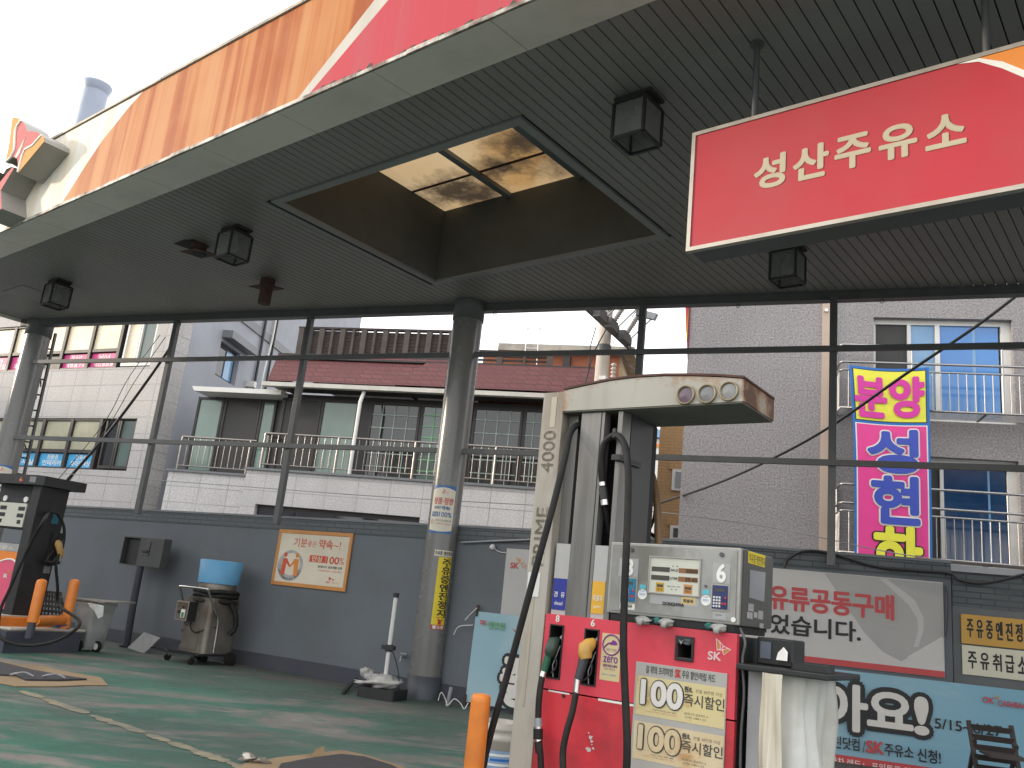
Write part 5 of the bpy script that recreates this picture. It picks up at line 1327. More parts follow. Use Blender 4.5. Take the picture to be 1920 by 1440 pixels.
# stand with plastic bag
gx = at_z(716, 1309, 0); SP = Fr((gx.x, gx.y, 0), -66); P = SP.P
t = thing('parasol_stand', 'white pole in a black base weighed down beside the column', 'stand', SP)
m = MB(); m.prismz(rrect(.25, .2, .05), 0, .12, m_black); m.build('base', t, bevel=.01)
zt_ = P(740, 1117)[1]; m = MB(); m.tube([(.01, 0, .1), (.01, 0, zt_)], .026, M('white_pole', (.62, .62, .6), .4, .06), 12); m.build('pole', t)
m = MB(); m.cyl((.01, 0, 0), .036, zt_ - .02, zt_ + .035, m_black, 12); m.build('pole_cap', t)
zc = P(729, 1215)[1]; m = MB(); m.cyl((.01, 0, 0), .045, zc - .04, zc + .04, m_black, 12); m.box(-.07, .09, -.05, .02, zc - .02, zc + .03, m_black); m.tube(smooth_path([(.06, -.03, zc), (.14, -.04, zc - .12), (.2, -.03, .3), (.23, .0, .1)], 5), .008, m_black, 5); m.build('clamp', t)
f = SP.at(-.03, -.03, .12); t = thing('plastic_bag', 'crumpled translucent white plastic bag of sand on the black stand base', 'bag', f)
m = MB(); m_bag = M('grey_white_plastic', (.46, .45, .43), .35, .25, 9, (.25, .24, .23), .6, 6)
noise_blob(m, (.02, 0, .07), .22, .15, .085, m_bag, 2, .45, 26, 14); noise_blob(m, (-.2, -.02, .14), .08, .06, .06, m_bag, 8, .6, 18, 10); noise_blob(m, (-.24, -.05, .03), .1, .05, .025, m_bag, 9, .6); m.build('bag', t)
p0, p1 = at_z(643, 1299, .02), at_z(669, 1277, .05); f = Fr((p0.x, p0.y, 0), -90)
t = thing('wooden_stick', 'short dark stick lying on the floor before the white pole', 'stick', f)
m = MB(); m.bar((0, 0, .02), (p1.x - p0.x, p1.y - p0.y, .08), .035, .03, m_black); m.build('stick', t)
gx = at_z(838, 1324, 0); f = Fr((gx.x, gx.y, 0), -60); t = thing('pipe_stub', 'short grey pipe stub with loose white cord at the column foot', 'pipe', f)
m = MB(); m.tube([(0, 0, 0), (.03, 0, .22)], .022, m_galv, 10); m.build('stub', t)
m = MB(); m.tube(smooth_path([(-.1, -.05, .05), (-.05, -.08, .15), (0, -.05, .08), (.06, -.08, .02), (.12, -.05, .1), (.2, -.03, .06), (.27, -.05, .01), (.3, -.02, .08)], 6), .006, m_pvc, 5); m.build('cord', t)

# floor mats on cardboard
m_card = M('cardboard', (.30, .21, .12), .85, .12, 4, (.14, .1, .06), .6, 1.6); m_mat = M('dark_floor_mat', (.045, .042, .046), .85, .2, 8, bump=.2, bs=80)
def floor_mat(label, card, mat_, zc, zm, loc):
    c = at_z(*loc, 0); f = Fr((c.x, c.y, 0), -90); t = thing('floor_mat', label, 'mat', f, 'dark mats on cardboard')
    G = lambda p, z: (at_z(p[0], p[1], z).x - c.x, at_z(p[0], p[1], z).y - c.y)
    m = MB(); pts = [G(p, zc) for p in card]; m.prismz(pts, .004, zc, m_card); m.build('cardboard_sheet', t)
    m = MB(); pts = [G(p, zm) for p in mat_]; m.prismz(pts, zc + .002, zm, m_mat); m.build('mat_sheet', t)
    return t, G
t, G = floor_mat('dark mat on cardboard before the old pump at the left', [(-120, 1228), (0, 1238), (40, 1246), (72, 1246), (110, 1256), (190, 1270), (202, 1284), (160, 1284), (110, 1286), (30, 1286), (-20, 1276), (-160, 1262)], [(-130, 1230), (0, 1240), (60, 1255), (120, 1266), (163, 1272), (110, 1274), (48, 1273), (30, 1265), (-140, 1258)], .012, .03, (60, 1262))
m = MB()
for p, s in (((38, 1268), 1), ((98, 1271), 2)):
    g_ = G(p, .03); m.tube(smooth_path([(g_[0] - .1, g_[1], .035), (g_[0] - .02, g_[1] - .05, .06), (g_[0] + .04, g_[1], .07), (g_[0] + .12, g_[1] + .02, .04)], 5), .01, m_galv, 6)
m.build('wire_clip', t)
t, G = floor_mat('dark mat on torn cardboard at the bottom of the forecourt', [(455, 1432), (520, 1420), (590, 1412), (640, 1406), (672, 1412), (720, 1426), (770, 1442), (790, 1475), (600, 1520), (430, 1500)], [(527, 1431), (580, 1421), (640, 1413), (684, 1418), (735, 1434), (765, 1450), (770, 1490), (590, 1520), (500, 1480)], .012, .03, (620, 1440))
m = MB(); g_ = G((596, 1418), .02); m.add([(g_[0] - .06, g_[1], .012), (g_[0] + .05, g_[1], .012), (g_[0] + .03, g_[1] + .02, .09), (g_[0] - .02, g_[1] + .01, .07)], [(0, 1, 2, 3)], m_card); m.build('cardboard_flap', t)
g_ = at_z(463, 1432, 0); f = Fr((g_.x, g_.y, .012), -90); t = thing('crumpled_foil', 'crumpled foil scrap at the corner of the torn cardboard', 'litter', f)
m = MB(); noise_blob(m, (0, 0, .03), .05, .035, .03, m_alu, 4, .8, 14, 8); noise_blob(m, (.07, .02, .015), .06, .03, .015, m_alu, 6, .8, 14, 8); m.build('foil', t)

# ------------------------------------------------------------------ old black pump at the left
c = at_depth(45, 1050, 12.0)
LP = Fr((c.x, c.y, 0), -65); P = LP.P
ISL = .42
t = thing('pump_island', 'dark blue concrete pump island with an orange painted edge', 'pump island', LP)
m = MB(); m.box(-2.2, .44, -.34, .8, 0, .26, m_wallbase); m.build('island_base', t)
m = MB(); m.box(-2.2, .10, -.26, .6, .262, ISL, m_orange); m.box(.101, .36, -.24, .94, .262, .30, m_conc); m.build('orange_edge', t, bevel=.02)
m = MB(); m.box(-2.18, .08, -.24, .58, ISL + .001, ISL + .012, m_conc); m.build('island_top', t)
f = LP.at(.22, .62, .302); t = thing('blue_rag', 'crumpled dark blue plastic on the island behind the old black pump', 'rag', f)
m = MB(); noise_blob(m, (0, 0, .035), .12, .08, .035, M('dark_blue_plastic', (.015, .08, .24), .5, .3, 9), 3, .9); m.build('rag', t)
f = LP.at(0, 0, ISL + .012); P = f.P
t = thing('fuel_pump', 'old black fuel pump with pink and orange panel at the left edge', 'fuel pump', f, 'fuel pumps')
TOP = P(76, 893)[1]; xl_ = -.95
m = MB(); m.box(-.02, -.30, -.0, .46, 0, TOP - .1, m_black) if False else m.box(-.17, 0, 0, .46, 0, TOP - .12, m_black); m.build('side_column', t, bevel=.01)
m = MB(); m.prismz([(xl_ - .1, -.08), (-.02, -.08), (.06, -.02), (.12, .5), (.12, .62), (xl_ - .1, .62)], TOP - .125, TOP + .005, m_black); m.build('top_cap', t, bevel=.012)
m = MB(); m.box(-.06, .02, -.075, -.073, TOP - .1, TOP - .015, m_galv) if False else m.prism([(-.155, TOP - .1), (-.03, TOP - .1), (-.03, TOP - .02), (-.155, TOP - .02)], -.086, -.081, m_trimgrey); m.build('cap_lamp', t)
m = MB(); z = TOP - .07; m.prism([(-.36, z), (-.31, z + .045), (-.335, z - .03)], -.086, -.081, m_sorange); m.prism([(-.35, z - .035), (-.27, z - .01), (-.315, z + .01)], -.085, -.081, m_gred); m.build('winged_logo', t)
zd1, zd0, zr1, zp1 = P(60, 945)[1], P(50, 988)[1], P(40, 1020)[1], P(30, 1140)[1]
zb1 = P(60, 935)[1]
m = MB(); m.box(xl_, -.172, .06, .4, 0, zr1 + .0, m_black); m.box(xl_, -.172, .02, .42, zd0 - .03, zb1, m_black); m.build('cabinet', t)
m = MB(); m.box(xl_, -.30, .1, .3, zb1 + .001, TOP - .13, m_black); m.build('head_panel', t)
m = MB(); m.box(-.75, -.2, .0, .019, zd0 - .01, zd1 - .0, M('cream_dial_panel', (.50, .49, .42), .5, .06)); 
for i, (u, v) in enumerate(((0, .68), (0, .38), (.37, .68), (.37, .38), (.02, .1), (.4, .1))):
    wd = .13 if i < 4 else .07; hh_ = (zd1 - zd0); m.box(-.72 + u, -.72 + u + wd, -.003, -.0005, zd0 + hh_ * v, zd0 + hh_ * (v + .17), m_black)
m.build('dial_panel', t)
zk = (zb1 + zd1) / 2 + .02
for x in (-.68, -.26): m = MB(); m.cyl((x, .018, zk), .04, -.006, .014, m_pvc, 16, 'y'); m.build('round_knob', t)
m = MB(); m.box(xl_, -.178, .035, .058, zr1 - .11, zr1 - .004, m_tgrey); m.text('SK주유소', -.8, zr1 - .09, -.3, zr1 - .04, .034, m_ssign); m.build('label_strip', t)
zs = P(25, 1050)[1]; zw_ = P(25, 1065)[1]
m_ppink = M('pump_pink', (.66, .085, .17), .45, .06, 1.5, (.4, .08, .12), .4, 2); m_porg = M('pump_orange', (.68, .2, .03), .45, .06, 1.5)
m = MB(); m.box(xl_, -.178, .034, .057, zs - .11, zr1 - .112, m_porg); m.build('orange_panel', t)
cu = [(xl_, zs - .16), (-.75, zs - .13), (-.6, zs - .08), (-.45, zs - .02), (-.33, zs + .005), (-.24, zs), (-.18, zs - .03)]
m = MB(); m.prism([(xl_, .06), (-.18, .06)] + cu[::-1], .028, .05, m_ppink); m.build('pink_panel', t)
m = MB(); m.tube([(a, .028, b) for a, b in smooth_path([(a, 0, b) for a, b in cu], 3) and [(v[0], v[2]) for v in smooth_path([(a, 0, b) for a, b in cu], 3)]], .012, m_white, 6); m.build('white_curve', t)
m = MB(); m.text('SK', -.36, zs - .24, -.28, zs - .19, .026, m_white, .03); m.prism([(-.3, zs - .12), (-.26, zs - .15), (-.29, zs - .18)], .025, .027, m_sorange); m.prism([(-.27, zs - .165), (-.21, zs - .15), (-.25, zs - .19)], .025, .027, m_sorange); m.build('lettering', t)
# side details: the narrow side faces right
zz = f.X(95, 1000, 0)
Xs = lambda a, b: f.X(a, b, .005)
q = Xs(104, 973); m = MB(); m.box(.001, .006, q[0] - .05, q[0] + .05, q[1] - .07, q[1] + .07, M('teal_sticker', (.02, .12, .17), .5)); q = Xs(88, 1068); m.box(.001, .006, q[0] - .05, q[0] + .05, q[1] - .05, q[1] + .05, m_trimgrey); m.build('side_sticker', t)
q = Xs(103, 1015); m = MB(); m.box(.0005, .03, q[0] - .07, q[0] + .09, q[1] - .22, q[1] + .12, m_black); m.build('nozzle_holder', t)
m_brass = M('tan_nozzle', (.40, .25, .08), .45, .1, 5, (.15, .1, .05), .5, 3)
a, b, c_ = Xs(102, 1018), Xs(104, 1045), Xs(105, 1052)
m = MB(); m.tube([(.06, a[0], a[1] + .03), (.08, a[0], a[1]), (.09, b[0], b[1] + .06), (.09, b[0], b[1])], [.03, .05, .045, .03], m_brass, 10); m.tube([(.09, b[0], b[1]), (.09, c_[0], c_[1] - .03)], .022, m_chrome, 10)
m.tube(smooth_path([(.05, a[0] - .02, a[1] - .1), (.08, a[0] - .1, a[1] - .2), (.07, a[0] - .08, a[1] - .3), (.07, b[0], b[1] - .08)], 5), .018, m_rubber, 6); m.build('nozzle', t)
hp = [f.X(*p, .1) for p in ((105, 1056), (108, 1100), (111, 1135))]
pts = [(.09, c_[0], c_[1] - .02)] + [(.1, a, b) for a, b in hp]
fy = -.42
low = [f.P(*p, fy) for p in ((105, 1165), (82, 1196), (48, 1209), (20, 1208), (2, 1196), (-3, 1175), (2, 1140), (18, 1105), (40, 1055), (62, 1010), (83, 975))]
pts += [(a, fy + .35 * max(0, 1 - i / 4), b) for i, (a, b) in enumerate(low)]
up = [f.X(*p, .1) for p in ((104, 964), (117, 964), (128, 980), (132, 1000), (128, 1030), (116, 1050), (106, 1056), (97, 1053))]
pts += [(.1, a - .1, b) for a, b in up]
m = MB(); m.tube(smooth_path(pts, 6), .02, m_rubber, 8); m.build('hose', t)

# ------------------------------------------------------------------ main fuel pump
_p = at_depth(1000, 1160, 4.9); FP = Fr((_p.x, _p.y, 0), -53); P = FP.P
t = thing('pump_island', 'low concrete island under the red fuel pump', 'pump island', FP)
m = MB(); m.prismz([(-.45, -.35), (2.0, -.35), (2.0, .8), (-.45, .8)], 0, .15, m_conc); m.build('island_base', t, bevel=.02)
PB0 = .15
fp = thing('fuel_pump', 'tall red and grey two hose fuel pump with a rusty white top arm', 'fuel pump', FP, 'fuel pumps')
m_ppaint = M('cream_pump_paint', (.42, .385, .335), .5, .06, 2, (.17, .13, .09), .85, 1.4, .47, st=(1.5, 1.5, .35))
def mat_rustpaint():
    t_ = NT('rusty_white_arm'); n = t_.noise(2.6, 6, .7); z = t_.n('ShaderNodeSeparateXYZ', {0: t_.oc}).outputs
    e1 = t_.ramp(t_.math('MULTIPLY', t_.math('SUBTRACT', z[2], 2.3), 5.0), [(.5, 0.0), (1.0, .16)])
    e2 = t_.ramp(t_.math('ABSOLUTE', t_.math('SUBTRACT', z[0], .09)), [(.0, .26), (.16, 0.0)]); e3 = t_.ramp(t_.math('ABSOLUTE', t_.math('SUBTRACT', z[0], 1.17)), [(.0, .34), (.012, .30), (.03, .10), (.3, .03), (.5, 0.0)])
    k = t_.math('ADD', t_.math('ADD', n, e1), t_.math('ADD', e2, e3))
    base = t_.mix(t_.ramp(t_.noise(1.5, 5), [(.3, 0.0), (.7, 1.0)]), (.38, .365, .325), (.31, .295, .255))
    base = t_.mix(t_.ramp(t_.noise(1.2, 4, .6, t_.map((6, 1, .8), (2, 2, 2))), [(.55, 0.0), (.75, .4)]), base, (.22, .2, .16))
    c = t_.mix(t_.ramp(k, [(.625, 0.0), (.73, .7)]), base, (.27, .11, .025)); c = t_.mix(t_.ramp(k, [(.74, 0.0), (.82, .9)]), c, (.08, .03, .012))
    t_.col(c); t_.bump(k, .15); return t_.set(.55)
m_arm = mat_rustpaint()
m_armunder = M('dark_arm_underside', (.13, .12, .10), .7, .25, 3, (.05, .045, .04), .6, 2)  # underside gets a darker grey-brown than the rest of the arm
m_redp = M('pump_red_paint', (.66, .055, .085), .38, .05, 1.5, (.22, .03, .035), .55, 2.2, .58)
m_redl = M('pump_red_lower', (.60, .035, .05), .42, .07, 1.5, (.12, .02, .025), .75, 1.7, .52)
D_ = .44
m = MB(); m.box(-.058, .084, -.02, .5, PB0, 2.43, m_ppaint); m.build('pillar', fp, bevel=.004)
m_gold = M('worn_gold_letters', (.39, .345, .268), .5, .1)
def vtext(mb, body, xa, xb, za, zb_, y, mat, bold=.0):      # reads upward
    tmp = MB(); tmp.text(body, 0, 0, zb_ - za, xb - xa, 0, mat, bold)
    mb.add([(xb - v[2], y, za + v[0]) for v in tmp.v], tmp.f, mat)
m = MB(); vtext(m, '4000', -.03, .05, 1.96, 2.2, -.0225, m_gold, .01); m.build('gold_lettering', fp); m = MB(); vtext(m, 'PRIME', -.03, .045, 1.44, 1.76, -.0225, m_gold, .01); m.build('gold_lettering', fp); m = MB(); m.box(.002, .038, -.0225, -.0205, 2.22, 2.4, m_gold); m.box(-.01, .008, -.0225, -.0205, .7, 1.4, m_gold); m.build('gold_stripe', fp)
m = MB(); m.box(-.045, .035, -.024, -.0205, 1.27, 1.40, m_pvc); m.build('paper_notice', fp)
armt = [P(*p) for p in ((1062, 735), (1100, 727), (1150, 717), (1200, 711), (1250, 708.5), (1300, 708.5), (1350, 710), (1399, 713.5))]
outline = [(.0855, 2.311), (1.158, 2.311), (1.158, armt[-1][1])] + [(x, z) for x, z in armt[::-1][1:-1]] + [(.0855, 2.432)]
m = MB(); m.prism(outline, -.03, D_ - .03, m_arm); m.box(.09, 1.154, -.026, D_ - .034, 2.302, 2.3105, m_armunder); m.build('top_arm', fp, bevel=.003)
m = MB(); m.prism([(x, z + .004) for x, z in outline[2:]] + [(x, z + .016) for x, z in outline[2:][::-1]], -.036, D_ - .024, m_rust); m.build('arm_edge', fp)
for px_, mt in ((1286, M('lamp_violet', (.13, .09, .12), .15, .1)), (1326, M('lamp_grey', (.17, .17, .18), .15, .1)), (1367, M('lamp_pale', (.22, .22, .22), .15, .1))):
    x, z = P(px_, 741 if px_ < 1300 else (739 if px_ < 1350 else 734), -.03)
    m = MB(); m.lathe([(.040, .0), (.045, .012), (.051, .012), (.053, .0)], (x, -.031, z), M('lamp_ring', (.24, .195, .12), .4, .1, metal=.5), 24, 'y')
    r = m.build('lamp', fp); q = MB(); q.lathe([(.0005, .007), (.02, .006), (.041, .002)], (x, -.031, z), mt, 20, 'y'); q.build('lens', r)
m_post = M('brushed_grey_post', (.20, .195, .185), .4, .1, 3, (.1, .09, .08), .5, 1.5, .5, metal=.3, st=(8, 8, .5))
def X2(a, b): return P(a, b)[0]
# columns between cabinet and arm
za = 1.19
m = MB(); m.box(.086, .15, .05, .09, za, 2.30, m_post); m.build('hose_column', fp)
m = MB(); m.box(.205, .355, -.005, .06, za, 2.30, m_post); m.box(.332, .337, -.0065, -.005, za, 2.30, m_dark); m.build('hose_column', fp)
m = MB(); m.box(.44, .468, -.005, .09, za, 2.30, m_post); m.build('hose_column', fp)
m = MB(); m.box(.469, FP.P(1214, 900, .4)[0], .1, .41, za, 2.30, M('dark_side_panel', (.055, .056, .056), .5, .1, 2)); m.build('rear_column', fp)
m = MB(); m.box(.086, .47, .36, .41, za, 2.30, m_dark); m.build('back_panel', fp)
# fuel grade plates
for (xa_, xb_, mt, a, b) in ((.112, .202, M('diesel_blue', (.02, .03, .26), .45, .05), '경  유', 'diesel'), (.357, .437, M('gasoline_yellow', (.70, .38, .03), .45, .05), '휘발유', 'gasoline')):
    z1_ = 1.567; zm_ = 1.38; z0_ = 1.215
    m = MB(); m.box(xa_, xb_, -.003, .02, za, z1_, m_tgrey if False else M('pale_plate', (.42, .41, .4), .45, .05, 3)); m.box(xa_ + .002, xb_ - .002, -.006, -.0032, z0_, zm_, mt)
    m.text(a, xa_ + .012, z0_ + .065, xb_ - .01, z0_ + .095, -.0065, m_white, .01); m.text(b, xa_ + .018, z0_ + .025, xb_ - .02, z0_ + .045, -.0065, m_white); m.build('grade_plate', fp)
# cabinet
zs_ = .806
m = MB(); m.box(.0865, 1.168, .142, D_, PB0, za - .012, m_black); m.box(.0865, .0935, .012, .1415, PB0, za - .012, m_black); m.box(1.161, 1.168, .012, .1415, PB0, za - .012, m_black); m.box(.094, 1.1605, .012, .1415, za - .03, za - .012, m_black); m.build('cabinet', fp)
hl = []
def P2(a, b): return P(a, b, -.02)
noz = [((1032, 1170), (1058, 1172), (1050, 1276), (1024, 1270)), ((1099, 1178), (1126, 1181), (1115, 1289), (1088, 1282))]
holes = []
for TL, TR, BR, BL in noz:
    x0_, x1_, z0_, z1_ = [v for v in rect(FP, TL, TR, BR, BL, -.02)]; holes.append((x0_, x1_, z0_, z1_))
xc = [P2(1268, 1190)[0], P2(1303, 1192)[0], P2(1285, 1240)[1], P2(1285, 1193)[1]]
ch = (xc[0] + .012, xc[1] - .012, xc[2] + .015, P2(1285, 1208)[1])
m = MB(); strips(m, .094, 1.165, zs_ + .004, za, holes + [ch], -.02, .011, m_redp); m.build('upper_panel', fp)
m = MB(); m.box(.088, 1.167, -.018, .011, PB0 + .01, zs_ - .004, m_redl); m.build('lower_panel', fp, bevel=.003)
m = MB(); m.box(.15, .28, -.0185, -.017, zs_ - .008, zs_ - .001, m_white); m.box(.45, .74, -.0185, -.017, zs_ - .012, zs_ - .001, m_white); x_, z_ = P2(1057, 1305); m.cyl((x_, -.02, z_), .009, 0, .004, m_dark, 10, 'y'); m.build('chipped_edge', fp)
m_bare = M('bare_primer', (.5, .46, .44), .7, .1)
m = MB(); rnd = random.Random(21)
for (cx_, cy_, rr) in ((1107, 1382, .014), (1109, 1390, .011), (1103, 1405, .015), (1104, 1374, .006), (1113, 1403, .008), (1110, 1396, .005)):
    x_, z_ = P2(cx_, cy_); m.poly([(x_ + rr * rnd.uniform(.5, 1.2) * math.cos(-k * .63), -.0195 - .0004 * len(m.f), z_ + rr * .8 * rnd.uniform(.5, 1.2) * math.sin(-k * .63)) for k in range(10)][::-1], m_bare)
m.build('paint_chip', fp)
m = MB()
for i, (x0_, x1_, z0_, z1_) in enumerate(holes):
    e = .007
    m.box(x0_, x0_ + e, -.026, .01, z0_, z1_, m_black); m.box(x1_ - e, x1_, -.026, .01, z0_, z1_, m_black); m.box(x0_ + e, x1_ - e, -.0255, .01, z1_ - e, z1_, m_black); m.box(x0_ + e, x1_ - e, -.0255, .01, z0_, z0_ + e, m_black)
    m.tube([(x1_ - .015, -.02, z0_ + .17), (x0_ + .045, -.035, z0_ + .07), (x0_ + .05, -.03, z0_ + .01)], .003, m_galv, 5)
m.build('nozzle_bay', fp)
for (x0_, x1_, z0_, z1_) in holes + [ch]:
    m = MB()
    m.box(x0_ - .01, x1_ + .01, .136, .14, z0_ - .01, z1_ + .01, m_dark)
    m.box(x0_ - .01, x0_ + .001, -.0195, .1359, z0_ - .01, z1_ + .01, m_dark); m.box(x1_ - .001, x1_ + .01, -.0195, .1359, z0_ - .01, z1_ + .01, m_dark)
    m.box(x0_ + .0011, x1_ - .0011, -.0195, .1359, z0_ - .01, z0_ + .001, m_dark); m.box(x0_ + .0011, x1_ - .0011, -.0195, .1359, z1_ - .001, z1_ + .01, m_dark); m.build('bay_liner', fp)
m = MB()
for s, (cx_, cy_) in (('8', (1046, 1160)), ('6', (1112, 1168))): x_, z_ = P2(cx_, cy_); m.text(s, x_ - .011, z_ - .017, x_ + .011, z_ + .017, -.0205, m_white, .03)
m.build('hose_number', fp)
# nozzles and hoses
m_ngreen = M('green_nozzle', (.022, .05, .035), .4, .15, 5, (.02, .025, .02), .5, 5); m_nyel = M('yellow_nozzle', (.58, .32, .06), .42, .12, 5, (.2, .12, .05), .6, 6, .52)
m_gripg = M('dark_green_grip', (.01, .10, .05), .35, .1); m_gripb = M('navy_grip', (.04, .045, .055), .35, .1)
def Q(a, b, y): x_, z_ = FP.P(a, b, y); return (x_, y, z_)
def nozzle(pts_body, pts_grip, pts_ferr, hose, body, grip, extra):
    m = MB(); ps = [Q(*p[:2], p[2]) for p in pts_body]; m.tube(ps, [p[3] for p in pts_body], body, 12); nz = m.build('nozzle', fp)
    m = MB(); m.tube([Q(*p[:2], p[2]) for p in pts_grip], [p[3] for p in pts_grip], grip, 12); m.build('grip', nz)
    m = MB(); m.tube([Q(*p[:2], p[2]) for p in pts_ferr], .017, m_chrome, 12)
    m.tube([Q(pts_body[0][0] + 6, pts_body[0][1] - 2, .005), Q(pts_body[0][0] + 12, pts_body[0][1] - 8, .01)], .012, m_galv, 8); m.build('ferrule', nz)
    m = MB(); m.tube(smooth_path([Q(*p) for p in extra], 5), .005, m_black, 6); m.build('trigger', nz)
    m = MB(); m.tube(smooth_path([Q(*p) for p in hose], 8), .0165, m_rubber, 10); return m
h = nozzle([(1046, 1200, -.01, .018), (1038, 1204, -.035, .033), (1034, 1215, -.05, .034), (1030, 1226, -.06, .028), (1028, 1230, -.06, .02)], [(1028, 1229, -.06, .021), (1024, 1244, -.065, .02), (1020, 1259, -.07, .019)], [(1020, 1259, -.07), (1017, 1269, -.075)],
           [(1017, 1268, -.075), (1013, 1290, -.085), (1010, 1320, -.09), (1009, 1345, -.09), (1008, 1362, -.09), (1010, 1385, -.09), (1013, 1412, -.09), (1015, 1450, -.09), (1020, 1520, -.1)], m_ngreen, m_gripg,
           [(1036, 1232, -.04), (1043, 1238, -.04), (1042, 1252, -.04), (1033, 1262, -.05)])
for (a, b, c_, d) in ((1346, 1362, .021, m_galv), (1362, 1366, .024, m_chrome), (1366, 1386, .025, m_rubber), (1386, 1391, .021, m_chrome), (1391, 1412, .020, m_rubber)): h.tube([Q(1009, a, -.09), Q(1011 if a > 1370 else 1009, b, -.09)], c_, d, 12)
h.build('hose', fp)
h = nozzle([(1113, 1203, -.015, .02), (1106, 1208, -.045, .034), (1098, 1215, -.06, .04), (1097, 1226, -.07, .036), (1099, 1236, -.07, .030)], [(1095, 1234, -.07, .026), (1090, 1254, -.078, .023), (1084, 1274, -.085, .021)], [(1083, 1273, -.085), (1080, 1300, -.09)],
           [(1080, 1298, -.09), (1073, 1335, -.12), (1063, 1370, -.14), (1056, 1405, -.15), (1056, 1440, -.16), (1062, 1520, -.17)], m_nyel, m_gripb,
           [(1102, 1240, -.05), (1109, 1246, -.05), (1107, 1264, -.05), (1094, 1276, -.06)])
h.build('hose', fp)
# long hoses looping up to the arm
m = MB(); m.tube(smooth_path([Q(1090, 796, .05), Q(1078, 800, .0), Q(1068, 815, -.05), Q(1061, 850, -.1), Q(1048, 905, -.16), Q(1030, 975, -.2), Q(1008, 1055, -.22), Q(980, 1160, -.22), Q(950, 1270, -.2), Q(927, 1350, -.2), Q(914, 1400, -.2), Q(905, 1445, -.2), Q(900, 1500, -.15)], 8), .0185, m_rubber, 10); m.build('hose', fp)
m = MB(); m.tube(smooth_path([Q(1142, 998, .1), Q(1137, 965, .06), Q(1132, 930, .03), Q(1128, 890, .0), Q(1128, 858, -.02), Q(1133, 833, -.03), Q(1144, 820, -.04), Q(1155, 816, -.05), Q(1166, 824, -.07), Q(1174, 845, -.09), Q(1178, 890, -.12), Q(1177, 960, -.14), Q(1174, 1040, -.15), Q(1171, 1110, -.15), Q(1169, 1200, -.16), Q(1171, 1270, -.16), Q(1174, 1340, -.16), Q(1176, 1400, -.16), Q(1173, 1460, -.15), Q(1160, 1540, -.1)], 8), .0185, m_rubber, 10)
for (a, b, c_, d) in ((905, 912, .022, m_chrome), (914, 938, .023, m_black), (938, 948, .024, m_chrome)): m.tube([Q(1129.5 + (a - 905) * .12, a, .0), Q(1129.5 + (b - 905) * .12, b, .0)], c_, d, 12)
m.build('hose', fp)
m = MB(); m.tube([Q(1153, 806, -.03), Q(1153, 822, -.06)], .014, m_black, 8); m.box(.44, .49, -.05, .2, 2.02, 2.05, m_black); m.build('hose_hook', fp)
m = MB(); m.tube(smooth_path([Q(1212, 872, .45), Q(1220, 885, .5), Q(1228, 915, .5), Q(1233, 960, .48), Q(1235, 1018, .46), Q(1236, 1060, .45)], 7), .022, M('ochre_hose', (.16, .09, .035), .5, .1), 10); m.tube(smooth_path([Q(1216, 860, .46), Q(1226, 890, .5), Q(1229, 940, .5), Q(1222, 985, .5), Q(1200, 1010, .48)], 6), .009, m_black, 6); m.tube(smooth_path([Q(1205, 990, .48), Q(1218, 1000, .5), Q(1232, 1008, .48)], 5), .012, m_black, 6); m.build('rear_hose', fp)
# display head
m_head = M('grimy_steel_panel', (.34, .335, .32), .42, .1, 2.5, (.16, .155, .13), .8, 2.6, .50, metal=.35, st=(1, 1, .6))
m_headedge = M('panel_frame_steel', (.40, .385, .36), .4, .08, 4, (.22, .2, .17), .5, 4, .5, metal=.35)
hx0, hx1, hz0, hz1 = .466, 1.171, 1.228, 1.587
m = MB(); m.box(hx0, hx1, -.028, D_ - .03, hz0, hz1, m_headedge); m.box(hx0 + .02, hx1 - .02, -.02, D_ - .05, za, hz0, m_dark); hd = m.build('display_head', fp, bevel=.005)
m = MB(); m.box(hx0 + .014, hx1 - .014, -.034, -.0285, hz0 + .014, hz1 - .014, m_head); m.build('face_panel', fp)
Pq = lambda a, b: FP.P(a, b, -.034)
Lz = lambda a, b: (1130 + a / 6.0, 1000 + b / 6.0)
x0_, x1_, z0_, z1_ = rect(FP, Lz(540, 268), Lz(1100, 298), Lz(1085, 705), Lz(525, 660), -.034)
m_lcdback = M('dial_white', (.56, .56, .48), .35, .04, 3); m_lcd = M('lcd_off', (.065, .06, .05), .3, .1); m_lcdb = M('lcd_brown', (.26, .12, .045), .3, .1); m_lcdy = M('price_yellow', (.52, .30, .02), .4, .08)
wd, ht = x1_ - x0_, z1_ - z0_
m = MB(); m.box(x0_, x1_, -.036, -.0345, z0_, z1_, m_lcdback); b = .006
m.box(x0_ - b, x0_, -.042, -.0345, z0_ - b, z1_ + b, m_headedge); m.box(x1_, x1_ + b, -.042, -.0345, z0_ - b, z1_ + b, m_headedge); m.box(x0_, x1_, -.042, -.0345, z1_, z1_ + b, m_headedge); m.box(x0_, x1_, -.042, -.0345, z0_ - b, z0_, m_headedge)
dp = m.build('dial_panel', fp)
U = lambda u: x0_ + wd * u; V = lambda v: z0_ + ht * v
m = MB(); y = -.0365
m.box(U(.035), U(.405), y - .001, y, V(.60), V(.735), m_lcd); m.box(U(.585), U(.965), y - .001, y, V(.60), V(.735), m_lcdb); m.box(U(.035), U(.405), y - .001, y, V(.36), V(.495), m_lcd); m.box(U(.585), U(.965), y - .001, y, V(.36), V(.495), m_lcdb)
m.box(U(.14), U(.305), y - .001, y, V(.03), V(.29), m_lcdy); m.box(U(.165), U(.285), y - .002, y - .001, V(.165), V(.24), m_lcd); m.box(U(.70), U(.87), y - .001, y, V(.03), V(.29), m_sorange); m.box(U(.725), U(.85), y - .002, y - .001, V(.15), V(.225), m_lcd)
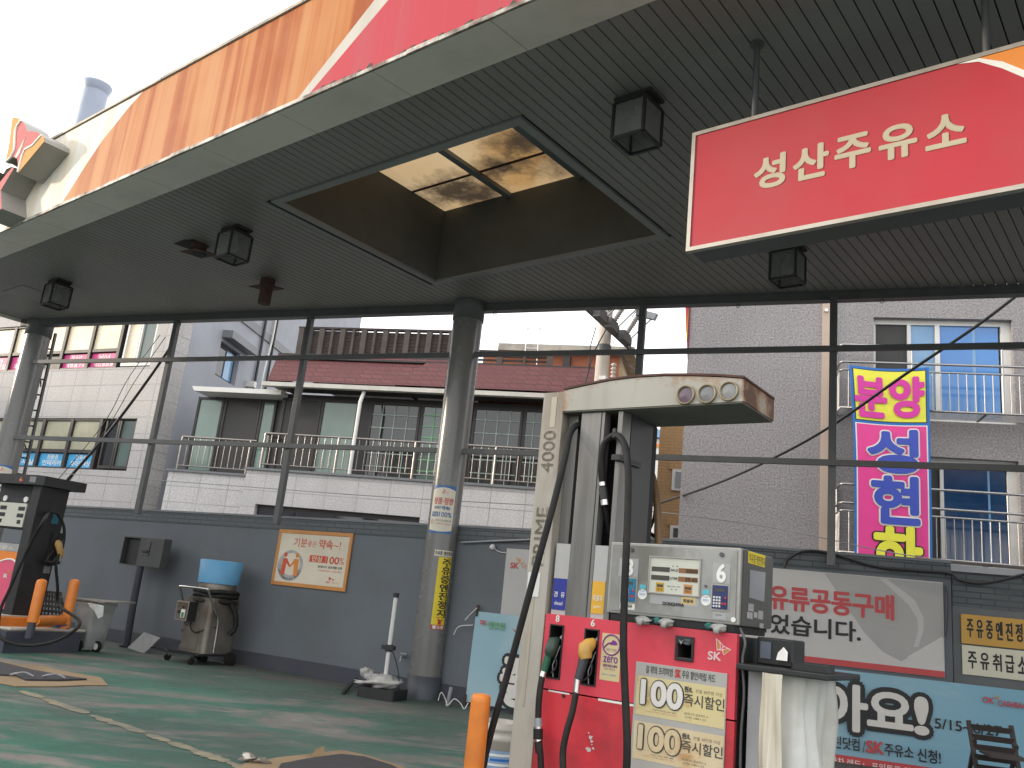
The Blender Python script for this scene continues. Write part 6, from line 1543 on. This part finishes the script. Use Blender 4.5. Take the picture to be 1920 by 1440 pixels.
m.text('5000', U(.73), V(.615), U(.955), V(.72), y - .002, m_txtblack, .01, slant=0); m.text('29.45', U(.72), V(.375), U(.955), V(.48), y - .002, m_txtblack, .01)
m.text('SALE', U(.425), V(.635), U(.57), V(.70), y, m_txtblack, .02); m.text('LITER', U(.42), V(.40), U(.57), V(.465), y, m_txtblack, .02); m.text('PRICE PER LITER', U(.37), V(.185), U(.63), V(.22), y, m_txtblack)
m.text('경 유', U(.17), V(.06), U(.28), V(.13), y - .002, m_txtblack); m.text('휘발유', U(.73), V(.06), U(.845), V(.13), y - .002, m_txtblack)
for u in (.455, .54): m.box(U(u), U(u + .02), y - .001, y, V(.765), V(.79), m_txtblack); m.box(U(u), U(u + .02), y - .001, y, V(.11), V(.135), m_txtblack)
m.build('readout', dp)
y = -.0345
def rz(a, b, c_, d): return rect(FP, Lz(*a), Lz(*b), Lz(*c_), Lz(*d), y)
m_plate = M('number_plate_grey', (.36, .36, .355), .45, .04)
m = MB(); r8 = rz((190, 280), (407, 285), (395, 492), (180, 480)); m.box(r8[0], r8[1], y - .001, y, r8[2], r8[3], m_plate); pl8 = m.build('number_plate', fp); m = MB(); r6 = rz((1245, 335), (1440, 345), (1430, 570), (1236, 555)); m.box(r6[0], r6[1], y - .001, y, r6[2], r6[3], m_plate); pl6 = m.build('number_plate', fp)
for ch_, r, pl_ in (('8', r8, pl8), ('6', r6, pl6)):
    m = MB()
    w_, h_ = r[1] - r[0], r[3] - r[2]; m.text(ch_, r[0] + w_ * .26, r[2] + h_ * .07, r[0] + w_ * .74, r[3] - h_ * .06, y - .002, m_white, .045); m.build('big_number', pl_)
m_kblue = M('keypad_blue', (.02, .03, .11), .4, .05); m_kcyan = M('keypad_teal', (.02, .17, .28), .4, .05); m_kwhite = M('key_white', (.6, .6, .58), .4); m_kred = M('key_red', (.5, .03, .04), .4)
for r, mt in ((rz((1240, 580), (1415, 596), (1405, 860), (1232, 845)), m_kblue), (rz((215, 500), (380, 512), (365, 775), (205, 760)), m_kcyan)):
    w_, h_ = r[1] - r[0], r[3] - r[2]; m = MB(); m.box(r[0] - .008, r[1] + .008, y - .003, y, r[2] - .009, r[3] + .006, m_headedge); m.box(r[0], r[1], y - .006, y - .003, r[2], r[3], mt); kp = m.build('keypad', fp)
    m = MB(); m.box(r[0] + w_ * .2, r[0] + w_ * .8, y - .007, y - .0061, r[2] + h_ * .74, r[2] + h_ * .86, m_lcd)
    for i in range(5):
        for j in range(4):
            mm = m_kwhite if i < 3 else (m_kred if (i, j) in ((4, 3), (4, 1), (3, 1)) else (m_bblue if mt is m_kcyan else mt)); m.box(r[0] + w_ * (.08 + .18 * i), r[0] + w_ * (.2 + .18 * i), y - .0085, y - .0061, r[2] + h_ * (.07 + .125 * j), r[2] + h_ * (.155 + .125 * j), mm)
    m.build('keys', kp)
for r in (rz((398, 630), (498, 635), (498, 742), (398, 738)), rz((1108, 695), (1217, 700), (1217, 815), (1108, 810))):
    m = MB(); c0 = ((r[0] + r[1]) / 2, y, (r[2] + r[3]) / 2); rr = (r[1] - r[0]) / 2; m.cyl(c0, rr, 0, .002, m_white, 22, 'y'); m.text('정량검사', c0[0] - rr * .7, c0[2] - .006, c0[0] + rr * .7, c0[2] + .007, y - .003, m_bblue, 0); m.text('합격필증', c0[0] - rr * .5, c0[2] + .012, c0[0] + rr * .5, c0[2] + .02, y - .003, m_bblue, 0); m.build('inspection_sticker', fp)
for r in (rz((423, 575), (487, 580), (485, 628), (420, 622)), rz((1126, 630), (1202, 638), (1198, 690), (1124, 684))): m = MB(); m.box(r[0], r[1], y - .0012, y, r[2], r[3], M('cyan_sticker', (.10, .45, .55), .45)); m.build('cyan_sticker', fp)
m = MB(); r = rz((1440, 945), (1500, 950), (1500, 997), (1440, 995)); m.cyl(((r[0] + r[1]) / 2, y, (r[2] + r[3]) / 2), .012, 0, .0015, m_white, 18, 'y'); m.build('round_sticker', fp)
m = MB(); r = rz((888, 715), (1048, 722), (1042, 806), (882, 796)); m.box(r[0], r[1], y - .0013, y, r[2], r[3], M('tan_label', (.60, .44, .2), .5, .08)); m.text('휘발유', r[0] + .01, r[2] + .008, r[1] - .01, r[3] - .01, y - .002, m_txtblack, .02)
m.build('label_plate', fp); m = MB(); r = rz((275, 780), (362, 785), (358, 862), (270, 855)); m.box(r[0] - .04, r[1], y - .0013, y, r[2], r[3], m_white); m.text('경유', r[0] - .03, r[2] + .008, r[1] - .01, r[3] - .008, y - .002, m_txtblack, .01)
m.build('label_plate', fp); m = MB(); r = rz((530, 690), (1080, 715), (1080, 820), (530, 800)); m.box(r[0], r[1], y - .0006, y, r[2], r[3], m_plate); a = Pq(*Lz(678, 800)); b = Pq(*Lz(915, 812)); 
m.text('DONGHWA', a[0], Pq(*Lz(790, 815))[1], b[0], Pq(*Lz(790, 778))[1], y - .001, m_txtblack, .03)
m.build('label_plate', fp); m = MB(); r = rz((1240, 885), (1390, 900), (1385, 975), (1240, 960)); m.box(r[0], r[1], y - .0008, y, r[2], r[3], m_plate); m.text('휘발유', r[0] + .01, r[2] + .016, r[1] - .02, r[3] - .008, y - .0015, m_txtblack, 0)
m.build('label_plate', fp)
for a, b in ((328, 185), (1343, 240), (1162, 592)): m = MB(); p_ = Pq(*Lz(a, b)); m.cyl((p_[0], y, p_[1]), .011 if a != 1162 else .006, 0, .008, m_greysteel, 14, 'y'); m.build('screw', fp)
# side of the head
sx_ = hx1 + .001
Ps = lambda a, b: FP.X(*Lz(a, b), sx_)
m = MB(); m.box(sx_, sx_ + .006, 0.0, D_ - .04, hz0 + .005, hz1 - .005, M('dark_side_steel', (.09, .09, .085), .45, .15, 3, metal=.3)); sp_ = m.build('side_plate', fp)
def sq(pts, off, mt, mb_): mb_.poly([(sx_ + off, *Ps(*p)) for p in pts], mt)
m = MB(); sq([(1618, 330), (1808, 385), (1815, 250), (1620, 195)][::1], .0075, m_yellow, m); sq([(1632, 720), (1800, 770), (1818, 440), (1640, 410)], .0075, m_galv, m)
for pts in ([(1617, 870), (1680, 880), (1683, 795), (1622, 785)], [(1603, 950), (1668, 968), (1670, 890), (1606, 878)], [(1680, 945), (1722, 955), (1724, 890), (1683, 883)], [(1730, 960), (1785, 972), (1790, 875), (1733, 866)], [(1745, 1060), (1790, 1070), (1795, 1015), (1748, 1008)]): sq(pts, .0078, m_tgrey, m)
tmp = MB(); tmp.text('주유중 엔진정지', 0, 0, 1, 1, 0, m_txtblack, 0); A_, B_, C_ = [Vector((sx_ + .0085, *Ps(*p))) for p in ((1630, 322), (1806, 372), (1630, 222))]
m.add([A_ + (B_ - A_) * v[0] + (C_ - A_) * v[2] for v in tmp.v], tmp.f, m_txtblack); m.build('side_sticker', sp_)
# emblem, card slot, stickers on the red panel
y = -.0205
m = MB(); m.box(xc[0], xc[1], -.03, -.0202, xc[2], ch[2], m_black); m.box(xc[0], xc[1], -.03, -.0202, ch[3], xc[3], m_black); m.box(xc[0], ch[0], -.03, -.0202, ch[2], ch[3], m_black); m.box(ch[1], xc[1], -.03, -.0202, ch[2], ch[3], m_black); bb = m.build('card_slot', fp, bevel=.003)
m = MB(); w_ = xc[1] - xc[0]; m.text('현금영수증', xc[0] + w_ * .5, xc[3] - .022, xc[1] - w_ * .2, xc[3] - .012, -.031, m_galv); m.text('카드', xc[0] + w_ * .5, xc[3] - .04, xc[1] - w_ * .22, xc[3] - .027, -.031, m_galv); m.prism([(xc[0] + w_ * .2, xc[3] - .018), (xc[0] + w_ * .33, xc[3] - .04), (xc[0] + w_ * .45, xc[3] - .018), (xc[0] + w_ * .33, xc[3] - .026)], -.032, -.0305, m_galv); m.build('slot_marking', bb)
m = MB(); Pe = lambda a, b: FP.P(*Lz(a, b), y); m_epink = M('emblem_pale_pink', (.72, .5, .5), .45)
pl = lambda pts, mt, d=0: m.poly([(Pe(*p)[0], y - d, Pe(*p)[1]) for p in pts][::-1], mt)
pl([(1275, 1180), (1320, 1215), (1358, 1262), (1340, 1290), (1335, 1318), (1283, 1315)], m_epink); pl([(1282, 1192), (1310, 1220), (1322, 1262), (1316, 1300), (1290, 1305)], m_sorange, .0006); pl([(1322, 1232), (1350, 1264), (1332, 1302), (1326, 1300), (1330, 1260)], m_redp, .0008)
pl([(1362, 1265), (1448, 1310), (1362, 1372), (1340, 1320), (1345, 1285)], m_epink); pl([(1360, 1310), (1400, 1300), (1440, 1312), (1365, 1362), (1352, 1330)], m_sorange, .0006); pl([(1364, 1275), (1400, 1293), (1358, 1303), (1348, 1300)], m_redp, .0008)
a, b = Pe(1188, 1370), Pe(1330, 1390); m.text('SK', a[0], Pe(1258, 1425)[1], b[0], Pe(1258, 1335)[1], y - .0005, m_epink, .05); m.build('winged_emblem', fp)
x0_, x1_, z0_, z1_ = rect(FP, (1131, 1186), (1166, 1191), (1161, 1279), (1123, 1274), y); m = MB(); m.box(x0_, x1_, y - .001, y, z0_, z1_, M('zero_sticker', (.60, .50, .27), .45, .05)); w_, h_ = x1_ - x0_, z1_ - z0_; m_purple = M('zero_purple', (.20, .03, .24), .45)
cx_, cz_, rr = x0_ + w_ * .5, z0_ + h_ * .76, w_ * .44; m.tube([(cx_ + rr * math.cos(k * .26), y - .002, cz_ + rr * math.sin(k * .26)) for k in range(24)], .004, m_purple, 5, True)
m.poly([(cx_ - rr * .15, y - .002, cz_), (cx_ + rr * .45, y - .002, cz_ - rr * .0), (cx_ + rr * .75, y - .002, cz_ + rr * .1), (cx_ + rr * .45, y - .002, cz_ + rr * .45), (cx_ + rr * .1, y - .002, cz_ + rr * .5)], m_purple); m.tube(smooth_path([(cx_ - rr * .85, y - .002, cz_ - rr * .35), (cx_ - rr * .4, y - .002, cz_ + rr * .1), (cx_, y - .002, cz_ + rr * .2)], 4), .004, m_purple, 5)
m.text('유증기 안녕', cx_ - rr * .6, cz_ - rr * .62, cx_ + rr * .6, cz_ - rr * .35, y - .002, m_purple); m.text('zero', x0_ + w_ * .14, z0_ + h_ * .38, x0_ + w_ * .87, z0_ + h_ * .51, y - .002, m_purple, .02); m.text('유증기회수설비', x0_ + w_ * .14, z0_ + h_ * .285, x0_ + w_ * .86, z0_ + h_ * .345, y - .002, m_purple, .02); m.text('설치 주유소', x0_ + w_ * .22, z0_ + h_ * .215, x0_ + w_ * .78, z0_ + h_ * .27, y - .002, m_purple)
m.text('safety zero', x0_ + w_ * .12, z0_ + h_ * .105, x0_ + w_ * .45, z0_ + h_ * .14, y - .002, m_bblue); m.text('환경부', x0_ + w_ * .52, z0_ + h_ * .1, x0_ + w_ * .85, z0_ + h_ * .145, y - .002, m_bblue); m.build('zero_sticker', fp)
# discount card board
y = -.024
x0_, x1_, z0_, z1_ = rect(FP, (1192, 1241), (1365, 1262), (1355, 1470), (1181, 1445), y)
z0_ = zs_ - .30
m_cardgrey = M('card_board_grey', (.38, .365, .34), .5, .05)
def mat_agedpaper(name, c1, c2, seed):
    t_ = NT(name); n = t_.noise(5, 6, .65, t_.map((1, 1, 1.4), (seed, 3, seed))); c = t_.mix(t_.ramp(t_.noise(4, 3, .5, t_.map((1, 1, 1), (seed, 0, 2))), [(.35, 0.0), (.65, 1.0)]), c1, c2)
    c = t_.mix(t_.ramp(n, [(.54, 0.0), (.66, .8)]), c, (.42, .22, .08)); c = t_.mix(t_.ramp(n, [(.68, 0.0), (.75, .6)]), c, (.2, .1, .05)); t_.col(c); return t_.set(.45)
m_aged1, m_aged2 = mat_agedpaper('aged_yellow_paper', (.62, .52, .26), (.58, .49, .28), 2), mat_agedpaper('aged_cream_paper', (.62, .53, .36), (.58, .44, .25), 9)
m = MB(); m.box(x0_, x1_, y - .002, -.0203, z0_, z1_, m_cardgrey); cb = m.build('discount_board', fp, bevel=.002)
w_ = x1_ - x0_; yy = y - .0025
zc1, zc0 = P(1285, 1285)[1], P(1285, 1352)[1]; zd1_, zd0_ = P(1280, 1372)[1], P(1280, 1452)[1]
zc1 = P(1280, 1278, y)[1]; zc0 = P(1270, 1352, y)[1]; zd1_ = P(1272, 1365, y)[1]; zd0_ = P(1270, 1438, y)[1]
for (za_, zb_, mt, nm) in ((zc0, zc1, m_aged1, 'yellow discount card'), (zd0_, zd1_, m_aged2, 'stained cream discount card')):
    m = MB(); m.box(x0_ + .012, x1_ - .004, yy - .001, yy, za_, zb_, mt); h_ = zb_ - za_; U = lambda u: x0_ + w_ * u; V = lambda v: za_ + h_ * v
    m.text('100', U(.09), V(.30), U(.54), V(.90), yy - .0015, M('dark_grey_ink', (.05, .052, .05), .5), 0, None, 0, .105); m.text('100', U(.09), V(.30), U(.54), V(.90), yy - .0055, m_letg if za_ == zc0 else m_aged2, .055)
    g = M('dark_grey_ink', (.05, .052, .05), .5); m.text('원/L', U(.56), V(.76), U(.65), V(.9), yy - .0015, g, .03); m.text('즉시할인', U(.56), V(.42), U(.985), V(.72), yy - .0015, g, .012); m.text('전월 30만원 이상', U(.68), V(.77), U(.96), V(.86), yy - .0015, g); m.text('SK에너지 삼성카드 4', U(.57), V(.19), U(.82), V(.26), yy - .0015, g); m.text('(신청) 1688-1123', U(.58), V(.1), U(.80), V(.17), yy - .0015, g)
    m.text('주유시 리터당 할인 혜택', U(.22), V(.16), U(.48), V(.2), yy - .0015, g); m.text('자세한 내용은 홈페이지 참조', U(.14), V(.1), U(.5), V(.14), yy - .0015, m_sorange); m.build('discount_card', cb, label=nm)
m = MB(); zl1 = z1_ - .012; zl0 = zc1 + .016; g = M('dark_grey_ink', (.05, .052, .05), .5)
m.text('길 위의 프리미엄', x0_ + w_ * .12, zl0, x0_ + w_ * .42, zl1, yy, g, .01); m.text('SK', x0_ + w_ * .45, zl0, x0_ + w_ * .51, zl1, yy, m_txtred, .04); m.text('주유 할인/적립 카드', x0_ + w_ * .525, zl0, x0_ + w_ * .88, zl1, yy, g, .01); m.build('lettering', cb)
# gloves tucked under the head
m_glove = M('dirty_cotton', (.34, .34, .32), .85, .25, 20, (.12, .13, .12), .7, 9, .5, bump=.4, bs=120); m_gcuff = M('teal_cuff', (.03, .16, .14), .8, .2, 20)
for k, (a, b, lab, cuff) in enumerate((((430, 970), 0, 'grimy balled work glove, leftmost of three on the pump ledge', 0), ((700, 1000), 0, 'white work glove with teal cuff in the middle of the pump ledge', -1), ((1290, 1060), 0, 'twisted grey work glove with teal cuff at the right of the pump ledge', -1))):
    x_, z_ = FP.P(*Lz(*a), -.05); f = FP.at(x_, -.03, za); t = thing('work_glove', lab, 'glove', f, 'cotton work gloves')
    m = MB(); noise_blob(m, (0, 0, .018), .042, .03, .02, m_glove, k + 20, .35, 24, 14)
    for j in range(4): a_ = .5 + j * .5; m.tube(smooth_path([(.01 * j - .02, -.015, .02), (.012 * j - .02 + .018 * math.cos(a_), -.035, .014), (.014 * j - .025 + .03 * math.cos(a_), -.04, -.008 + .006 * (j % 2))], 4), [.011] * 8 + [.007], m_glove, 7) if True else None
    m.build('glove_body', t)
    if cuff: m = MB(); noise_blob(m, (-.05, -.005, .022), .018, .014, .016, m_gcuff, k + 30, .4, 16, 10); m.build('cuff', t)

# bollard and bucket
c = at_depth(903, 1300, 4.72); bf = Fr((c.x, c.y, 0), -90); zt_ = c.z
t = thing('bollard', 'plain orange bollard in front of the white pail', 'bollard', bf)
m = MB(); m.tube([(0, 0, 0), (0, 0, zt_ - .04)], .051, m_orange, 24); m.build('post', t)
m = MB(); m.lathe([(.051, zt_ - .04), (.05, zt_ - .018), (.042, zt_ - .006), (.02, zt_ - .001), (.0005, zt_)], (0, 0, 0), m_orange, 24); m.build('domed_cap', t)
c = at_depth(938, 1352, 6.4); bf = Fr((c.x, c.y, 0), -90)
m_pail = M('white_pail', (.55, .51, .45), .45, .05, 3, (.33, .26, .18), .5, 2.5)
t = thing('paint_pail', 'used white plastic pail with blue label behind the orange bollard', 'bucket', bf); hb = c.z
m = MB(); pr = [(.001, .0), (.125, .0), (.138, hb * .72), (.146, hb * .73), (.146, hb * .80), (.14, hb * .81), (.142, hb * .88), (.148, hb * .89), (.148, hb * .94), (.143, hb * .95), (.147, hb), (.14, hb), (.12, .02), (.0, .02)]
m.lathe(pr, (0, 0, 0), m_pail, 32); m.build('pail', t)
m = MB(); fnp = lambda x, y, z: (math.sin(x / .14) * (.134 - y), -math.cos(x / .14) * (.134 - y), z)
m_lb = M('label_light_blue', (.25, .38, .55), .5, .1); curved(m, fnp, -.1, .12, hb * .18, hb * .6, -.0035, m_lb, 10)
for i in range(5): curved(m, fnp, -.06 + .01 * (i % 2), .09, hb * (.24 + .07 * i), hb * (.275 + .07 * i), -.0045, m_bblue if i % 2 else m_white, 6)
m.build('pail_label', t)
m = MB(); m.tube(smooth_path([(-.146, 0, hb * .86), (-.13, -.1, hb * .5), (0, -.165, hb * .3), (.13, -.1, hb * .5), (.146, 0, hb * .86)], 6), .005, m_galv, 6); m.build('bail_handle', t)

# stand with tray and plastic curtain right of the pump
TS = FP.at(1.2, .05, 0); P = TS.P
t = thing('payment_stand', 'pale cabinet with black tray draped in grubby white plastic beside the pump', 'stand', TS)
m_cab = M('pale_cabinet', (.54, .54, .55), .6, .06, 2, (.3, .3, .31), .4, 2)
ztr = P(1470, 1252)[1]; xe = P(1525, 1300, -.05)[0]
m = MB(); m.box(.0, P(1492, 1300, -.05)[0], .0, .36, .15, ztr - .03, m_cab); m.build('cabinet', t)
m = MB(); m.box(-.01, P(1556, 1256, -.1)[0], -.14, .40, ztr - .028, ztr, m_black); m.build('tray', t, bevel=.006)
def drape(x0_, x1_, z0_, z1_, y0_, seed, mat, nx=36, nz=16):
    rnd = random.Random(seed); ph = rnd.uniform(0, 6); q = MB(); vs = []
    for j in range(nz + 1):
        v = j / nz
        for i in range(nx + 1):
            u = i / nx; x = x0_ + (x1_ - x0_) * (u * (1 - .0 * v)); k = .3 + .7 * (1 - v)
            vs.append((x, y0_ - .02 * k * math.sin(u * 21 + ph + v) - .03 * k * math.sin(u * 8 + ph * 2) - .012 * math.sin(v * 11 + u * 5), z0_ + (z1_ - z0_) * v))
    q.add(vs, [(j * (nx + 1) + i, j * (nx + 1) + i + 1, (j + 1) * (nx + 1) + i + 1, (j + 1) * (nx + 1) + i) for j in range(nz) for i in range(nx)], mat, True); return q
m_plast = M('grubby_white_plastic', (.60, .60, .575), .4, .08, 3, (.35, .31, .25), .45, 2.5, .5)
cx2 = P(1492, 1300, -.05)[0]
q = MB(); vs = []; nx, nz = 48, 16; x0_ = P(1430, 1300, -.1)[0]; L1 = cx2 + .03 - x0_; L2 = .44
for jj in range(nz + 1):
    v = jj / nz; k = .3 + .7 * (1 - v)
    for ii in range(nx + 1):
        s_ = (L1 + L2) * ii / nx; off = .018 * k * math.sin(s_ * 46 + 1 + v) + .022 * k * math.sin(s_ * 19 + 2.2) + .01 * math.sin(v * 11 + s_ * 9)
        if s_ < L1: p_ = (x0_ + s_, -.08 - off)
        else: p_ = (cx2 + .03 + off + .03, -.08 + (s_ - L1))
        vs.append((p_[0], p_[1], .15 + (ztr - .03 - .15) * v))
q.add(vs, [(jj * (nx + 1) + ii, jj * (nx + 1) + ii + 1, (jj + 1) * (nx + 1) + ii + 1, (jj + 1) * (nx + 1) + ii) for jj in range(nz) for ii in range(nx)], m_plast, True)
q.build('plastic_drape', t)
zt2 = P(1445, 1262, -.12)[1]; drape(P(1432, 1300, -.12)[0], P(1470, 1300, -.12)[0], .15, zt2, -.16, 7, M('cream_cloth', (.64, .58, .47), .6, .06, 3), 14).build('cloth_strip', t)
f = TS.at(.02, .02, ztr); t = thing('card_terminal', 'black card machine with paper slip standing on the tray', 'card machine', f)
zb_ = P(1410, 1192)[1] - ztr
m = MB(); m.box(.0, .17, .02, .2, .001, zb_, m_black); m.build('terminal_body', t, bevel=.008)
m = MB(); m.box(.02, .07, .012, .0195, .03, zb_ - .02, M('blue_grey_window', (.10, .12, .15), .3)); m.build('terminal_window', t)
m = MB(); m.add([(.10, .0, .03), (.155, -.01, .03), (.15, .01, zb_ * .55), (.13, .012, zb_ * .72), (.105, .01, zb_ * .5)], [(0, 1, 2, 3, 4)], m_white); m.build('paper_slip', t)
f = TS.at(.30, -.02, ztr); t = thing('card_reader', 'flat black handset lying on the tray edge', 'handset', f)
m = MB(); m.prismz(rrect(.085, .05, .015), .001, .03, m_black); m.build('reader_body', t, bevel=.006)
cable('thin grey cable hanging between the red pump and the pale cabinet', [FP.w(*v) for v in [Q(1388, 1178, -.0), Q(1397, 1205, -.03), Q(1392, 1240, -.03), Q(1395, 1300, -.03), Q(1390, 1370, -.03), Q(1388, 1440, -.03)]], .006, 'cables on the wall', m_greysteel, 'pump_cable')

# slatted chair in front of the long banner
c = at_depth(1855, 1400, 8.0); CH = Fr((c.x, c.y, 0), -75); P = CH.P
t = thing('folding_chair', 'dark brown slatted folding chair in front of the blue banner', 'chair', CH)
m_chair = M('dark_brown_slats', (.035, .026, .024), .5, .2, 4); zt_ = P(1855, 1356)[1]; xa_, xb_ = P(1820, 1400)[0], P(1897, 1400)[0]
for x, tp in ((xa_, -.04), (xb_, -.0)):
    m = MB(); m.bar((x + .02, -.25, 0), (x + tp * .3, 0, zt_), .035, .03, m_chair, (0, 1, 0)); m.build('back_post', t)
    m = MB(); m.bar((x + .015, .3, 0), (x + .015, -.08, .5), .03, .03, m_chair, (0, 1, 0)); m.build('rear_leg', t)
for k in range(6):
    z = zt_ - .045 - k * .078; m = MB(); yk = -.25 * (1 - z / zt_)
    m.obox(((xa_ + xb_) / 2, yk - .012, z), ((xb_ - xa_) / 2, 0, 0), (0, .008, 0), (0, -.006, .024), m_chair); m.build('back_slat', t)
m = MB()
for k in range(6): m.box(xa_ + .02, xb_ - .02, -.24 - .06 * k, -.19 - .06 * k, .42, .44, m_chair)
m.build('seat', t)

bpy.data.objects.remove(_keepo)
bpy.data.curves.remove(_keep)
